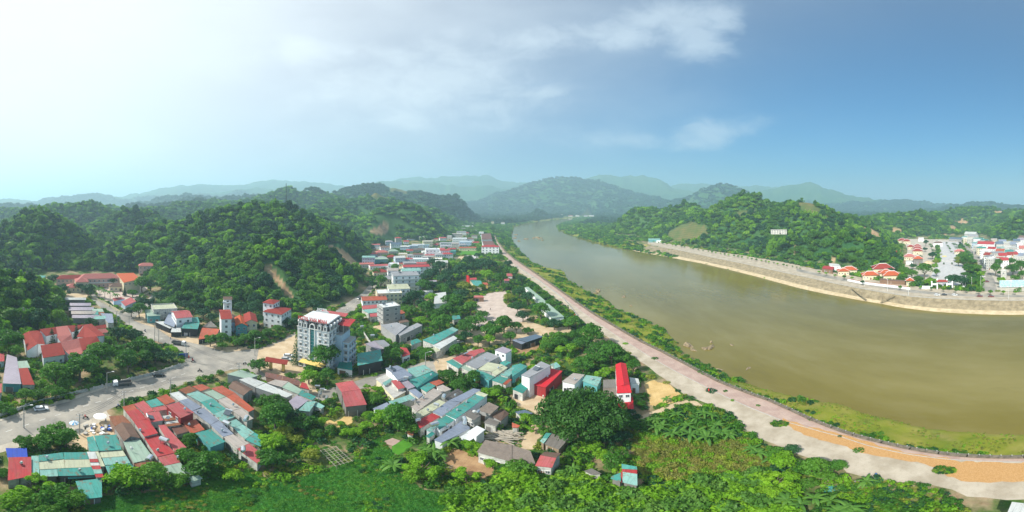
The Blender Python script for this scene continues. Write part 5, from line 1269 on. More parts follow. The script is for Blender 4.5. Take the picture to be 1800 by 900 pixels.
_b.face([(-.85, -.72, 1.95), (.85, -.72, 1.95), (0, -.72, 2.8)], FRAME); _b.face([(-.45, -.72, .3), (.45, -.72, .3), (.45, -.72, 1.7), (-.45, -.72, 1.7)], GLASS); DORM = _b.mesh('dormer')
hotel()

# ---- red school round a courtyard (left)
zs = zz(0, 457, 2.975)
def roofs_house(label, cat, name, wall, planes, walls_h, wins=6):
    return shed('', planes, wall=wall, name=name, cat=cat, group=None, label=label, wins=wins, inset=.5, jitter=.03)
RS = []
roofs_house('red-tiled school wings joined round a courtyard with white gable walls', 'school', 'school', WHITE, [
    ('tile_red', (7.4, 4.8), zs(150,372,196,438,142,474,118,388)), ('tile_red', (7.4, 5.4), zs(196,438,150,372,212,366,236,440)),
    ('tile_red', (7.4, 5.4), zs(205,362,292,350,304,384,240,398)), ('tile_pink', (7.5, 5.4), zs(292,350,352,343,374,392,302,402)), ('tile_red', (7.4, 5.4), zs(352,343,440,337,420,362,374,378)),
    ('tile_red', (8.0, 5.6), zs(440,338,516,398,440,406,400,402)), ('tile_red', (8.0, 5.8), zs(516,398,440,338,478,333,549,394)),
    ('tile_pink', (7.2, 5.6), zs(296,400,372,390,380,414,318,430)), ('tile_red', (7.4, 5.0), zs(212,446,318,430,342,494,224,512)),
    ('tile_pink', (7.6, 5.2), zs(316,430,412,409,432,456,340,476)), ('tile_red', (7.6, 5.2), zs(412,409,506,400,534,444,430,474)), ('tile_pink', (5.4, 4.6), zs(342,476,424,456,442,486,372,503))], 6, wins=3)
shed('', [('tile_red', (6.0, 5), z1(650,495,745,480,750,505,665,515)), ('tile_pink', (6.0, 4.8), z1(680,520,740,510,770,535,700,545))], name='annex', cat='building', group=None, wall=CREAM, wins=2, label='small pinkish tiled annex at the corner of the red courtyard school')
shed('', [('lilac', (4.4, 4.0), z1(48,690,118,712,150,900,18,895))], name='shed', cat='shed', group=None, wall=TEALW, label='long pale lilac striped roof beside the narrow red one, below the courtyard school')
shed('', [('tile_red', (4.4, 4.0), z1(130,790,195,785,245,905,158,905)), ('pale_green', (4.2, 4.0), z1(118,740,190,735,212,785,132,790))], name='shed', cat='shed', group=None, wall=OLDW, label='narrow red tiled roof with a pale green end, below the courtyard school')
shed('', [('red', (4.2, 3.9), z1(-20,684,32,686,30,740,-20,742))], name='shed', cat='shed', group=None, label='small red roof at the hill foot beside the long lilac roof')
shed('', [('pink', (5, 4.6), z5(-40,0,15,-5,10,60,-40,70))], name='shed', cat='shed', group=None, label='pink-striped roof end by the main road at the tree-covered corner')
# ---- far school complex
block('', 124, 488, 24, 9, 6, 7.5, 2, PINKW, 'hip', 'tile_red', nx=7, label='small reddish tiled school block beside the green-roofed house below the hill', name='school_block', cat='school', marks=None)
block('', 133, 503, 15, 9, 4, 4, 1, CREAM, 'hip', 'tile_pink', nx=4, label='low pink-roofed wing directly in front of the reddish school block', name='school_wing', cat='school')
block('', 143, 493, 10, 12, 6, 8.5, 2, CREAM, 'hip', 'tile_pink', nx=3, label='cream stair tower with pink hipped roof between the two school wings', name='school_tower', cat='school')
block('', 173, 487, 34, 12, 6, 8.0, 2, PINKW, 'hip', 'tile_pink', nx=9, label='long pink-walled school block with dusty pink tiled roof', name='school_block', cat='school', balcony=True)
shed('', [('tile_orange', (11, 9), z1(940,118,985,160,870,188,818,122))], name='school_hall', cat='school', group=None, wall=CREAM, wins=4, label='tall cream hall with big bright red tiled roof at the end of the pink school')
block('', 207, 502, 14, 7, 6, 4, 1, CREAM, 'hip', 'tile_brown', nx=4, label='low cream porch with brown roof before the tall red-roofed hall', name='school_porch', cat='school')
block('', 258, 466, 16, 9, 0, 8, 2, PINKW, 'hip', 'tile_pink', nx=4, label='pink tiled villa alone in the forest at the foot of the hills', name='villa', cat='house', base=2)
shed('', [('teal', (6.5, 5.2), z1(235,135,325,138,285,180,208,178))], name='house', cat='house', group=None, wall=GREYW, wins=2, label='green-roofed house tucked under the first hill beside the school')
shed('', [('pink', (4.5, 3.8), z1(850,320,920,290,958,318,880,352)), ('pink', (4.0, 3.6), z1(790,296,850,288,880,300,800,318))], name='bicycle_shelter', cat='shelter', group=None, wall=BLUEW, label='low pink open shelter at the gate of the palm-lined school yard', door=False)
# ---- curved market sheds by the school
for k, (c, y0, y1, x0, x1) in enumerate([('white', 292, 308, 405, 605), ('lilac', 330, 350, 490, 640), ('lilac', 358, 382, 482, 660), ('beige', 386, 408, 500, 690), ('lilac', 414, 436, 505, 700)]):
    col = TIN[c]; n = 7
    pts = []
    for i in range(n+1):
        t = i/n; pts.append((x0+(x1-x0)*t, 4.4+.9*math.sin(math.pi*min(1, t*1.0))))
    planes = []
    for i in range(n):
        a, b = pts[i], pts[i+1]
        q = z1(a[0], y0, b[0], y0, b[0], y1, a[0], y1); planes.append((a[1], b[1], q))
    c0 = P((x0+x1)/8, 450+(y0+y1)/8, 4.5); root = empty('market_hall', (c0.x, c0.y, 0))
    ordn = ['first', 'second', 'third', 'fourth', 'fifth'][k]
    tag(root, ('long white-roofed hall behind the curved market sheds' if k == 0 else '%s of four curved %s market roofs counted from the school towards the road' % (ordn_ := ['', 'first', 'second', 'third', 'fourth'][k], 'grey')), 'market hall', 'curved market sheds by the school')
    mb = MB(); wb = MB()
    for h0, h1, q in planes:
        w = [P(*q[0], h0), P(*q[1], h1), P(*q[2], h1-.5), P(*q[3], h0-.5)]; w = [p-root.location for p in w]
        if (w[1]-w[0]).cross(w[3]-w[0]).z < 0: w = w[::-1]
        mb.slab(w, .08, col)
    mb.build('roof', root)
    a = [P(*q, 3.6)-root.location for q in z1(x0+10, y0+4, x1-10, y0+4, x1-10, y1-3, x0+10, y1-3)]
    for i in range(4): wb.face([(a[i].x, a[i].y, 0), (a[(i+1) % 4].x, a[(i+1) % 4].y, 0), tuple(a[(i+1) % 4]), tuple(a[i])], GREYW)
    wb.build('wall', root)
for d, q, c in [('pale green roof patch', (640,372,720,370,730,392,660,392), 'pale_green'), ('teal roof patch', (600,386,690,384,692,412,600,412), 'teal'), ('pale teal roof end', (636,422,740,420,752,442,644,446), 'pale_teal'), ('brick-red roof patch', (690,395,730,392,740,412,700,416), 'rust'), ('blue-grey canopy', (705,402,790,405,800,470,760,470), 'blue_grey')]:
    shed(d, [(c, (4.6, 4.2), z1(*q))], name='shed', cat='shed', group='small roofs by the curved market sheds')

# ---- shops along the inner side of the road (left centre)
G = 'shops and houses along the junction road'
block('', 288, 540, 14, 11, 10, 7.2, 2, OLDW, 'flat', 'cream', nx=3, label='two-storey shop with a flat cream roof on the junction road', name='shop', cat='shop')
block('', 268, 551, 7, 10, 10, 4.5, 1, TEALW, 'tin', 'pale_green', nx=2, label='low pale green-roofed shop at the side of the cream-roofed one', name='shop', cat='shop')
shed('', [('blue_grey', (5.2, 4.2), z1(1190,395,1262,380,1225,500,1150,470))], name='shop', cat='shop', group=None, label='shop with long blue-grey roof between the cream-roofed and pink-roofed houses', wall=GREYW)
block('', 319, 552, 8.5, 12, 14, 8.5, 2, WHITE, 'gable', 'pink', nx=2, label='white two-storey house with pink-red roof beside the green hall', name='house', cat='house', rh=1.6)
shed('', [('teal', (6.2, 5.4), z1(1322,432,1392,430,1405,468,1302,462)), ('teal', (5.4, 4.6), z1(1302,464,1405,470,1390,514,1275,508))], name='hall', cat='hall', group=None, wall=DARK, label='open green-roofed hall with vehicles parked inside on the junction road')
shed('', [('white', (3.6, 3.0), z1(1090,462,1150,458,1222,495,1195,510))], name='awning', cat='awning', group=None, wall=DARK, door=False, label='pale metal awning before the cream-roofed shop')
shed('', [('white', (3.4, 3.0), z1(1210,505,1270,505,1275,535,1200,535))], name='awning', cat='awning', group=None, wall=DARK, door=False, label='small white awning at the foot of the pink-roofed house')
shed('', [('orange', (3.6, 3.0), z1(1420,503,1545,513,1520,565,1395,587))], name='shed', cat='shed', group=None, wall=DARK, label='faded orange-red roof between the green hall and the narrow tank-topped house')
block('', 396, 552, 5, 15, 4, 12.2, 4, WHITE, 'gable', 'tile_red', nx=1, label='very narrow four-storey white house with two steel tanks on its roof', name='house', cat='house', rh=1.4)
block('', 400, 524, 4.5, 5, 4, 15.5, 5, WHITE, 'gable', 'tile_brown', nx=1, label='red-capped stair tower at the back of the very narrow house', name='stair_tower', cat='tower', rh=1)
for k, (x, y, w, c, l) in enumerate([(409, 563, 5.0, 'tile_brown', 'dark red-roofed house next to the narrow tank-topped house'), (423, 565, 5.5, 'tile_orange', 'bright orange-roofed house in the middle of the short row'), (440, 559, 6.0, 'tile_red', 'red gabled house at the hotel end of the short row')]):
    block('', x, y, w, 13, 4, 6.0+k, 2, (BLUEW, TEALW, CREAM)[k], 'gable_y', c, nx=2, name='row_house', cat='house', label=l, rh=1.6, group='row of three houses by the narrow one')
block('', 488, 545, 11, 12, -28, 9.6, 3, WHITE, 'hip', 'tile_red', nx=3, label='white three-storey house with red hipped roof at the foot of the big hill', name='house', cat='house', rh=1.5)
block('', 477, 530, 6.5, 8, -28, 13.4, 4, WHITE, 'hip', 'tile_red', nx=2, label='upper red-roofed tower part behind the white three-storey house', name='house_tower', cat='house', rh=1.2)
shed('', [('cement', (4.2, 3.4), z1(1425,495,1480,455,1530,500,1450,502))], name='shed', cat='shed', group=None, wall=WOOD, label='old thatched shed behind the faded orange roof')

# ---- road houses behind the hotel and the mid-town strip (roof centre px, size, height)
S = 'houses of the town strip along the valley road'
def st(desc, px, py, w, d, rel, h, fl, wall, roof, rc, nx=None, **k): return block(desc, px, py, w, d, rel, h, fl, wall, roof, rc, nx=nx, group=S, **k)
st('rust-roofed white house', 657, 524, 16, 10, 8, 6.5, 2, WHITE, 'gable', 'orange', rh=1)
st('tan house with a pale flat roof', 683, 513, 17, 12, 8, 8.5, 3, CREAM, 'flat', 'white_slab')
st('grey house with a pale terrace roof', 700, 505, 15, 12, 8, 10, 3, WHITE, 'tin', 'cream')
st('big white four-storey house with a grey roof', 712, 482, 21, 14, 8, 13, 4, WHITE, 'tin', 'grey', nx=4, balcony=True)
st('white house with a teal roof patch', 722, 475, 17, 10, 8, 11, 3, WHITE, 'tin', 'pale_teal')
st('long red-roofed house', 731, 467, 26, 12, 6, 9.5, 3, WHITE, 'gable', 'red', nx=5, rh=1.2)
st('white house with a red roof edge', 742, 462, 20, 9, 6, 8, 2, WHITE, 'gable', 'pink', rh=1)
st('white flat-roofed house', 736, 455, 22, 11, 6, 7, 2, WHITE, 'flat', 'white_slab')
st('pale house with a slate-blue roof', 668, 455, 17, 11, 14, 6.5, 2, TEALW, 'tin', 'pale_green')
st('low house with a pink-red roof', 665, 466, 20, 9, 12, 4.5, 1, WHITE, 'gable', 'pink', rh=1)
st('low house with a faded red roof', 644, 463, 16, 9, 10, 4.5, 1, OLDW, 'gable', 'tile_pink', rh=1)
st('small red-tiled house', 668, 477, 14, 9, 12, 4.5, 1, CREAM, 'hip', 'tile_red')
st('red-roofed house on the slope', 671, 443, 17, 10, 10, 5.5, 1, PINKW, 'hip', 'tile_pink')
st('pale green-roofed house', 691, 441, 14, 9, 10, 5, 1, OLDW, 'hip', 'pale_green')
st('small brick-red house', 688, 451, 12, 9, 10, 5, 1, BRICKW, 'hip', 'tile_red')
st('white villa with a grey gabled roof', 696, 429, 18, 11, 10, 8, 2, WHITE, 'gable', 'dark_blue')
st('white house with a teal-edged roof', 735, 430, 20, 9, 5, 7, 2, WHITE, 'flat', 'white_slab')
st('cream two-storey house', 752, 424, 17, 12, 5, 10, 3, CREAM, 'flat', 'white_slab')
st('brown-roofed low house', 735, 438, 20, 9, 5, 5, 1, OLDW, 'gable', 'tile_brown', rh=1)
st('white block with a stair tower', 760, 438, 19, 14, 5, 11, 3, WHITE, 'flat', 'white_slab', nx=4)
st('white house with a pink roof', 774, 437, 12, 10, 5, 9, 3, WHITE, 'gable', 'pink', rh=1)
st('dark-fronted white house', 735, 447, 13, 9, 5, 8, 2, WHITE, 'tin', 'brown')
st('grey stepped house', 752, 451, 14, 10, 5, 8, 2, GREYW, 'flat', 'slab')
st('low pink-roofed shop', 755, 448, 12, 8, 5, 5, 1, OLDW, 'gable', 'pink', rh=.8)
st('teal and blue house', 749, 431, 10, 9, 5, 6, 2, BLUEW, 'flat', 'pale_teal')
st('long pale-roofed house', 786, 427, 24, 10, 4, 7, 2, WHITE, 'tin', 'grey')
st('lilac-roofed long house', 787, 432, 24, 8, 4, 5, 1, WHITE, 'gable', 'lilac', rh=.9)
st('teal house among trees', 793, 441, 13, 10, 4, 5, 1, TEALW, 'gable', 'teal', rh=.9)
st('small purple-red house', 794, 437, 12, 8, 4, 5.5, 1, PINKW, 'gable', 'red', rh=.9)
st('orange-roofed long house by the green field', 822, 435, 26, 10, 3, 5, 1, CREAM, 'gable', 'orange', rh=1.1)
st('white building with a long flat roof', 808, 419, 26, 13, 3, 10, 3, WHITE, 'flat', 'white_slab')
st('pale blue-white house', 818, 425, 20, 11, 3, 8, 2, BLUEW, 'flat', 'white_slab')
st('brown-roofed white house', 826, 420, 15, 11, 3, 8, 2, WHITE, 'hip', 'tile_brown')
st('beige-roofed house far up the road', 803, 411, 24, 10, 3, 8, 2, OLDW, 'gable', 'beige', rh=1)
st('grey-roofed house far up the road', 811, 407, 22, 11, 3, 8, 2, WHITE, 'gable', 'grey', rh=1)
st('white terrace far up the valley', 822, 397, 34, 13, 2, 8, 2, WHITE, 'flat', 'white_slab')
st('second white terrace far up the valley', 832, 393, 30, 13, 2, 8, 2, WHITE, 'gable', 'white', rh=2)
st('cream house at the far end', 855, 388, 30, 14, 2, 8, 2, CREAM, 'gable', 'white', rh=2)
st('white house at the far end', 874, 384, 34, 14, 2, 8, 2, WHITE, 'gable', 'grey', rh=2)
st('pale warehouse at the far end', 886, 385, 30, 16, 2, 7, 1, WHITE, 'gable', 'lilac', rh=2)
st('white compound by the far road bend', 862, 405, 26, 10, 2, 5, 1, WHITE, 'flat', 'white_slab')
st('grey-roofed shed in the trees', 756, 495, 10, 8, 20, 4, 1, GREYW, 'gable', 'lilac', rh=1)
st('long pale roof behind the trees', 746, 512, 12, 5, 20, 4, 1, WHITE, 'gable', 'white', rh=.6)
# white riverside office with its long dark-roofed hall
block('', 862, 433, 25, 14, -2, 11, 3, WHITE, 'hip', 'red', nx=5, name='office', cat='office', label='white three-storey office with red hipped roof beside the river road', rh=2.2, ww=1.6, wh=1.8)
shed('', [('brown', (8.5, 7.6), zt(1475,245,1575,240,1592,305,1482,308)), ('brown', (8.5, 7.6), zt(1486,322,1596,318,1628,368,1500,372))], name='factory', cat='factory', group=None, wall=WHITE, label='long dark-roofed factory hall running behind the white riverside office')
g2 = random.Random(21)
for x, y in [(700,418),(714,424),(722,420),(742,417),(764,420),(778,418),(770,428),(800,428),(806,414),(820,409),(836,405),(790,415),(815,402),(829,400),(843,398),(708,446),(716,455),(700,462),(648,452),(655,446),(676,434),(720,440),(772,447),(786,446),(840,402),(850,392),(866,390),(884,391),(842,386),(720,462),(690,474),(768,455),(660,430),(684,424),(726,432),(748,442),(764,430),(782,440),(812,430),(834,414),(846,408),(712,433),(702,452),(724,448),(744,462),(762,466),(776,460),(692,464),(676,488),(706,492),(728,492),(672,452),(836,426),(850,414)]:
    rc = g2.choice(['white', 'grey', 'red', 'tile_brown', 'white_slab', 'lilac', 'pale_teal', 'pink', 'beige']); fl = g2.choice([1, 2, 2, 3])
    st('%s %s house' % (g2.choice(['small', 'plain', 'modest']), {'white': 'white-roofed', 'grey': 'grey-roofed', 'red': 'red-roofed', 'tile_brown': 'brown-roofed', 'white_slab': 'flat-roofed', 'lilac': 'lilac-roofed', 'pale_teal': 'teal-roofed', 'pink': 'pink-roofed', 'beige': 'beige-roofed'}[rc]),
       x, y, g2.uniform(9, 15), g2.uniform(8, 12), g2.uniform(-6, 14), 3.2*fl+.6, fl, g2.choice([WHITE, WHITE, CREAM, OLDW, BLUEW]), 'flat' if rc == 'white_slab' else g2.choice(['gable', 'tin', 'hip']), rc, rh=1.6)
print('plants...')
# ------------------------------------------------------------------ single trees
CR = {}
def crown(kind):
    if kind not in CR:
        form, mat, n, leaf, sd = {'m': ('broad', L_BROAD, 1500, .105, 1), 'm2': ('tall', L_BROAD, 1600, .105, 2), 'm3': ('wide', L_BROAD, 1500, .10, 3), 'l': ('broad', L_LIGHT, 1300, .11, 4), 'l2': ('ragged', L_LIGHT, 1200, .10, 5),
            'd': ('broad', L_DARK, 1500, .105, 6), 'd2': ('tall', L_DARK, 1500, .105, 7), 'y': ('broad', L_YEL, 1200, .11, 8), 's': ('broad', L_BROAD, 300, .26, 9), 'sl': ('broad', L_LIGHT, 260, .26, 12)}[kind]
        CR[kind] = leaf_cloud('crown', mat, lobes_of(form, 300+sd), n, leaf, 400+sd)
    return CR[kind]
VAR = {'m': ['m', 'm2', 'm3'], 'l': ['l', 'l2', 'l'], 'd': ['d', 'd2', 'd'], 'y': ['y'], 's': ['s'], 'sl': ['sl']}
WORD = {'m': 'green broad-crowned tree', 'l': 'light green tree', 'd': 'dark green dense tree', 'y': 'yellow-green tree', 's': 'small round street tree', 'sl': 'small light green tree', 'c': 'tall dark conifer', 'b': 'banana plant', 'p': 'palm'}
TRK = {}
def trunk_mesh(seed):
    if seed not in TRK:
        g = random.Random(seed); mb = MB(); a = (0, 0, -.2); b = (g.uniform(-.05, .05), g.uniform(-.05, .05), .42)
        mb.tube(a, b, .085, .055, BARK, 7)
        for k in range(5):
            t = k*1.26+g.random(); mb.tube(b, (math.cos(t)*.5, math.sin(t)*.5, .85+.25*g.random()), .04, .012, BARK, 5)
        TRK[seed] = mb.mesh('trunk')
    return TRK[seed]
NT_ = 0
def tree(px, py, rw, kind='m', desc=None, group=None, marks=None, th=.55, base=0.0, name='tree', label=None):
    """a tree whose crown is centred on pixel (px, py) and rw pixels in half width"""
    global NT_
    zc = base+4.0
    for _ in range(4):
        c = P(px, py, zc); sl_ = math.hypot(c.to_2d().length, CAM_H-zc); r = rw/573.*sl_; zc = base+r*(th+.42)
    NT_ += 1
    if rw < 0: return
    root = empty(name, (c.x, c.y, base), random.random()*6.28)
    v = VAR[kind][NT_ % len(VAR[kind])]
    if label: tag(root, label, 'tree', group)
    else: auto(root, desc or WORD[kind], 'tree', group or 'trees among the houses', marks=marks)
    link('trunk', trunk_mesh(NT_ % 4), root, (0, 0, 0), 0, (r, r, r*(th+.25)/.6))
    link('crown', crown(v), root, (0, 0, r*th-.12*r), 0, (r, r, r*(.95+.25*random.random())))
    return root
def trees(f, data, **k):
    """data: 'x y r kind; ...' in the pixels of zoom f, scale given by f"""
    sc = 1/(f(1, 0)[0][0]-f(0, 0)[0][0])
    for it in data.split(';'):
        q = it.split()
        if len(q) < 3: continue
        (x, y), = f(float(q[0]), float(q[1])); tree(x, y, float(q[2])/sc, q[3] if len(q) > 3 else 'm', **k)
trees(z1, '1000 335 50 d;1060 330 46 d;1300 345 50 d;1360 380 50 d;1430 400 55 d;1490 430 46 d;1690 370 52 d;1760 380 60 d;1640 330 50 d;1790 330 60 d;1130 330 46 m;1600 250 50 d;1480 360 50 m', group='tall trees at the foot of the big hill', name='tall_plant', desc='dark tall tree')  # trees added to fill the open ground at the hill foot, not bushes
trees(z2, '0 350 60 d;20 440 46 d;270 480 50 d;330 430 46 m;450 375 46 d;520 385 40 l;400 340 60 d', group='tall trees at the foot of the big hill', name='tall_plant', desc='dark tall tree')
TG = dict(group='trees along the left road')
trees(z1, '560 770 120 m;700 700 105 m;850 650 105 m;990 640 95 m;900 750 85 m;1090 690 70 d;1190 700 60 d;390 850 105 m;480 800 75 m;60 590 105 m;100 680 60 m;0 640 70 l;830 545 70 d;890 520 55 l;950 560 60 d;640 470 50 d;980 385 58 m;925 385 48 d;770 590 40 l;1020 730 60 m;640 790 50 m', **TG)
trees(z1, '620 235 52 d;790 185 35 d;380 160 52 d;440 230 48 d;1000 205 62 m;1130 285 60 d;1215 330 52 m;1240 265 40 d;930 250 40 m;560 215 40 d;330 250 50 l;1060 200 50 d', group='trees round the pink school')
trees(z1, '1480 590 52 m;1560 590 50 m;1640 580 52 m;1720 575 52 m;1790 570 50 m;1395 460 38 d;1560 625 40 m;1670 620 36 m', group='trees before the short row of houses')
trees(z2, '20 575 50 m;90 540 52 m;150 520 40 m;20 750 72 m;215 460 48 d;310 350 50 l;290 420 40 l;400 790 45 m;490 730 105 m;420 715 70 m;370 840 72 l;500 860 62 m;240 838 46 m', group='trees about the hotel')
trees(z2, '950 690 74 m;1065 650 30 m;1190 680 50 m;1235 660 34 d;1410 670 50 m;1145 450 46 l;1290 465 82 m;1200 380 66 m;1080 370 58 m;730 420 46 l;1110 300 62 d;1230 290 48 l;1380 310 80 m;1160 345 45 d;1060 310 40 d;1440 270 60 d;1330 260 40 m;1420 370 60 m;1250 400 60 m;1340 390 55 m', group='trees between the hotel and the plaza')
trees(z2, '1540 440 80 m;1480 510 60 m;1510 370 58 m;1590 400 50 m;1470 560 50 d;1560 600 45 m;1500 330 40 y;1670 520 78 m;1745 490 66 m;1640 580 50 l;1790 560 50 m', group='trees round the plaza')
trees(z2, '880 190 50 m;790 160 40 m;850 110 32 m;980 95 36 m;1030 40 22 m;930 60 26 d;760 120 30 d;820 200 34 d;1240 130 62 d;1290 90 60 d;1330 160 64 d;1250 50 50 d;1180 220 58 m;1240 210 55 d;1310 220 52 m;1380 140 46 l;1190 150 44 d;1210 60 40 d;900 20 26 m;1370 60 46 l;1150 260 40 m;1060 250 34 d', group='trees behind the road houses')
trees(zp, '180 190 88 d;110 230 70 d;250 130 78 d;370 130 80 d;450 150 88 d;300 190 70 d;520 140 60 l;430 240 74 l;560 290 80 m;620 340 60 m;640 190 50 m;700 230 52 m;770 280 55 d;860 345 50 m;920 400 45 m;985 455 46 m;1060 520 52 m;1140 590 50 m;640 465 60 y;750 410 70 d;830 480 78 d;730 560 70 d;780 650 68 d;960 620 92 m;1090 720 76 d;1230 710 80 m;1300 720 58 m;480 790 84 m;600 740 68 l;720 770 66 m;830 780 60 m;200 355 70 y;290 370 46 y;110 460 60 m;90 540 66 m;40 600 60 m;220 530 58 m;250 440 40 y;380 370 42 m;40 230 70 d;60 330 60 d;560 90 50 m;640 130 46 d;20 140 50 d;330 60 40 d;900 560 50 d;130 640 50 m;200 760 70 m;170 850 66 m;340 870 52 m;1010 720 50 m;410 320 30 m', group='trees of the park by the plaza')
trees(zp, '1110 860 80 m;1030 890 60 l;1200 830 60 m;1300 830 70 m', group='trees above the quarter lane')
trees(z3, '560 570 88 m;640 620 88 m;500 610 70 m;700 690 88 m;600 700 80 m;500 760 78 m;640 820 62 l;260 600 60 m;340 600 60 m;240 650 48 m;420 640 55 l;780 710 62 m;850 780 55 m;790 830 40 l;430 740 40 y;100 690 30 l;560 660 60 m;340 660 40 l', group='trees between the quarter and the river road')
trees(z7, '750 240 72 m;820 200 45 d;560 440 66 l;710 400 66 d;740 500 78 m;620 370 60 d;480 460 44 l;700 560 56 m;60 590 84 m;150 300 46 l;100 240 50 l;160 250 40 m;790 380 50 d;900 130 40 m;0 640 70 l;440 540 40 l;380 600 46 m;640 500 56 l;850 300 50 m;880 230 30 d;400 500 36 m;760 600 48 l', group='tall bushes round the giant tree', name='tall_plant', desc='tall rounded bush')
trees(z6, '90 110 88 m;170 145 68 m;140 245 105 m;330 250 88 m;240 220 70 d;200 330 60 y;120 400 84 l;60 430 60 l;280 385 48 y;385 490 56 y;110 520 88 m;1000 250 105 m;900 240 80 l;1060 290 80 m;1170 590 100 l;1130 520 66 l;1230 620 70 l;1480 640 72 l;1100 640 60 l;460 260 44 l;560 180 36 l;770 290 46 l;700 330 46 l;820 240 40 m;760 90 50 m;830 110 60 m;860 60 44 l;1500 420 50 l;1560 440 40 l;520 130 30 m;1660 560 50 l;1760 590 50 m;1700 300 34 l;1790 40 40 m;640 340 44 l;530 330 40 m;420 340 46 m;600 280 30 l', group='trees at the edge of the pond field')
trees(z6, '1440 20 56 m;1490 50 60 m;1400 -10 50 m;1530 -30 60 m;1620 60 50 l', group='trees in the riverside quarter')
trees(zm, '700 290 62 m;760 320 70 m;860 350 90 m;930 390 60 m;820 400 60 m;1140 450 62 l;1180 420 48 m;1220 500 40 l;820 75 62 m;560 90 60 m;500 80 40 m;380 60 36 m;430 130 30 m;40 420 60 l;100 470 60 m;150 430 50 l;200 500 46 l;60 560 46 m;30 640 50 l;300 760 46 m', group='trees in the riverside quarter')
trees(z5, '390 340 118 m;330 400 80 m;460 400 80 m;180 400 72 m;1400 550 120 m;1310 520 70 m;1500 600 60 m;880 650 110 l;1080 640 95 m;980 690 60 m;1250 680 72 m;250 720 100 l;400 780 120 m;80 820 90 l;520 830 70 m;160 880 80 m;340 880 80 m;1340 400 52 m;60 170 55 m;10 150 50 m;180 90 60 m;270 60 60 m;390 60 70 m;470 20 60 m;20 620 44 m;1640 640 60 l;1700 460 40 l;220 620 50 m;560 770 50 d', group='trees round the market')
trees(z8, '170 470 52 d;100 540 80 l;40 480 60 m;330 600 82 m;240 570 70 m;470 570 56 m;60 680 80 l;150 650 60 l;400 640 60 m;520 580 40 m;290 690 50 m;20 760 60 l', group='tall bushes beside the near end of the river road', name='tall_plant', desc='tall leafy bush')
trees(z4, '880 490 48 d;950 490 48 m;1010 525 48 m;1100 505 60 m;1130 580 42 l;1060 565 42 m;1185 520 32 m;1300 565 58 d;1360 575 56 d;1410 500 48 m;1440 565 48 m;1470 480 46 m;1390 445 42 m;1350 395 36 m;1490 560 28 m;1600 500 46 m;1645 515 38 m;1720 490 58 m;1780 480 56 m;1700 425 50 m;1640 570 36 l;1790 540 40 m;1440 430 36 m;1340 445 30 y;1330 420 26 y;1180 440 26 y;940 545 40 m;860 520 36 d;1060 400 30 m;1155 395 34 d;1620 455 40 m;1740 545 40 m;1000 580 32 m;1500 520 34 l;1385 520 34 m;1020 470 30 d', group='trees of the far-bank park', th=.45)
trees(z4, '1110 312 22 d;1105 352 20 d;1140 318 14 m;1150 338 15 m;1160 358 15 m;1166 378 16 m;1256 312 9 m;1264 325 10 m;1272 338 10 m;1280 352 11 m;1290 366 12 m;1298 312 9 m;1310 324 10 m;1322 337 11 m;1336 350 12 m;1350 362 12 m;1312 310 9 m;1326 322 10 m;1340 336 10 m;1354 348 11 m', group='avenue trees on the monument square', desc='clipped avenue tree', name='avenue_tree')
trees(z4, '665 583 18 d;535 545 17 s;590 552 15 sl;410 520 14 sl;470 535 13 sl;360 510 13 sl;930 620 16 s;990 613 13 sl;1072 618 14 sl;1150 627 15 s;1235 634 15 s;1320 640 16 s;1400 640 17 s;1482 648 18 s;1566 652 18 s;1655 652 17 sl;1738 652 17 sl;730 545 14 s;790 553 14 s;850 566 14 sl', group='street trees on the far riverside road', desc='street tree', th=.9, name='street_tree')
# young trees down the far promenade
g_ = random.Random(4)
for k in range(34):
    x = 1150+k*7.8; i = max(j for j in range(len(far_up)) if far_up[j][0] <= x); t = (x-far_up[i][0])/(far_up[i+1][0]-far_up[i][0])
    y = (far_up[i][1]*(1-t)+far_up[i+1][1]*t)*.62+.38*(far_lo[i][1]*(1-t)+far_lo[i+1][1]*t)
    tree(x+g_.uniform(-2, 2), y-2.2, g_.uniform(1.6, 2.6), g_.choice(['s', 'sl', 's']), 'young promenade tree', 'young trees along the upstream promenade', ['the small riverside pier', 'the orange-tiled temple'], th=.8, name='sapling')
# shade-tree row between river road and long pale hall is in the lists above
# ---- the giant round tree
gb = np.random.default_rng(5)
c = P(1022, 733, 8.5); gt = empty('giant_tree', (c.x, c.y, 0), 0, 'huge round dark green tree standing above the riverside quarter', 'tree')
lob = []
for k in range(46):
    a = k*2.4; q = math.sqrt((k+.5)/46)*.82; s = .17+.09*gb.random(); lob.append(((q*math.cos(a), q*math.sin(a), .30+.52*math.sqrt(max(0, 1-(q/.95)**2))+.06*gb.normal()), (s, s, s*.75)))
lob.append(((0, 0, .4), (.7, .7, .3)))
mb = MB(); mb.tube((0, 0, -.3), (0, 0, 3.4), 1.5, 1.0, BARK, 10)
for k in range(8): t = k*.785; mb.tube((0, 0, 3.0), (math.cos(t)*7, math.sin(t)*7, 8.5), .5, .12, BARK, 6)
mb.build('trunk', gt); link('crown', leaf_cloud('giant_crown', L_GIANT, lob, 14000, .038, 77), gt, (0, 0, .6), 0, (12.6, 12.6, 15.5))

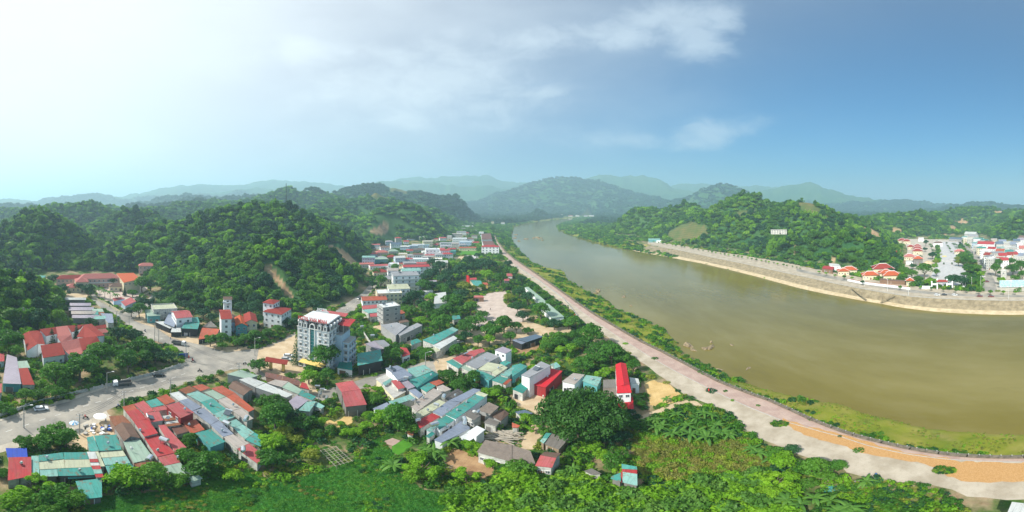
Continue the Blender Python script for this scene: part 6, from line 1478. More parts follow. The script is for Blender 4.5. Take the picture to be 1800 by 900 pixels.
# ---- conifers, palms, banana plants
def conifer(px, py, h, label):
    c = P(px, py, 0); root = empty('conifer', c, random.random()*6, label, 'tree', 'conifers'); g = np.random.default_rng(int(px))
    mb = MB(); mb.tube((0, 0, 0), (0, 0, h), .22, .04, BARK, 6); mb.build('trunk', root)
    lob = []
    n = int(h/1.0)
    for k in range(n):
        f = k/n; rr_ = (1-f)*h*.19+.35
        for j in range(5): a = j*1.256+k*.6; lob.append(((rr_*.6*math.cos(a), rr_*.6*math.sin(a), .9+k*(h-1)/n), (rr_*.5, rr_*.5, .22)))
    link('crown', leaf_cloud('conifer_crown', L_DARK, lob, 1500, .34, int(px)+3, up=.6), root)
conifer(522, 640, 15, 'tall dark conifer standing before the sunlit corner of the hotel front'); conifer(556, 632, 11, 'shorter dark conifer near the middle of the hotel front')
conifer(91, 604, 9, 'pointed conifer in the courtyard of the red-roofed school, the one towards the hill'); conifer(134, 598, 9.5, 'pointed conifer in the courtyard of the red-roofed school, the one towards the road'); conifer(219, 520, 8, 'slim conifer before the cream hall with the bright red roof')
def blade(L, w, arch, mat, name, n=6, fold=.25):
    mb = MB(); pts = []
    for k in range(n+1):
        t = k/n; x = L*t; z = arch[0]*t-arch[1]*t*t; ww = w*math.sin(math.pi*min(1, .12+.88*t))**.7*.5; pts.append((x, z, ww))
    for k in range(n):
        (x0, z0, w0), (x1, z1_, w1) = pts[k], pts[k+1]
        mb.face([(x0, 0, z0), (x1, 0, z1_), (x1, w1, z1_-fold*w1), (x0, w0, z0-fold*w0)], mat); mb.face([(x0, 0, z0), (x0, -w0, z0-fold*w0), (x1, -w1, z1_-fold*w1), (x1, 0, z1_)], mat)
    return mb.mesh(name)
BLF = blade(2.7, .72, (1.9, 2.6), L_BANANA, 'leaf'); BLF2 = blade(2.2, .6, (2.2, 1.6), L_BANANA, 'leaf')
_m = MB(); _m.tube((0, 0, 0), (0, 0, 2.1), .16, .10, L_LIGHT, 6); BST = _m.mesh('stem')
def banana(px, py, s=1.0, marks=None, group='banana plants'):
    c = P(px, py, 2.0*s); root = empty('banana_plant', (c.x, c.y, 0), random.random()*6); auto(root, 'banana plant with arching leaves', 'banana plant', group, marks=marks)
    link('stem', BST, root, scl=s)
    for k in range(8): link('leaf', BLF if k % 3 else BLF2, root, (0, 0, 2.0*s), (0, random.uniform(-.25, .3), k*.785+random.uniform(-.3, .3)), s*random.uniform(.85, 1.15))
for x, y, s in [(1010,305,1.1),(1130,345,1.2),(1180,325,1.1),(1250,350,1.2),(1310,325,1.1),(1370,372,1.3),(1420,340,1.1),(1480,335,1.3),(1530,355,1.1),(950,262,1),(1350,205,1.2),(1300,240,1),(1160,212,1),(1230,290,1),(1440,290,1.1),(1060,290,1.1),(1085,105,.9),(885,95,1.1),(1730,480,1.1),(1690,455,1),(430,590,1),(1010,250,1),(1400,215,1)]:
    q, = z7(x, y); banana(*q, s)
for x, y, s in [(1365,405,1.3),(1410,395,1),(1250,475,1.2),(1200,460,1),(970,572,1.1),(1300,500,1),(930,560,.9),(1520,430,1)]:
    q, = z6(x, y); banana(*q, s, group='banana plants by the pond field')
for x, y, s in [(130,815,1.1),(230,845,1.1),(560,865,1.2),(440,815,1),(690,680,1),(30,525,1),(490,890,1.1),(330,800,1),(620,895,1)]:
    q, = z8(x, y); banana(*q, s, group='banana plants by the river road')
_m = MB(); _m.tube((0, 0, 0), (0, 0, 7), .2, .15, BARKP, 7); PST = _m.mesh('trunk'); FRD = blade(3.6, 1.1, (1.5, 2.9), L_BROAD, 'frond', 6, .5)
for k, (x, y) in enumerate([(672,280),(702,290),(737,300),(775,310),(815,330),(655,262)]):
    (px, py), = z1(x, y); c = P(px, py, 0); root = empty('palm', c); auto(root, 'slim palm at the school wall', 'palm', 'palms of the school yard', marks=['the pink school'])
    link('trunk', PST, root)
    for j in range(11): link('frond', FRD, root, (0, 0, 6.9), (0, random.uniform(-.35, .25), j*.571+random.uniform(-.15, .15)))

# ------------------------------------------------------------------ ground cover that nobody could count
def coll(nm, meshes):
    c = bpy.data.collections.new(nm)
    for m in meshes: c.objects.link(bpy.data.objects.new(nm+'_shape', m))
    return c
def low(mat, n, leaf, seed, h=.5): return leaf_cloud('clump', mat, [((0, 0, h*.35), (.9, .9, h*.5)), ((.3, .2, h*.6), (.5, .5, h*.4)), ((-.35, -.2, h*.5), (.5, .45, h*.4))], n, leaf, seed)
C_BUSH = coll('undergrowth', [low(L_BROAD, 130, .24, 1, .8), low(L_LIGHT, 130, .24, 2, .8), low(L_BROAD, 130, .22, 3, 1.1), low(L_DARK, 120, .24, 4, .8), low(L_YEL, 90, .2, 5, .6)])
C_HYA = coll('water_plants', [low(L_HYA, 100, .20, 6, .35), low(L_HYA, 100, .20, 7, .4), low(L_HYA, 110, .18, 8, .3)])
C_LEAFY = coll('leafy_bushes', [leaf_cloud('leafy_crown', L_LIGHT, lobes_of('broad', 21), 420, .22, 9), leaf_cloud('leafy_crown', L_LIGHT, lobes_of('wide', 22), 420, .22, 10), leaf_cloud('leafy_crown', L_BANANA, lobes_of('broad', 23), 380, .22, 11)])
C_DRY = coll('dry_scrub', [low(L_DRY, 120, .20, 12, .9), low(L_YEL, 110, .20, 13, .8), low(L_LIGHT, 110, .2, 14, .9), low(L_DRY, 100, .18, 15, .6)])
def fill(nm, poly, sp, cl, s0, s1, seed, keep=True, z=0.0, world=False, pred=None, dens=1.0):
    w = poly if world else [(v.x, v.y) for v in gx(poly)]
    xs = [p[0] for p in w]; ys = [p[1] for p in w]; g = np.random.default_rng(seed)
    X, Y = np.meshgrid(np.arange(min(xs), max(xs), sp), np.arange(min(ys), max(ys), sp)); X = (X+g.uniform(-.5, .5, X.shape)*sp).ravel(); Y = (Y+g.uniform(-.5, .5, Y.shape)*sp).ravel()
    m = inside(X, Y, w) & (g.random(len(X)) < dens)
    if pred is not None: m &= pred(X, Y)
    X, Y = X[m], Y[m]
    if keep:
        k = np.ones(len(X), bool)
        for poly_ in KEEP: k &= ~inside(X, Y, poly_)
        X, Y = X[k], Y[k]
    s = s0+(s1-s0)*np.clip(g.random(len(X))*.7+(.5+.8*fbm(X/9, Y/9, seed, 2))*.5, 0, 1.2)
    zz_ = ground_z(X, Y) if z is None else np.full(len(X), z)
    print(nm, len(X)); return scatter(nm, cl, np.stack([X, Y, zz_-.05*s], -1), s)
POND = [(140,905),(150,882),(180,872),(240,868),(300,862),(350,846),(400,836),(445,826),(470,842),(500,850),(560,828),(600,815),(640,800),(650,775),(668,770),(690,792),(700,815),(740,860),(785,868),(800,905)]
sheet('pond_ground', gx(POND), .01, L_HYA)
_pond = KEEP.pop()
fill('water_plants', POND, .58, C_HYA, .35, .78, 31)
fill('pond_weeds', POND, 1.5, C_BUSH, .4, 1.0, 63, pred=lambda X, Y: vnoise(X/7, Y/7, 67) > .66)
fill('dry_pond_weeds', POND, 1.2, C_DRY, .3, .7, 64, pred=lambda X, Y: vnoise(X/6+9, Y/6, 68) > .70)
_i = len(KEEP)
fill('leafy_bushes', [(785,905),(800,868),(850,856),(900,842),(930,838),(960,845),(1000,835),(1040,838),(1070,850),(1110,858),(1160,856),(1210,852),(1260,846),(1310,838),(1350,832),(1390,850),(1410,905)], 2.1, C_LEAFY, 1.6, 2.9, 32)
fill('dry_scrub', [(1112,765),(1150,750),(1180,770),(1240,775),(1310,770),(1345,790),(1360,820),(1330,838),(1280,845),(1230,850),(1180,850),(1130,845),(1110,810)], 1.05, C_DRY, .8, 1.7, 33)
fill('roadside_grass', [(1490,845),(1540,843),(1620,852),(1660,865),(1690,880),(1700,905),(1430,905),(1440,880),(1470,862)], .95, C_BUSH, .5, 1.2, 34)
fill('banana_undergrowth', [(1120,742),(1170,725),(1210,714),(1245,716),(1275,724),(1300,745),(1320,770),(1260,778),(1180,772),(1120,762)], 1.3, C_BUSH, .9, 2.0, 35)
KEEP.append(_pond); KEEP.append([(v.x, v.y) for v in gx([(1112,765),(1150,750),(1310,770),(1360,820),(1330,838),(1130,845),(1110,810)])])
TOWNW = [(v.x, v.y) for v in gx([(-40,905),(-40,640),(0,612),(112,590),(134,566),(100,506),(120,484),(262,500),(268,545),(345,570),(560,556),(640,514),(655,470),(700,430),(800,424),(868,395),(870,425),(900,469),(992,537),(1107,622),(1205,696),(1290,735),(1400,800),(1490,840),(1600,850),(1700,875),(1700,905)])]
fill('undergrowth', TOWNW, 2.3, C_BUSH, .9, 2.3, 36, world=True, pred=lambda X, Y: (vnoise(X/11, Y/11, 5)*.6+vnoise(X/4, Y/4, 6)*.4 > .36) & (np.hypot(X, Y) < 330))
fill('undergrowth', TOWNW, 5.0, C_BUSH, 2.0, 4.2, 37, world=True, pred=lambda X, Y: (vnoise(X/25, Y/25, 5) > .25) & (np.hypot(X, Y) >= 330))
fill('field_grass', [(150,905),(560,700),(1100,760),(1120,905)], 1.1, C_HYA, .4, .8, 38, pred=lambda X, Y: vnoise(X/8, Y/8, 15) > .45)
# scrub on the banks
WI, FI = [(v.x, v.y) for v in wall_w+near_w[::-1]], [(v.x, v.y) for v in ftop_w+far_w[::-1]]
fill('bank_scrub', WI, 2.2, C_BUSH, .6, 2.2, 39, z=None, world=True, pred=lambda X, Y: (Y > 30) & (Y < 560) & (vnoise(X/6, Y/6, 25)*.7+vnoise(X/17, Y/17, 26)*.3 > np.where(Y > 95, .47, .70)))
fill('wall_foot_scrub', WI, 1.5, C_BUSH, .5, 1.5, 61, z=None, world=True, pred=lambda X, Y: (Y < 110) & (Y > -8) & (seg_dist(X, Y, wall_w)[0] < 4.5) & (vnoise(X/5, Y/5, 26) > .38))
fill('bank_tufts', WI, 1.2, C_DRY, .25, .6, 62, z=None, world=True, pred=lambda X, Y: (Y < 330) & (Y > -8) & (vnoise(X/4, Y/4, 66) > .45))
fill('bank_scrub', WI, 7, C_BUSH, 3, 6, 40, z=None, world=True, pred=lambda X, Y: (Y >= 560) & (Y < 2000))
fill('bank_scrub', FI, 5, C_BUSH, 2.5, 5.5, 41, z=None, world=True, pred=lambda X, Y: (Y > 420) & (Y < 2200) & (vnoise(X/20, Y/20, 27) > .28))
fill('bank_scrub', FI, 2.6, C_BUSH, .6, 1.8, 42, z=None, world=True, pred=lambda X, Y: (Y > 230) & (Y <= 420) & (vnoise(X/9, Y/9, 28) > .5))
FARFL = [(v.x, v.y) for v in gx([(1036,382),(1040,400),(1080,412),(1140,421),(1200,431),(1300,444),(1400,462),(1460,467),(1530,474),(1572,478),(1590,468),(1597,440),(1640,414),(1740,424),(1800,424),(1800,520),(1700,512),(1562,497),(1500,487),(1400,467),(1300,450),(1200,434),(1140,424),(1080,421),(1020,409),(1020,390)])]
fill('far_bank_undergrowth', FARFL, 4.6, C_BUSH, 2.2, 5.2, 43, world=True)
# clumps of grass that grow through the river road
for k, (x, y, r, f) in enumerate([(1370,745,14,None),(1660,827,18,None)]):
    pts = [(x+r*math.cos(a)*1.2, y+r*.42*math.sin(a)) for a in [i*.7 for i in range(9)]]
    o = fill('grass_patch', pts, .45, C_BUSH, .35, .6, 50+k, keep=False, z=.09)
for k, (q, s) in enumerate([(z3(397,352), 1.2), (z3(228,222), .9), (z3(103,122), .9), (z3(145,153), .8), (z3(632,505), .6), (z3(797,617), 1.3), (z3(1003,722), 1.4), (z7(1400,50), 1.8), (z7(1500,50), .8), (z7(1550,115), .7), (z7(1730,152), .7), (z8(505,368), .6), (z8(638,466), 1.3)]):
    c = P(*q[0], .06); root = link('weed_clump', C_BUSH.objects[k % 4].data, None, c, random.random()*6, (s*1.3, s*1.3, s*.5)); auto(root, 'green weed clump in the river road', 'weeds', 'weed clumps on the river road')
print('far bank...')
# ------------------------------------------------------------------ the town across the river
T = 'dense town houses across the river'; TM = ['the monument square', 'the long billboard', 'the quarried hillside']
def ft(desc, x, y, w, d, h, fl, wall, roof, rc, rel=-8, **k):
    (px, py), = zr(x, y); wall = OLDW if wall is WHITE and g_.random() < .55 else wall; return block(desc, px, py, w, d, rel, h, fl, wall, roof, rc, name='town_house', cat='house', group=T, marks=TM, **k)
g_ = random.Random(11)
rows = [(1048,262,9,14,8,2,WHITE,'tin','pale_teal','white house with a pale teal roof'),(1075,285,9,14,9,3,CREAM,'flat','white_slab','cream narrow three-storey house'),(1128,222,26,16,7,2,WHITE,'gable','white','long white hall'),(1160,250,20,12,7,2,WHITE,'gable','grey','grey-roofed hall'),
 (1120,290,9,14,10,3,WHITE,'flat','slab','white flat-roofed narrow house'),(1222,282,20,12,8,2,WHITE,'tin','teal','teal-roofed white house'),(1300,300,14,12,7,2,WHITE,'tin','green','dark green-roofed house'),(1205,335,13,13,9,3,BLUEW,'tin','pale_teal','blue-white house with a teal roof'),
 (1215,378,9,14,10,3,WHITE,'flat','white_slab','white narrow house with a slab roof'),(1325,348,27,13,9,2,WHITE,'gable','red','long white house with a bright red roof'),(1262,400,12,12,9,3,CREAM,'tin','teal','cream house with a teal roof'),(1300,430,8,14,11,4,WHITE,'flat','white_slab','tall white four-storey house'),
 (1325,452,7,15,13,4,WHITE,'flat','slab','very tall narrow white house'),(1345,478,7,15,13,4,CREAM,'gable','tile_red','narrow cream house with a red cap'),(1362,505,7,15,12,4,WHITE,'tin','grey','narrow white house with a grey roof'),(1385,532,8,15,12,4,WHITE,'flat','white_slab','white corner house of four storeys'),
 (1450,525,17,13,9,3,WHITE,'flat','tile_pink','broad white house with a brick-pink terrace'),(1400,408,12,9,8,2,WHITE,'gable','red','red-roofed white house'),(1440,462,20,13,9,3,WHITE,'tin','grey','wide grey-roofed house'),(1546,550,9,9,9,3,WHITE,'gable','red','white house with a small bright red roof'),
 (1485,345,12,13,9,3,WHITE,'gable','dark_blue','slate-roofed white house'),(1525,318,13,12,9,2,GREYW,'gable','blue_grey','grey house with a blue-grey gable'),(1582,330,14,10,9,3,WHITE,'flat','pale_teal','white house with pale teal terrace'),(1640,325,12,12,8,2,GREYW,'tin','grey','grey flat house'),
 (1560,408,12,12,8,2,OLDW,'flat','slab','plain plastered house'),(1602,438,13,11,7,2,TEALW,'tin','teal','teal-walled house'),(1590,382,11,11,8,2,OLDW,'flat','white_slab','pale two-storey house'),(1665,352,11,12,8,2,GREYW,'gable','blue_grey','blue-grey gabled house'),
 (1742,350,9,10,12,4,WHITE,'flat','white_slab','white tower house'),(1768,298,14,12,8,2,WHITE,'gable','lilac','white house with a lilac roof'),(1705,310,12,12,8,2,GREYW,'gable','dark_blue','dark blue-roofed house'),(1785,265,14,12,8,2,OLDW,'gable','tile_brown','brown-roofed house'),
 (1650,478,13,10,8,2,WHITE,'gable','red','white house under a red gable'),(1722,495,15,12,6,2,GREYW,'gable','blue_grey','low grey gabled house'),(1745,440,10,12,10,3,WHITE,'flat','white_slab','white block beside the tall trees'),(1690,430,11,11,7,2,OLDW,'tin','beige','beige-roofed house'),
 (1618,488,10,10,8,2,CREAM,'gable','tile_red','cream house with a red tiled roof'),(1530,492,10,10,9,3,WHITE,'gable','red','white house with a red roof and balcony'),(1590,500,9,9,8,2,WHITE,'flat','slab','small white flat house'),(1670,395,12,10,7,2,WHITE,'tin','white','white low house'),
 (1795,335,14,12,9,3,WHITE,'flat','white_slab','white three-storey house'),(1495,400,12,12,8,2,WHITE,'tin','pale_teal','white house with a faded teal sheet roof'),(1500,440,11,11,8,2,CREAM,'gable','orange','cream house with an orange roof'),(1380,380,10,10,8,2,WHITE,'flat','slab','white house with a dark slab roof'),
 (1250,320,12,10,7,2,WHITE,'tin','beige','white house with a beige sheet roof'),(1355,325,12,10,7,2,OLDW,'gable','tile_brown','old house with a brown roof'),(1420,300,11,10,6,2,CREAM,'gable','beige','cream low house'),(1790,400,12,12,9,3,PINKW,'gable','tile_pink','pink house with tiled roof'),(1480,560,8,8,7,2,WHITE,'flat','white_slab','small white corner annex'),
 (940,285,26,10,5,1,GREYW,'gable','dark_blue','low dark-roofed depot'),(1745,520,14,9,7,2,WHITE,'flat','slab','white house behind the big trees'),(1545,690,5,5,8,2,WHITE,'flat','white_slab','slim white house between the trees'),(965,195,10,7,5,1,WHITE,'flat','white_slab','little white house in the quarry trees')]
for x, y, w, d, h, fl, wall, roof, rc, desc in rows: ft(desc, x, y, w, d, h, fl, wall, roof, rc, rel=g_.choice([-22, -18, -14]) if x < 1420 else g_.choice([-10, 4, 12]))
# pagodas and temple halls
PG = 'red tiled shrine halls beside the monument square'
def pg(x, y, w, d, h, rc='tile_red', rel=4, wall=CREAM, f=zr, label=None, desc='small red-roofed shrine hall', group=PG, fl=1):
    (px, py), = f(x, y); return block(desc, px, py, w, d, rel, h, fl, wall, 'pagoda', rc, name='shrine_hall', cat='temple hall', group=group, label=label, marks=None if label else TM+['the orange-tiled temple'], rh=min(w, d)*.36)
for x, y, w, d, h in [(450,378,13,9,4.5),(450,405,14,9,4.5),(450,435,14,9,5),(366,382,11,8,4.5),(350,505,14,9,4.5),(258,303,16,10,5),(312,312,14,9,5),(980,440,14,8,4)]: pg(x, y, w, d, h, 'tile_pink' if y > 500 or x == 980 else 'tile_red')
pg(458, 532, 11, 8, 7.5, 'tile_orange', label='tall open pavilion with orange-brown roof and dark posts beside the sand heap', wall=DCONC)
pg(710, 335, 16, 7, 6, 'tile_brown', label='white memorial gatehouse with dark roof at the head of the monument square', wall=WHITE)
TP = 'orange-tiled temple halls'
for x, y, w, d, h, rc, l in [(570,492,15,9,5,'tile_orange','small orange-roofed hall between the red restaurant and the temple'),(528,500,11,9,4.5,'tile_orange','low orange-roofed hall next to the red restaurant roof'),(718,528,15,9,4.5,'tile_orange','low wide orange temple hall at the roadside end'),
    (806,480,20,13,8,'tile_red','largest temple hall with reddish two-step roof'),(830,512,13,10,6.5,'tile_orange','middle temple hall with white-ridged orange roof'),(868,528,16,10,5.5,'tile_orange','bright orange temple hall nearest the park trees'.replace('nearest', 'touching'))]:
    (px, py), = z4(x, y); block('', px, py, w, d, 8, h, 1, CREAM, 'pagoda', rc, name='temple_hall', cat='temple hall', group=TP, label=l, rh=w*.2)
shed('', [('red', (5.4, 4.2), z4(392,468,470,470,455,498,378,486))], name='restaurant', cat='restaurant', group=None, wall=SHUT, label='dark-fronted restaurant with bright red metal roof on the far riverside road', wins=2)
shed('', [('white', (7, 6.2), z4(428,450,498,456,512,474,432,466))], name='house', cat='house', group=None, wall=WHITE, label='white flat house directly behind the bright red restaurant roof', wins=2)
shed('', [('tile_brown', (3.8, 3.3), z4(785,556,985,572,985,580,785,566))], name='gallery', cat='gallery', group=None, wall=SHUT, label='long low dark gallery with planted roof beside the temple')
(px, py), = z4(998, 568); block('', px, py, 6, 5, 0, 5, 1, CREAM, 'pagoda', 'tile_orange', name='small_pavilion', cat='pavilion', label='tiny orange-roofed pavilion at the end of the long dark gallery', rh=2)
(px, py), = z4(905, 437); block('', px, py, 7, 7, 0, 6, 1, YELW, 'hip', 'yellow', name='yellow_shrine', cat='shrine', label='little yellow shrine standing above the park trees near the temple', rh=2.5)
(px, py), = z4(1010, 436); block('', px, py, 13, 6, 0, 3.5, 1, WHITE, 'far', 'white', name='white_shed', cat='shed', label='low white flat shed left of the open pavilion'.replace('left of', 'beside'))
(px, py), = z4(1076, 276); block('', px, py, 10, 7, 0, 6, 1, WHITE, 'gable', 'white', name='white_house', cat='house', label='single white house at the forest edge behind the shrine halls')
# white wall along the road, with the columned gate
wp = gx([(1490,494),(1510,498),(1540,502),(1575,506),(1600,509.5)])
mb = MB()
for a, b in zip(wp, wp[1:]): mb.box(((a.x+b.x)/2, (a.y+b.y)/2, 0), ((b-a).length, .35, 2.2), WHITE, math.atan2(b.y-a.y, b.x-a.x))
r = empty('temple_wall', (0, 0, 0), 0, 'long white boundary wall between the temple halls and the far riverside road', 'wall'); mb.build('wall_body', r)
mb = MB()
for a, b in zip(wp, wp[1:]): mb.box(((a.x+b.x)/2, (a.y+b.y)/2, 2.2), ((b-a).length, .6, .2), TIN['tile_orange'], math.atan2(b.y-a.y, b.x-a.x))
mb.build('coping', r)
c = P(1656, 508, 0); rz = -math.atan2(c.x, c.y); gt_ = empty('columned_gate', c, rz, 'white three-bay gate with tall columns and a red-tiled centre before the monument square', 'gate')
for x in (-8.5, -4, 4, 8.5):
    mb = MB(); mb.box((x, 0, 0), (1.0, 1.0, 6.0 if abs(x) > 5 else 8.0), WHITE); mb.box((x, 0, 6.0 if abs(x) > 5 else 8.0), (1.3, 1.3, .4), WHITE); mb.tube((x, 0, 6.2 if abs(x) > 5 else 8.2), (x, 0, 7.3 if abs(x) > 5 else 9.4), .35, .05, WHITE, 6); mb.build('column', gt_)
mb = MB(); mb.box((0, 0, 5.2), (7.4, .8, 1.4), WHITE)
for s in (-1, 1): mb.box((s*6.3, 0, 3.6), (3.8, .7, 1.2), WHITE)
mb.build('lintel', gt_); mb = MB(); mb.slab([(4.6, 0, 8.1), (-4.6, 0, 8.1), (-4.6, -1.6, 6.7), (4.6, -1.6, 6.7)], .2, TIN['tile_red']); mb.slab([(-4.6, 0, 8.1), (4.6, 0, 8.1), (4.6, 1.6, 6.7), (-4.6, 1.6, 6.7)], .2, TIN['tile_red']); mb.build('tiled_top', gt_)
mb = MB()
for s in (-1, 1): mb = MB(); mb.box((s*14, 0, 0), (9, .4, 2.6), WHITE); mb.build('side_wall', gt_)
# steps and planters of the square
sp = [P(1652, 462), P(1682, 462)]; c = (sp[0]+sp[1])/2; rz = -math.atan2(c.x, c.y); w = (sp[1]-sp[0]).length
st_ = empty('plaza_steps', c, rz, 'wide grey flight of steps across the monument square', 'steps')
for k in range(6):
    mb = MB(); mb.box((0, 6+k*1.6, 0), (w, 1.6, .3+.3*k), GPLAZA); mb.build('step', st_)
for k, x in enumerate((1659, 1673.5)):
    p = P(x, 465); r = empty('stone_planter', p); tag(r, ['dark stone planter with shrub, temple side of the plaza steps', 'dark stone planter with shrub, street side of the plaza steps'][k], 'planter', 'planters of the steps'); mb = MB(); mb.box((0, 0, 0), (2, 2, 1.2), DCONC); mb.build('pot', r); link('shrub', C_BUSH.objects[0].data, r, (0, 0, 1.1), 0, (1.3, 1.3, 1.9))
area('yellow_flower_bed', [(1656.5,449.5),(1663.5,449.5),(1664,451.5),(1656,451.5)], .09, TIN['yellow'])
mb = MB(); n = 20
for k in range(n):
    a0, a1 = 6.283*k/n, 6.283*(k+1)/n; f0, f1 = 7+1.2*math.sin(3*a0), 7+1.2*math.sin(3*a1)
    mb.face([(f0*math.cos(a0), f0*math.sin(a0), 0), (f1*math.cos(a1), f1*math.sin(a1), 0), (f1*.45*math.cos(a1), f1*.45*math.sin(a1), 2.4), (f0*.45*math.cos(a0), f0*.45*math.sin(a0), 2.4)], SAND); mb.face([(f0*.45*math.cos(a0), f0*.45*math.sin(a0), 2.4), (f1*.45*math.cos(a1), f1*.45*math.sin(a1), 2.4), (0, 0, 3.6)], SAND)
o = mb.build('sand_heap', None, P(1631, 463)); tag(o, 'pale heap of building sand beside the tall open pavilion', 'sand heap')
# billboard with a painted landscape
def mural():
    m, t = newmat('billboard_mural'); u = t.n('ShaderNodeSeparateXYZ', {0: t.n('ShaderNodeUVMap').outputs[0]}); p = t.n('ShaderNodeCombineXYZ', {0: t.math('MULTIPLY', u.outputs[0], .22), 1: t.math('MULTIPLY', u.outputs[1], .5), 2: 0}).outputs[0]
    n = t.noise(p, 1.6, 5, .6); yy = t.math('DIVIDE', u.outputs[1], 6.5)
    col = t.ramp(t.math('ADD', n, t.math('MULTIPLY', yy, .28)), [(.42, (.75, .76, .74)), (.52, (.10, .32, .30)), (.6, (.55, .70, .72)), (.72, (.20, .45, .62)), (.82, (.74, .78, .78))]); finish(t, col, .5); return m
MUR = mural()
a, b = P(1757, 506.5, 0), P(1830, 504, 0); c = (a+b)/2; rz = math.atan2(b.y-a.y, b.x-a.x); L = (b-a).length
bb = empty('billboard', c, rz, 'long low billboard painted with a pale blue-green landscape at the street corner', 'billboard')
mb = MB(); mb.box((0, .12, .9), (L, .2, 5.8), METAL, bottom=True); mb.face([(-L/2, 0, .9), (L/2, 0, .9), (L/2, 0, 6.7), (-L/2, 0, 6.7)], MUR, [(0, 0), (L, 0), (L, 5.8), (0, 5.8)]); mb.build('panel', bb)
for k in range(8):
    mb = MB(); mb.box(((k/7-.5)*(L-1), .5, 0), (.25, .25, 6.2), METAL); mb.build('post', bb)
mb = MB(); mb.box((0, -.05, 6.7), (L+.3, .15, .2), FRAME, bottom=True); mb.box((0, -.05, .7), (L+.3, .15, .2), FRAME, bottom=True); mb.build('frame', bb)
# white stair ramps on the revetment
for k, (a, b) in enumerate([((1497,506.2),(1523,527)),((1548,531),(1574,519)),((1551,515),(1551.5,531))]):
    A, B = P(*a, .2), P(b[0], b[1], -4.6) if k != 1 else P(b[0], b[1], .2)
    if k == 1: A = P(a[0], a[1], -4.6)
    r = empty('stone_stair', A); tag(r, ['pale stair running down the revetment towards the temple', 'pale stair climbing the revetment towards the monument square', 'straight pale stair between the two slanting ones'][k], 'stair', 'stairs on the revetment')
    d = B-A; s = Vector((-d.y, d.x, 0)).normalized()*.55; up = Vector((0, 0, .35)); off = Vector((-A.x, -A.y, 0)).normalized()*.5
    for j in range(8):
        p0, p1 = d*(j/8), d*((j+.9)/8); mb = MB(); q = [p0+s, p1+s, p1-s, p0-s]; q = [v+up+off for v in q]
        if (q[1]-q[0]).cross(q[2]-q[1]).z < 0: q = q[::-1]
        mb.slab(q, .5, STONE); mb.build('step', r)
# long white building on the front hill, mast on the skyline, flags
def on_hill(px, py, D): p = PD(px, py, D); return Vector((p.x, p.y, float(ground_z(p.x, p.y)[0])))
hp = on_hill(1369, 407, 415); h0 = max(hp.z, CAM_H-415*math.tan(R(4.9)))
rt = block('', 0, 0, 20, 8, 0, 5.0, 2, OLDW, 'far', 'slab', nx=6, name='hill_building', cat='building', label='long white two-storey building standing in the forest on the hill across the river', world=Vector((hp.x, hp.y, 0)), base=h0)
mp = on_hill(503, 372, 470); mast = empty('radio_mast', mp, 0, 'tall thin lattice radio mast on the wooded ridge behind the hotel', 'mast'); Hm = CAM_H+470*math.tan(R(4.0))-mp.z
mb = MB()
for k in range(3): a = k*2.094; mb.tube((math.cos(a)*.9, math.sin(a)*.9, 0), (math.cos(a)*.45, math.sin(a)*.45, Hm), .13, .10, BLACKM, 4)
mb.build('leg_frame', mast); mb = MB()
for j in range(int(Hm/1.6)):
    z0 = j*1.6
    for k in range(3): a, b = k*2.094, (k+1)*2.094; r0 = .9-.45*z0/Hm; mb.tube((math.cos(a)*r0, math.sin(a)*r0, z0), (math.cos(b)*r0, math.sin(b)*r0, z0+1.6), .05, .05, BLACKM, 4, False)
mb.build('bracing', mast)
def flag(px, py, h, w, fh, label):
    c = P(px, py, 0); r = empty('flagpole', c, random.uniform(-.4, .4), label, 'flagpole', 'red flags'); mb = MB(); mb.tube((0, 0, 0), (0, 0, h), .09, .06, METAL, 6); mb.build('pole', r)
    mb = MB(); n = 6
    for k in range(n):
        x0, x1 = w*k/n, w*(k+1)/n; s0, s1 = .25*math.sin(x0*2), .25*math.sin(x1*2); mb.face([(x0, s0, h-fh-x0*.25), (x1, s1, h-fh-x1*.25), (x1, s1, h-x1*.25), (x0, s0, h-x0*.25)], REDP)
    mb.build('flag', r)
flag(819, 505, 11, 3.2, 7.0, 'tall red banner on a pole before the teal-roofed community hall'); flag(1575, 458, 13, 4, 3, 'small red flag above the shrine trees, the one by the forest'); flag(1583, 457, 15, 4.4, 4, 'small red flag above the shrine trees, the one by the pavilions')
# pier building upstream
block('', 1150, 421, 22, 9, 0, 5, 1, TEALW, 'gable', 'pale_teal', name='pier_house', cat='house', label='pale teal-roofed house at the upstream end of the far promenade', rh=2)
block('', 1158, 423, 9, 6, 0, 3.5, 1, WHITE, 'flat', 'white_slab', name='kiosk', cat='kiosk', label='small white kiosk beside the pale teal-roofed promenade house')
for x, y, w, c in [(985,374,40,'white'),(1003,373,34,'tile_red'),(1015,374,30,'white'),(1040,376,44,'white'),(1056,377,36,'tile_red'),(1072,377,40,'grey'),(1030,378,30,'lilac')]:
    pt = PD(x, y+1.6, 2100); gz = max(0., float(ground_z(pt.x, pt.y)[0])); block('%s far settlement house' % {'white': 'white', 'tile_red': 'red-roofed', 'grey': 'grey-roofed', 'lilac': 'lilac-roofed'}[c], 0, 0, w*.8, 10, 0, 7, 2, OLDW, 'gable', c, nx=3, name='far_house', cat='house', group='tiny houses at the foot of the blue mountain', world=pt, base=gz, marks=['the far town end'])
print('things...')
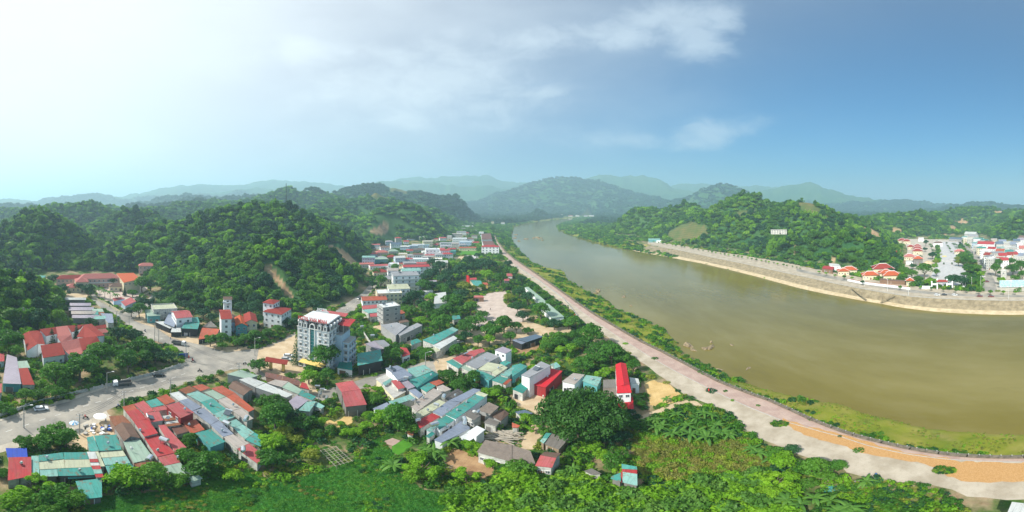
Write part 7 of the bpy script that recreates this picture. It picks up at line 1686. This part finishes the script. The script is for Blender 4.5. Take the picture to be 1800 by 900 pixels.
# ------------------------------------------------------------------ vehicles
RUB = plain('rubber', (.02, .02, .02), .9); PAINTS = {}
def paint(nm, c):
    if nm not in PAINTS: PAINTS[nm] = plain('car_paint_'+nm, c, .25, .6, .1, 3.)
    return PAINTS[nm]
_w = MB(); _w.tube((0, -.11, 0), (0, .11, 0), .33, .33, RUB, 12); TYRE = _w.mesh('tyre'); _w = MB(); _w.tube((0, -.13, 0), (0, .13, 0), .19, .19, METAL, 8); RIM = _w.mesh('rim')
def profile(mb, pts, w, mat, inset=0.0):
    """a body swept across its width from a side outline"""
    n = len(pts)
    for k in range(n):
        j = (k+1) % n; mb.face([(pts[k][0], -w/2+inset*(pts[k][1] > .95), pts[k][1]), (pts[j][0], -w/2+inset*(pts[j][1] > .95), pts[j][1]), (pts[j][0], w/2-inset*(pts[j][1] > .95), pts[j][1]), (pts[k][0], w/2-inset*(pts[k][1] > .95), pts[k][1])], mat)
    mb.face([(x, -w/2+inset*(z > .95), z) for x, z in pts][::-1], mat); mb.face([(x, w/2-inset*(z > .95), z) for x, z in pts], mat)
def wheels(root, xs, y, s=1.0):
    for x in xs:
        for sy in (-1, 1): w = link('wheel', TYRE, root, (x, sy*y, .33*s), 0, s); link('rim', RIM, w)
def car(px, py, head, pnt, label, kind='car', cat='car', group='cars in the town', s=1.0, z=.05):
    c = P(px, py, z); root = empty('parked_'+kind if kind != 'car' else 'car', c, -math.atan2(c.x, c.y)+R(head), label, cat, group); root.scale = (s, s, s)
    mb = MB(); gl = MB()
    if kind == 'car':
        profile(mb, [(-2.1,.3),(2.1,.3),(2.2,.6),(2.1,.82),(1.15,.95),(-2.0,.98),(-2.2,.7)], 1.78, pnt); mb.build('body', root)
        profile(gl, [(1.2,.95),(.45,1.45),(-1.5,1.47),(-2.0,.97)], 1.7, GLASS, .14); gl.build('window', root)
        rf = MB(); rf.slab([(.5, .66, 1.52), (-1.5, .66, 1.53), (-1.5, -.66, 1.53), (.5, -.66, 1.52)], .08, pnt); rf.build('roof', root); wheels(root, (-1.35, 1.35), .8)
    elif kind == 'van':
        profile(mb, [(-2.5,.3),(2.5,.3),(2.55,.9),(2.1,1.15),(1.5,1.95),(-2.5,2.0)], 1.85, pnt); mb.build('body', root)
        for sy in (-1, 1): gl.face([(-2.2, sy*.93, 1.15), (1.5, sy*.93, 1.15), (1.3, sy*.93, 1.7), (-2.2, sy*.93, 1.72)][::-sy], GLASS)
        gl.face([(2.13, -.8, 1.18), (2.13, .8, 1.18), (1.56, .75, 1.92), (1.56, -.75, 1.92)], GLASS); gl.build('window', root); wheels(root, (-1.6, 1.6), .85)
    elif kind == 'truck':
        profile(mb, [(1.5,.5),(3.3,.5),(3.35,1.3),(3.0,2.2),(1.5,2.3)], 2.0, pnt); mb.build('cab', root); gl.face([(3.37, -.9, 1.32), (3.37, .9, 1.32), (3.05, .85, 2.1), (3.05, -.85, 2.1)], GLASS); gl.build('windscreen', root)
        bd = MB(); bd.box((-1.1, 0, .8), (4.9, 2.1, .15), BLACKM, bottom=True)
        for q in ((-1.1, -1.0, 4.9, .08), (-1.1, 1.0, 4.9, .08), (-3.5, 0, .08, 1.9), (1.3, 0, .08, 1.9)): bd.box((q[0], q[1], .95), (q[2], q[3], .75), DCONC)
        bd.build('cargo_bed', root); wheels(root, (-2.4, 2.3), .9, 1.2)
    for sy in (-1, 1):
        hl = MB(); X = {'car': 2.17, 'van': 2.53, 'truck': 3.36}[kind]; hl.box((X, sy*.65, .62), (.08, .3, .16), FRAME, bottom=True); hl.build('headlight', root)
    return root
CW, CB, CR_, CG = paint('white', (.75, .76, .77)), paint('black', (.02, .022, .025)), paint('maroon', (.20, .03, .03)), paint('silver', (.45, .46, .48))
car(72, 720, 12, CW, 'white car driving past the trees on the left end of the main road'.replace('left end', 'outer end'))
car(279, 661, 8, CB, 'black car on the main road beside the row of big trees'); car(507, 627, 0, CW, 'white car parked on the hotel forecourt'); car(503, 633, -10, CG, 'silver car parked just in front of the white one on the hotel forecourt')
car(632, 526, 55, CB, 'dark car driving on the hill-foot road behind the hotel'); car(807, 603, 20, CG, 'silver car under the trees at the corner of the shaded yard')
car(214, 677, 192, CW, 'white-cabbed truck with dark cargo bed on the main road opposite the market', 'truck', 'truck', 'trucks in the town'); car(315, 606, -22, CW, 'pale truck heading for the junction past the green hall', 'truck', 'truck', 'trucks in the town')
car(328, 588, 80, CG, 'van parked under the green hall roof, inner one', 'van', 'van', 'vans in the green hall'); car(340, 587, 80, CW, 'van parked under the green hall roof, outer one', 'van', 'van', 'vans in the green hall')
FC = 'cars on the far riverside road'
for x, y, p_, l in [(1722.5,521.5,CR_,'maroon car by the street corner across the river'),(1742.5,522,CR_,'maroon car before the billboard across the river'),(1735,495.5,CR_,'dark red car crossing the street mouth across the river'),(1647,519.5,CW,'white car below the columned gate across the river'),(1660,519.3,CB,'black car below the columned gate across the river'),(1678,519.6,CW,'white car just up the road from the maroon one across the river'),(1712,470,CG,'silver car halfway up the street beside the town houses'),(1728,487,CW,'white car low on the street beside the town houses')]:
    car(x, y, -5, p_, l, group=FC)
def person(mb, x, y, z, c1, c2, sit=False, h=1.65):
    pass
def bike(px, py, head, label, shirt=REDP):
    c = P(px, py, .05); root = empty('motorbike', c, -math.atan2(c.x, c.y)+R(head), label, 'motorbike', 'motorbikes on the roads')
    for x in (-.62, .62): w = link('wheel', TYRE, root, (x, 0, .3), 0, (.9, .5, .9))
    mb = MB(); profile(mb, [(-.8,.62),(-.35,.4),(.3,.4),(.45,.95),(.38,.98),(.1,.62),(-.5,.8)], .26, BLACKM); mb.tube((.45, -.33, 1.0), (.45, .33, 1.0), .03, .03, METAL, 5); mb.tube((.62, 0, .3), (.42, 0, 1.0), .04, .04, METAL, 5); mb.build('frame', root)
    # rider: one skinned figure
    me = bpy.data.meshes.new('person'); V = [(-.25,0,.85),(-.18,0,1.15),(-.1,0,1.4),(-.08,0,1.5),(-.06,0,1.68),(.1,.14,.8),(.05,.17,.42),(.1,-.14,.8),(.05,-.17,.42),(-.1,.2,1.36),(.12,.27,1.15),(.42,.28,1.04),(-.1,-.2,1.36),(.12,-.27,1.15),(.42,-.28,1.04)]
    me.from_pydata(V, [(0,1),(1,2),(2,3),(3,4),(0,5),(5,6),(0,7),(7,8),(2,9),(9,10),(10,11),(2,12),(12,13),(13,14)], []); me.materials.append(shirt)
    o = link('person', me, None, c, root.rotation_euler.z); sk = o.modifiers.new('skin', 'SKIN'); rad = [.17,.15,.16,.07,.12,.10,.06,.10,.06,.08,.05,.04,.08,.05,.04]
    for v, r_ in zip(me.skin_vertices[0].data, rad): v.radius = (r_, r_)
    me.skin_vertices[0].data[0].use_root = True; o.modifiers.new('sub', 'SUBSURF').levels = 1
    tag(o, 'rider bent forward on the '+label, 'person', 'riders on motorbikes')
SHB, SHW = plain('cloth_blue', (.05, .12, .30)), plain('cloth_pale', (.6, .58, .55))
bike(255, 583, -60, 'motorbike on the branch between the shops and the tree row', SHB); bike(351, 653, 10, 'motorbike crossing the open junction', BLACKM); bike(339, 636, 40, 'motorbike at the corner by the blue gate', REDP); bike(104, 702, 10, 'motorbike rolling along the main road near the white car', SHW); bike(208, 716, 20, 'motorbike stopped at the market kerb', SHB)

# ------------------------------------------------------------------ poles, lamps and wires
def pole(px, py, h, label, arm=True, lamp=False, double=False):
    c = P(px, py, 0); root = empty('utility_pole' if not lamp else 'street_lamp', c, -math.atan2(c.x, c.y), label, 'utility pole' if not lamp else 'street lamp', 'utility poles' if not lamp else 'street lamps')
    mb = MB(); mb.tube((0, 0, 0), (0, 0, h), .17, .10, CONC, 8)
    if double: mb.tube((1.9, 0, 0), (1.9, 0, h), .17, .10, CONC, 8)
    mb.build('post', root)
    if arm:
        mb = MB()
        for z in (h-.4, h-1.5): mb.box(((.95 if double else 0), 0, z), (3.0 if double else 1.8, .12, .14), METAL, bottom=True)
        mb.box((0, 0, h-1.5), (.1, .1, 1.2), METAL)
        for x in (-.8, 0, .8): mb.tube((x, 0, h-.3), (x, 0, h), .07, .04, SHUT, 6)
        mb.build('crossarm', root)
    if double: mb = MB(); mb.box((.95, 0, h*.55), (1.1, .8, 1.1), METAL, bottom=True); mb.build('transformer', root)
    if lamp: mb = MB(); mb.tube((0, 0, h-.1), (1.8, 0, h+.5), .06, .05, METAL, 6); mb.build('arm', root); mb = MB(); mb.box((2.0, 0, h+.42), (.8, .28, .14), FRAME, bottom=True); mb.build('lamp_head', root)
    return c+Vector((0, 0, h-.3))
pl = [pole(205, 571, 9, 'double concrete pole with a transformer by the market sheds', double=True), pole(227, 581, 9, 'concrete pole at the inner kerb past the curved market sheds'), pole(272, 601, 10, 'concrete pole opposite the cream-roofed shop, first of a pair'), pole(279, 602, 8, 'shorter concrete pole standing next to its twin opposite the cream-roofed shop'), pole(327, 634, 9, 'pole at the corner of the tree row by the blue gate'),
      pole(420, 672, 9, 'pole rising between the striped hall roof and the brown tiled roof'), pole(300, 700, 8.5, 'pole at the market edge beside the small rust roof'), pole(218, 722, 8.5, 'pole before the small teal roof of the market'), pole(140, 764, 8.5, 'pole by the round white parasol')]
for k, (x, y, h, l) in enumerate([(42,752,9,'street lamp standing at the outer end of the near pavement'),(188,690,9,'street lamp by the tree row on the far pavement'),(448,625,9,'street lamp on the curve before the short row of houses'),(560,715,7,'lamp among the trees below the back lane'),(748,648,8,'lamp at the mouth of the dirt lane by the teal workshop')]): pole(x, y, h, l, arm=False, lamp=True)
for k, x in enumerate((1697, 1724, 1708, 1597, 1560, 1773, 1520)):
    c = P(x, [505,506,508,520,512,526,503][k], 0); r = empty('lamp_post', c, 0); auto(r, 'slim pale lamp post across the river', 'lamp post', 'lamp posts on the far bank', marks=['the monument square', 'the long billboard', 'the orange-tiled temple', 'the white-columned gate']); mb = MB(); mb.tube((0, 0, 0), (0, 0, 10), .14, .08, FRAME, 6); mb.build('post', r); mb = MB(); mb.box((0, 0, 10), (1.8, .3, .18), FRAME, bottom=True); mb.build('lamp_head', r)
def wire(a, b, label, n=3):
    r = empty('power_cable', a, 0, label, 'cable', 'cables between the poles'); mb = MB(); s = (b-a).cross(Vector((0, 0, 1))).normalized()
    for j in range(n):
        o = s*(j-(n-1)/2)*.7
        for k in range(8):
            t0, t1 = k/8, (k+1)/8; sg = lambda t: Vector((0, 0, -4*.9*t*(1-t))); mb.tube((b-a)*t0+sg(t0)+o, (b-a)*t1+sg(t1)+o, .035, .035, BLACKM, 4, False)
    o_ = mb.build('cable_span', r)
for (i, j, l) in [(0,1,'sagging cables from the transformer poles to the next pole'),(1,2,'sagging cables along the road past the market sheds'),(2,4,'sagging cables running to the corner by the blue gate'),(4,5,'long sagging cables crossing the junction'),(5,6,'sagging cables over the striped hall roof to the market edge'),(6,7,'cables along the market front'),(7,8,'cables from the market front towards the parasol')]: wire(pl[i], pl[j], l)
# ------------------------------------------------------------------ small things
def parasol(px, py, r_, m, label):
    c = P(px, py, 0); root = empty('parasol', c, .3, label, 'parasol', 'market parasols'); mb = MB(); mb.tube((0, 0, 0), (0, 0, 2.5), .04, .04, METAL, 6); mb.build('pole', root); mb = MB(); n = 12
    for k in range(n): a0, a1 = 6.283*k/n, 6.283*(k+1)/n; mb.face([(r_*math.cos(a0), r_*math.sin(a0), 2.1), (r_*math.cos(a1), r_*math.sin(a1), 2.1), (0, 0, 2.75)], m[k % len(m)])
    mb.build('canopy', root)
parasol(176, 740, 1.9, [FRAME], 'big round white parasol on the market yard'); parasol(130, 752, 1.3, [paint('sky', (.1, .35, .6)), FRAME], 'small blue and white parasol on the market yard kerb')
gg = random.Random(3)
for k in range(26):
    x, y = gg.uniform(150, 200), gg.uniform(748, 766); c = P(x, y, .07); r = empty('crate', c, gg.random()*3); auto(r, '%s crate on the market yard' % ['white', 'grey', 'blue', 'brown'][k % 4], 'crate', 'goods laid out on the market yard', marks=['the white car']); mb = MB(); mb.box((0, 0, 0), (gg.uniform(.6, 1.5), gg.uniform(.4, 1), gg.uniform(.3, .9)), [FRAME, CONC, paint('blue', (.04, .12, .45)), WOOD][k % 4]); o = mb.build('box', r)
c = P(487, 652, 0); gt2 = empty('yellow_gate', c, R(20), 'yellow-pillared gateway with dark red tiled canopy beside the hotel forecourt', 'gate')
for x in (-2.6, 2.6): mb = MB(); mb.box((x, 0, 0), (1.0, .9, 4.6), YELW); mb.box((x, 0, 0), (1.2, 1.1, .5), DCONC); mb.build('pillar', gt2)
mb = MB(); mb.slab([(4.6, 0, 6.2), (-4.6, 0, 6.2), (-4.6, -1.7, 4.8), (4.6, -1.7, 4.8)], .15, TIN['tile_red']); mb.slab([(-4.6, 0, 6.2), (4.6, 0, 6.2), (4.6, 1.7, 4.8), (-4.6, 1.7, 4.8)], .15, TIN['tile_red']); mb.build('canopy', gt2)
# wall and blue gate of the tree-shaded lot
def wall_line(pts, h, mat, label, step=3.2):
    w = gx(pts); r = empty('boundary_wall', w[0], 0, label, 'wall', 'boundary walls'); mb = MB(); pm_ = MB()
    for a, b in zip(w, w[1:]):
        L = (b-a).length; rz = math.atan2(b.y-a.y, b.x-a.x); m = (a+b)/2-w[0]; mb.box((m.x, m.y, 0), (L, .18, h), mat, rz)
        for k in range(int(L/step)+1): p = a.lerp(b, k*step/L)-w[0]; pm_.box((p.x, p.y, 0), (.35, .35, h+.3), mat, rz)
    mb.build('wall_body', r); o = pm_.build('wall_post', r); o['kind'] = 'stuff'
wall_line([(0,733),(60,710),(135,692),(182,681)], 1.3, OLDW, 'low plastered wall along the outer far pavement'); wall_line([(186,680),(232,668),(280,656),(318,643)], 1.3, OLDW, 'low plastered wall before the row of big trees'); wall_line([(160,523),(185,534),(212,550),(240,532),(262,515)], 1.4, CREAM, 'cream wall round the school yard corner'); wall_line([(640,590),(660,620),(665,650)], 2, OLDW, 'old wall beside the lane behind the hotel')
wall_line([(908,468),(950,496),(990,526),(1015,556)], 1.2, CONC, 'grey wall along the tree row beside the river road')
c = P(321, 628, 0); r = empty('blue_gate', c, R(70), 'blue metal gate at the corner of the tree-shaded lot', 'gate'); mb = MB(); mb.box((0, 0, .1), (4.4, .12, 2.0), paint('blue', (.04, .12, .45)), bottom=True); mb.build('leaf_panel', r); mb = MB()
for x in (-2.4, 2.4): mb.box((x, 0, 0), (.5, .5, 2.6), CREAM)
mb.build('gate_post', r)['kind'] = 'stuff'
# lumber pile and logs
c = P(885, 768, 0); r = empty('lumber_pile', c, R(-18), 'untidy pile of pale sawn timber slabs beside the old longhouse', 'timber pile')
_l = MB(); _l.box((0, 0, 0), (4.6, .28, .16), BARKP, bottom=True); LOGM = _l.mesh('plank')
for k in range(60): link('plank', LOGM, r, (gg.uniform(-3.2, 3.2), gg.uniform(-3, 3), .1+.16*(k//10)+gg.uniform(0, .1)), (gg.uniform(-.06, .06), gg.uniform(-.08, .08), gg.uniform(-.5, .5)))
c = P(776, 822, 0); r = empty('brush_pile', c, 0, 'heap of bare grey branches on the tilled soil', 'branches')
for k in range(14): mb = MB(); mb.tube((gg.uniform(-2, 0), gg.uniform(-1.5, 1.5), .2), (gg.uniform(0, 2.5), gg.uniform(-1.5, 1.5), gg.uniform(.2, 1.1)), .06, .03, BARKP, 5); mb.build('branch', r)
c = P(592, 808, 0); r = empty('bamboo_trellis', c, R(-30), 'sagging bamboo trellis at the border of the pond field', 'trellis')
for k in range(9): mb = MB(); mb.tube((k*.9-4, -2.2, 1.3), (k*.9-4+gg.uniform(-.3, .3), 2.2, 1.5), .05, .05, BARKP, 5); mb.build('pole', r)
for k in range(5): mb = MB(); mb.tube((-4.2, k-2, 1.45), (3.6, k-2+gg.uniform(-.3, .3), 1.4), .05, .05, BARKP, 5); mb.build('cross_pole', r)
for x in (-4, -1, 2, 3.6): mb = MB(); mb.tube((x, -2, 0), (x, -2, 1.4), .06, .06, BARKP, 5); mb.build('leg', r)
c = P(1461, 860, .1); r = empty('green_tarp', c, .4, 'crumpled turquoise tarpaulin lying on bare ground by the river road', 'tarpaulin'); mb = MB(); n = 7
H_ = [[.12+.35*gg.random() if 0 < i < n and 0 < j < n else 0 for j in range(n+1)] for i in range(n+1)]
for i in range(n):
    for j in range(n): mb.face([((i+a)*.42-1.5, (j+b)*.3-1, H_[i+a][j+b]) for a, b in ((0,0),(1,0),(1,1),(0,1))], TIN['teal'])
mb.build('cloth', r)
for k, (x, y) in enumerate([(1503,848),(1510,846),(1516,848)]):
    mb = MB(); mb.box((0, 0, 0), (.7, .5, .5), DCONC, .4, taper=.7); mb.box((.1, 0, .5), (.4, .3, .2), DCONC, .8, taper=.5); o = mb.build('stone_block', None, P(x, y, .05)); auto(o, 'dark stone block lying on the river road', 'stone', 'stones on the river road')
# ------------------------------------------------------------------ rocks in the river
def rock(px, py, sx, sy, h, seed):
    bm = bmesh.new(); bmesh.ops.create_icosphere(bm, subdivisions=3, radius=1); g = random.Random(seed); o = Vector((g.random()*50, g.random()*50, g.random()*50))
    from mathutils import noise as mn
    for v in bm.verts: d = 1+.55*mn.noise(v.co*1.3+o)+.25*mn.noise(v.co*3.5+o); v.co = Vector((v.co.x*sx*d, v.co.y*sy*d, v.co.z*h*d))
    me = bpy.data.meshes.new('river_rock'); bm.to_mesh(me); bm.free(); me.materials.append(ROCK); c = P(px, py, W_Z); o_ = link('river_rock', me, None, (c.x, c.y, W_Z-.15*h), g.random()*6)
    auto(o_, 'low brown rock in the river', 'rock', 'rocks in the river', marks=['the tan field', 'the far town end', 'the long grey workshop', 'the giant round tree', 'the pinkish plaza']); return o_
k = 0
for f, L in ((z3, [(1240,630,3.2,2.0,1.4),(1275,660,2.5,1.2,.8),(1225,615,1.5,1,1),(1390,645,4.2,1.8,1.2),(1400,608,1,.8,1.6),(1360,650,2,1.2,1),(1545,625,1.6,.8,.5),(1660,792,2.2,.7,.5),(785,288,2.8,1.4,1.2),(837,350,1.4,.8,.7),(605,245,4.5,2,1.6),(590,262,2.5,1.2,.8),(1180,715,3,1.2,1.2),(1230,745,2,1,.8),(1450,800,2,1,.9)]), (zz(900, 290, 4), [(150,515,5,3,1.8),(175,510,7,3,2.6),(190,520,6,2.5,2),(215,528,6,2.5,2),(100,520,6,2.5,2),(22,512,5,2.5,2),(25,490,6,3,2),(48,535,4,2,1.5),(85,523,3,1.5,1),(205,514,4,2,1.6),(10,515,4,2,1.4)])):
    for x, y, a, b, h in L:
        (px, py), = f(x, y); rock(px, py, a*.95, b*.95, h*.9, k); k += 1
# ------------------------------------------------------------------ steel tanks
for f, L in ((z5, [(1155,420,4.0,1.3),(1050,545,3.2,1.1),(1595,300,4.1,1.2),(1730,270,4.0,1.2),(1710,485,3.7,1.1)]), (zm, [(615,765,4.6,1.3),(700,515,4.7,1.1),(635,580,4.7,.9),(885,715,4.2,1.1),(885,745,4.0,1.1),(470,716,4.4,.9),(370,340,6.5,.9),(430,540,4.6,.8),(1000,640,4.6,.8)]), (zh, [(870,418,3.5,1.1),(765,325,5,1)]), (zw, [(1070,320,.1,1.0),(1100,400,.1,1.0),(1165,445,.1,1.0),(1120,350,.1,.9)])):
    for x, y, z, s in L: (px, py), = f(x, y); tank(px, py, z, s)
for x, y in ((1580,345),(1606,352)): (px, py), = z1(x, y); tank(px, py, 12.6, 1.2, 'the narrow roof', ['the tank-topped house'])

# ------------------------------------------------------------------ roof clutter, people on foot
def mk_ac(px, py, z, kind):
    c = P(px, py, z); r = empty({'vent': 'roof_vent', 'dish': 'satellite_dish', 'heater': 'solar_heater'}[kind], c, gg.random()*6)
    auto(r, {'vent': 'small round roof ventilator', 'dish': 'white satellite dish on a roof', 'heater': 'solar water heater on a roof'}[kind], {'vent': 'ventilator', 'dish': 'satellite dish', 'heater': 'water heater'}[kind], {'vent': 'roof ventilators', 'dish': 'satellite dishes', 'heater': 'solar water heaters'}[kind])
    mb = MB()
    if kind == 'vent': mb.tube((0, 0, 0), (0, 0, .5), .25, .25, METAL, 8); mb.build('neck', r); mb = MB(); mb.tube((0, 0, .5), (0, 0, .95), .42, .2, STEEL, 10); mb.build('cap', r)
    elif kind == 'dish':
        mb.tube((0, 0, 0), (0, 0, .7), .05, .05, METAL, 6); mb.build('mast', r); mb = MB(); n = 10
        for k in range(n): a0, a1 = 6.283*k/n, 6.283*(k+1)/n; mb.face([(.6*math.cos(a0), -.25, 1+.6*math.sin(a0)), (.6*math.cos(a1), -.25, 1+.6*math.sin(a1)), (0, 0, 1)], FRAME)
        mb.build('dish', r)
    else:
        mb.slab([(1, .8, 1.0), (-1, .8, 1.0), (-1, -.8, .2), (1, -.8, .2)], .08, GLASS); mb.build('collector', r); mb = MB(); mb.tube((-1.1, .9, 1.15), (1.1, .9, 1.15), .27, .27, STEEL, 10); mb.build('tank_body', r)
for f, L in ((z5, [(330,520,4.6,'vent'),(760,420,5.2,'vent'),(920,470,4.1,'dish'),(985,330,5.4,'vent'),(1110,470,4.4,'vent'),(1300,180,7.4,'vent'),(1390,200,4.4,'vent'),(1480,150,5.3,'vent'),(1600,210,5,'heater'),(1560,330,4.3,'vent'),(1640,150,4.7,'vent'),(1180,250,4.6,'dish'),(1330,290,4.3,'vent'),(1060,240,5.2,'heater'),(820,560,4.3,'vent'),(150,560,4.4,'vent'),(560,610,4.0,'vent'),(1250,520,4.1,'vent')]),
    (zm, [(250,250,7.6,'heater'),(520,270,5.9,'vent'),(590,300,5.6,'vent'),(520,500,4.8,'vent'),(640,440,4.8,'dish'),(800,480,5.1,'vent'),(900,540,5.3,'vent'),(820,610,5.3,'vent'),(950,150,5.6,'vent'),(880,120,5.2,'heater'),(1060,160,5.8,'vent'),(1180,240,5.2,'vent'),(740,620,5.1,'dish'),(560,610,4.6,'vent'),(730,760,3.7,'vent'),(970,640,5,'dish')]),
    (z3, [(170,800,9,'heater'),(250,850,5.4,'vent'),(440,870,5.2,'vent'),(560,870,4.6,'vent')]), (z2, [(1250,560,5.6,'vent'),(950,500,6.1,'vent'),(1110,510,5.8,'vent'),(900,342,12.4,'heater'),(960,340,12.4,'dish')]),
    (zt, [(620,660,13.6,'heater'),(760,655,13.6,'dish'),(560,790,11,'heater'),(480,850,9.3,'heater'),(1000,400,11.6,'heater')])):
    for x, y, z, k in L: (px, py), = f(x, y); mk_ac(px, py, z, k)
def walker(px, py, shirt, label, head=0):
    c = P(px, py, .06); me = bpy.data.meshes.new('person')
    V = [(0,0,.92),(0,0,1.15),(0,0,1.38),(0,0,1.47),(0,.01,1.63),(.1,.12,.5),(.1,.2,.05),(-.1,-.10,.5),(-.1,-.22,.05),(.19,0,1.36),(.24,.08,1.1),(.23,.2,.88),(-.19,0,1.36),(-.24,-.06,1.1),(-.23,-.02,.86),(.1,.30,.03),(-.1,-.12,.03)]
    me.from_pydata(V, [(0,1),(1,2),(2,3),(3,4),(0,5),(5,6),(0,7),(7,8),(2,9),(9,10),(10,11),(2,12),(12,13),(13,14),(6,15),(8,16)], []); me.materials.append(shirt)
    o = link('person', me, None, c, head); sk = o.modifiers.new('skin', 'SKIN')
    for v, r_ in zip(me.skin_vertices[0].data, [.15,.15,.15,.06,.11,.08,.05,.08,.05,.07,.05,.04,.07,.05,.04,.04,.04]): v.radius = (r_, r_)
    me.skin_vertices[0].data[0].use_root = True; o.modifiers.new('sub', 'SUBSURF').levels = 1; tag(o, label, 'person', 'people on foot')
for x, y, s, l in [(338,634,BLACKM,'person in dark clothes standing at the road corner by the blue gate'),(332,630,REDP,'person in red by the wall end at the junction'),(186,742,SHB,'person in blue among the goods of the market yard'),(160,752,SHW,'person in pale clothes on the market yard'),(150,757,BLACKM,'person in black at the outer goods of the market yard'),
    (500,640,SHW,'person in pale clothes on the hotel forecourt'),(1246,689,REDP,'person in a red shirt by the river wall railing'),(1540,838,SHB,'person in blue walking along the river road'),(770,640,SHW,'person in pale clothes on the dirt lane'),(862,545,BLACKM,'person in black crossing the pinkish plaza'),(300,597,SHB,'person in blue before the shops on the junction road'),(955,700,SHW,'person in pale clothes in the courtyard by the round tree')]: walker(x, y, s, l, gg.random()*6)
bike(945, 503, 80, 'motorbike going down the river road near the pale hall', SHB); bike(1010, 556, 80, 'motorbike on the river road beside the shade trees', REDP); bike(430, 640, 30, 'motorbike leaving the junction for the hotel', SHW); bike(585, 556, 50, 'motorbike on the road behind the hotel', BLACKM); bike(150, 735, 12, 'motorbike passing the market kerb', REDP)
finish_labels()
# ------------------------------------------------------------------ the moist air
def haze():
    m, t = newmat('haze_air')
    v = t.n('ShaderNodeVolumePrincipled', {'Color': (.57, .84, 1.0, 1), 'Density': .00029, 'Anisotropy': .2})
    o = t.n('ShaderNodeOutputMaterial'); t.link(v.outputs[0], o.inputs[1])
    mb = MB(); mb.box((0, 0, -12), (40000, 40000, 12+HAZE_TOP), m, bottom=True)
    o = mb.build('haze'); o['kind'] = 'stuff'
HAZE_TOP = float(TZ.max())+60
haze()
SC.cycles.volume_bounces = 1
SC.cycles.max_bounces = 6; SC.cycles.diffuse_bounces = 3; SC.cycles.transparent_max_bounces = 4
SC.cycles.use_denoising = True
print('objects', len(bpy.data.objects))
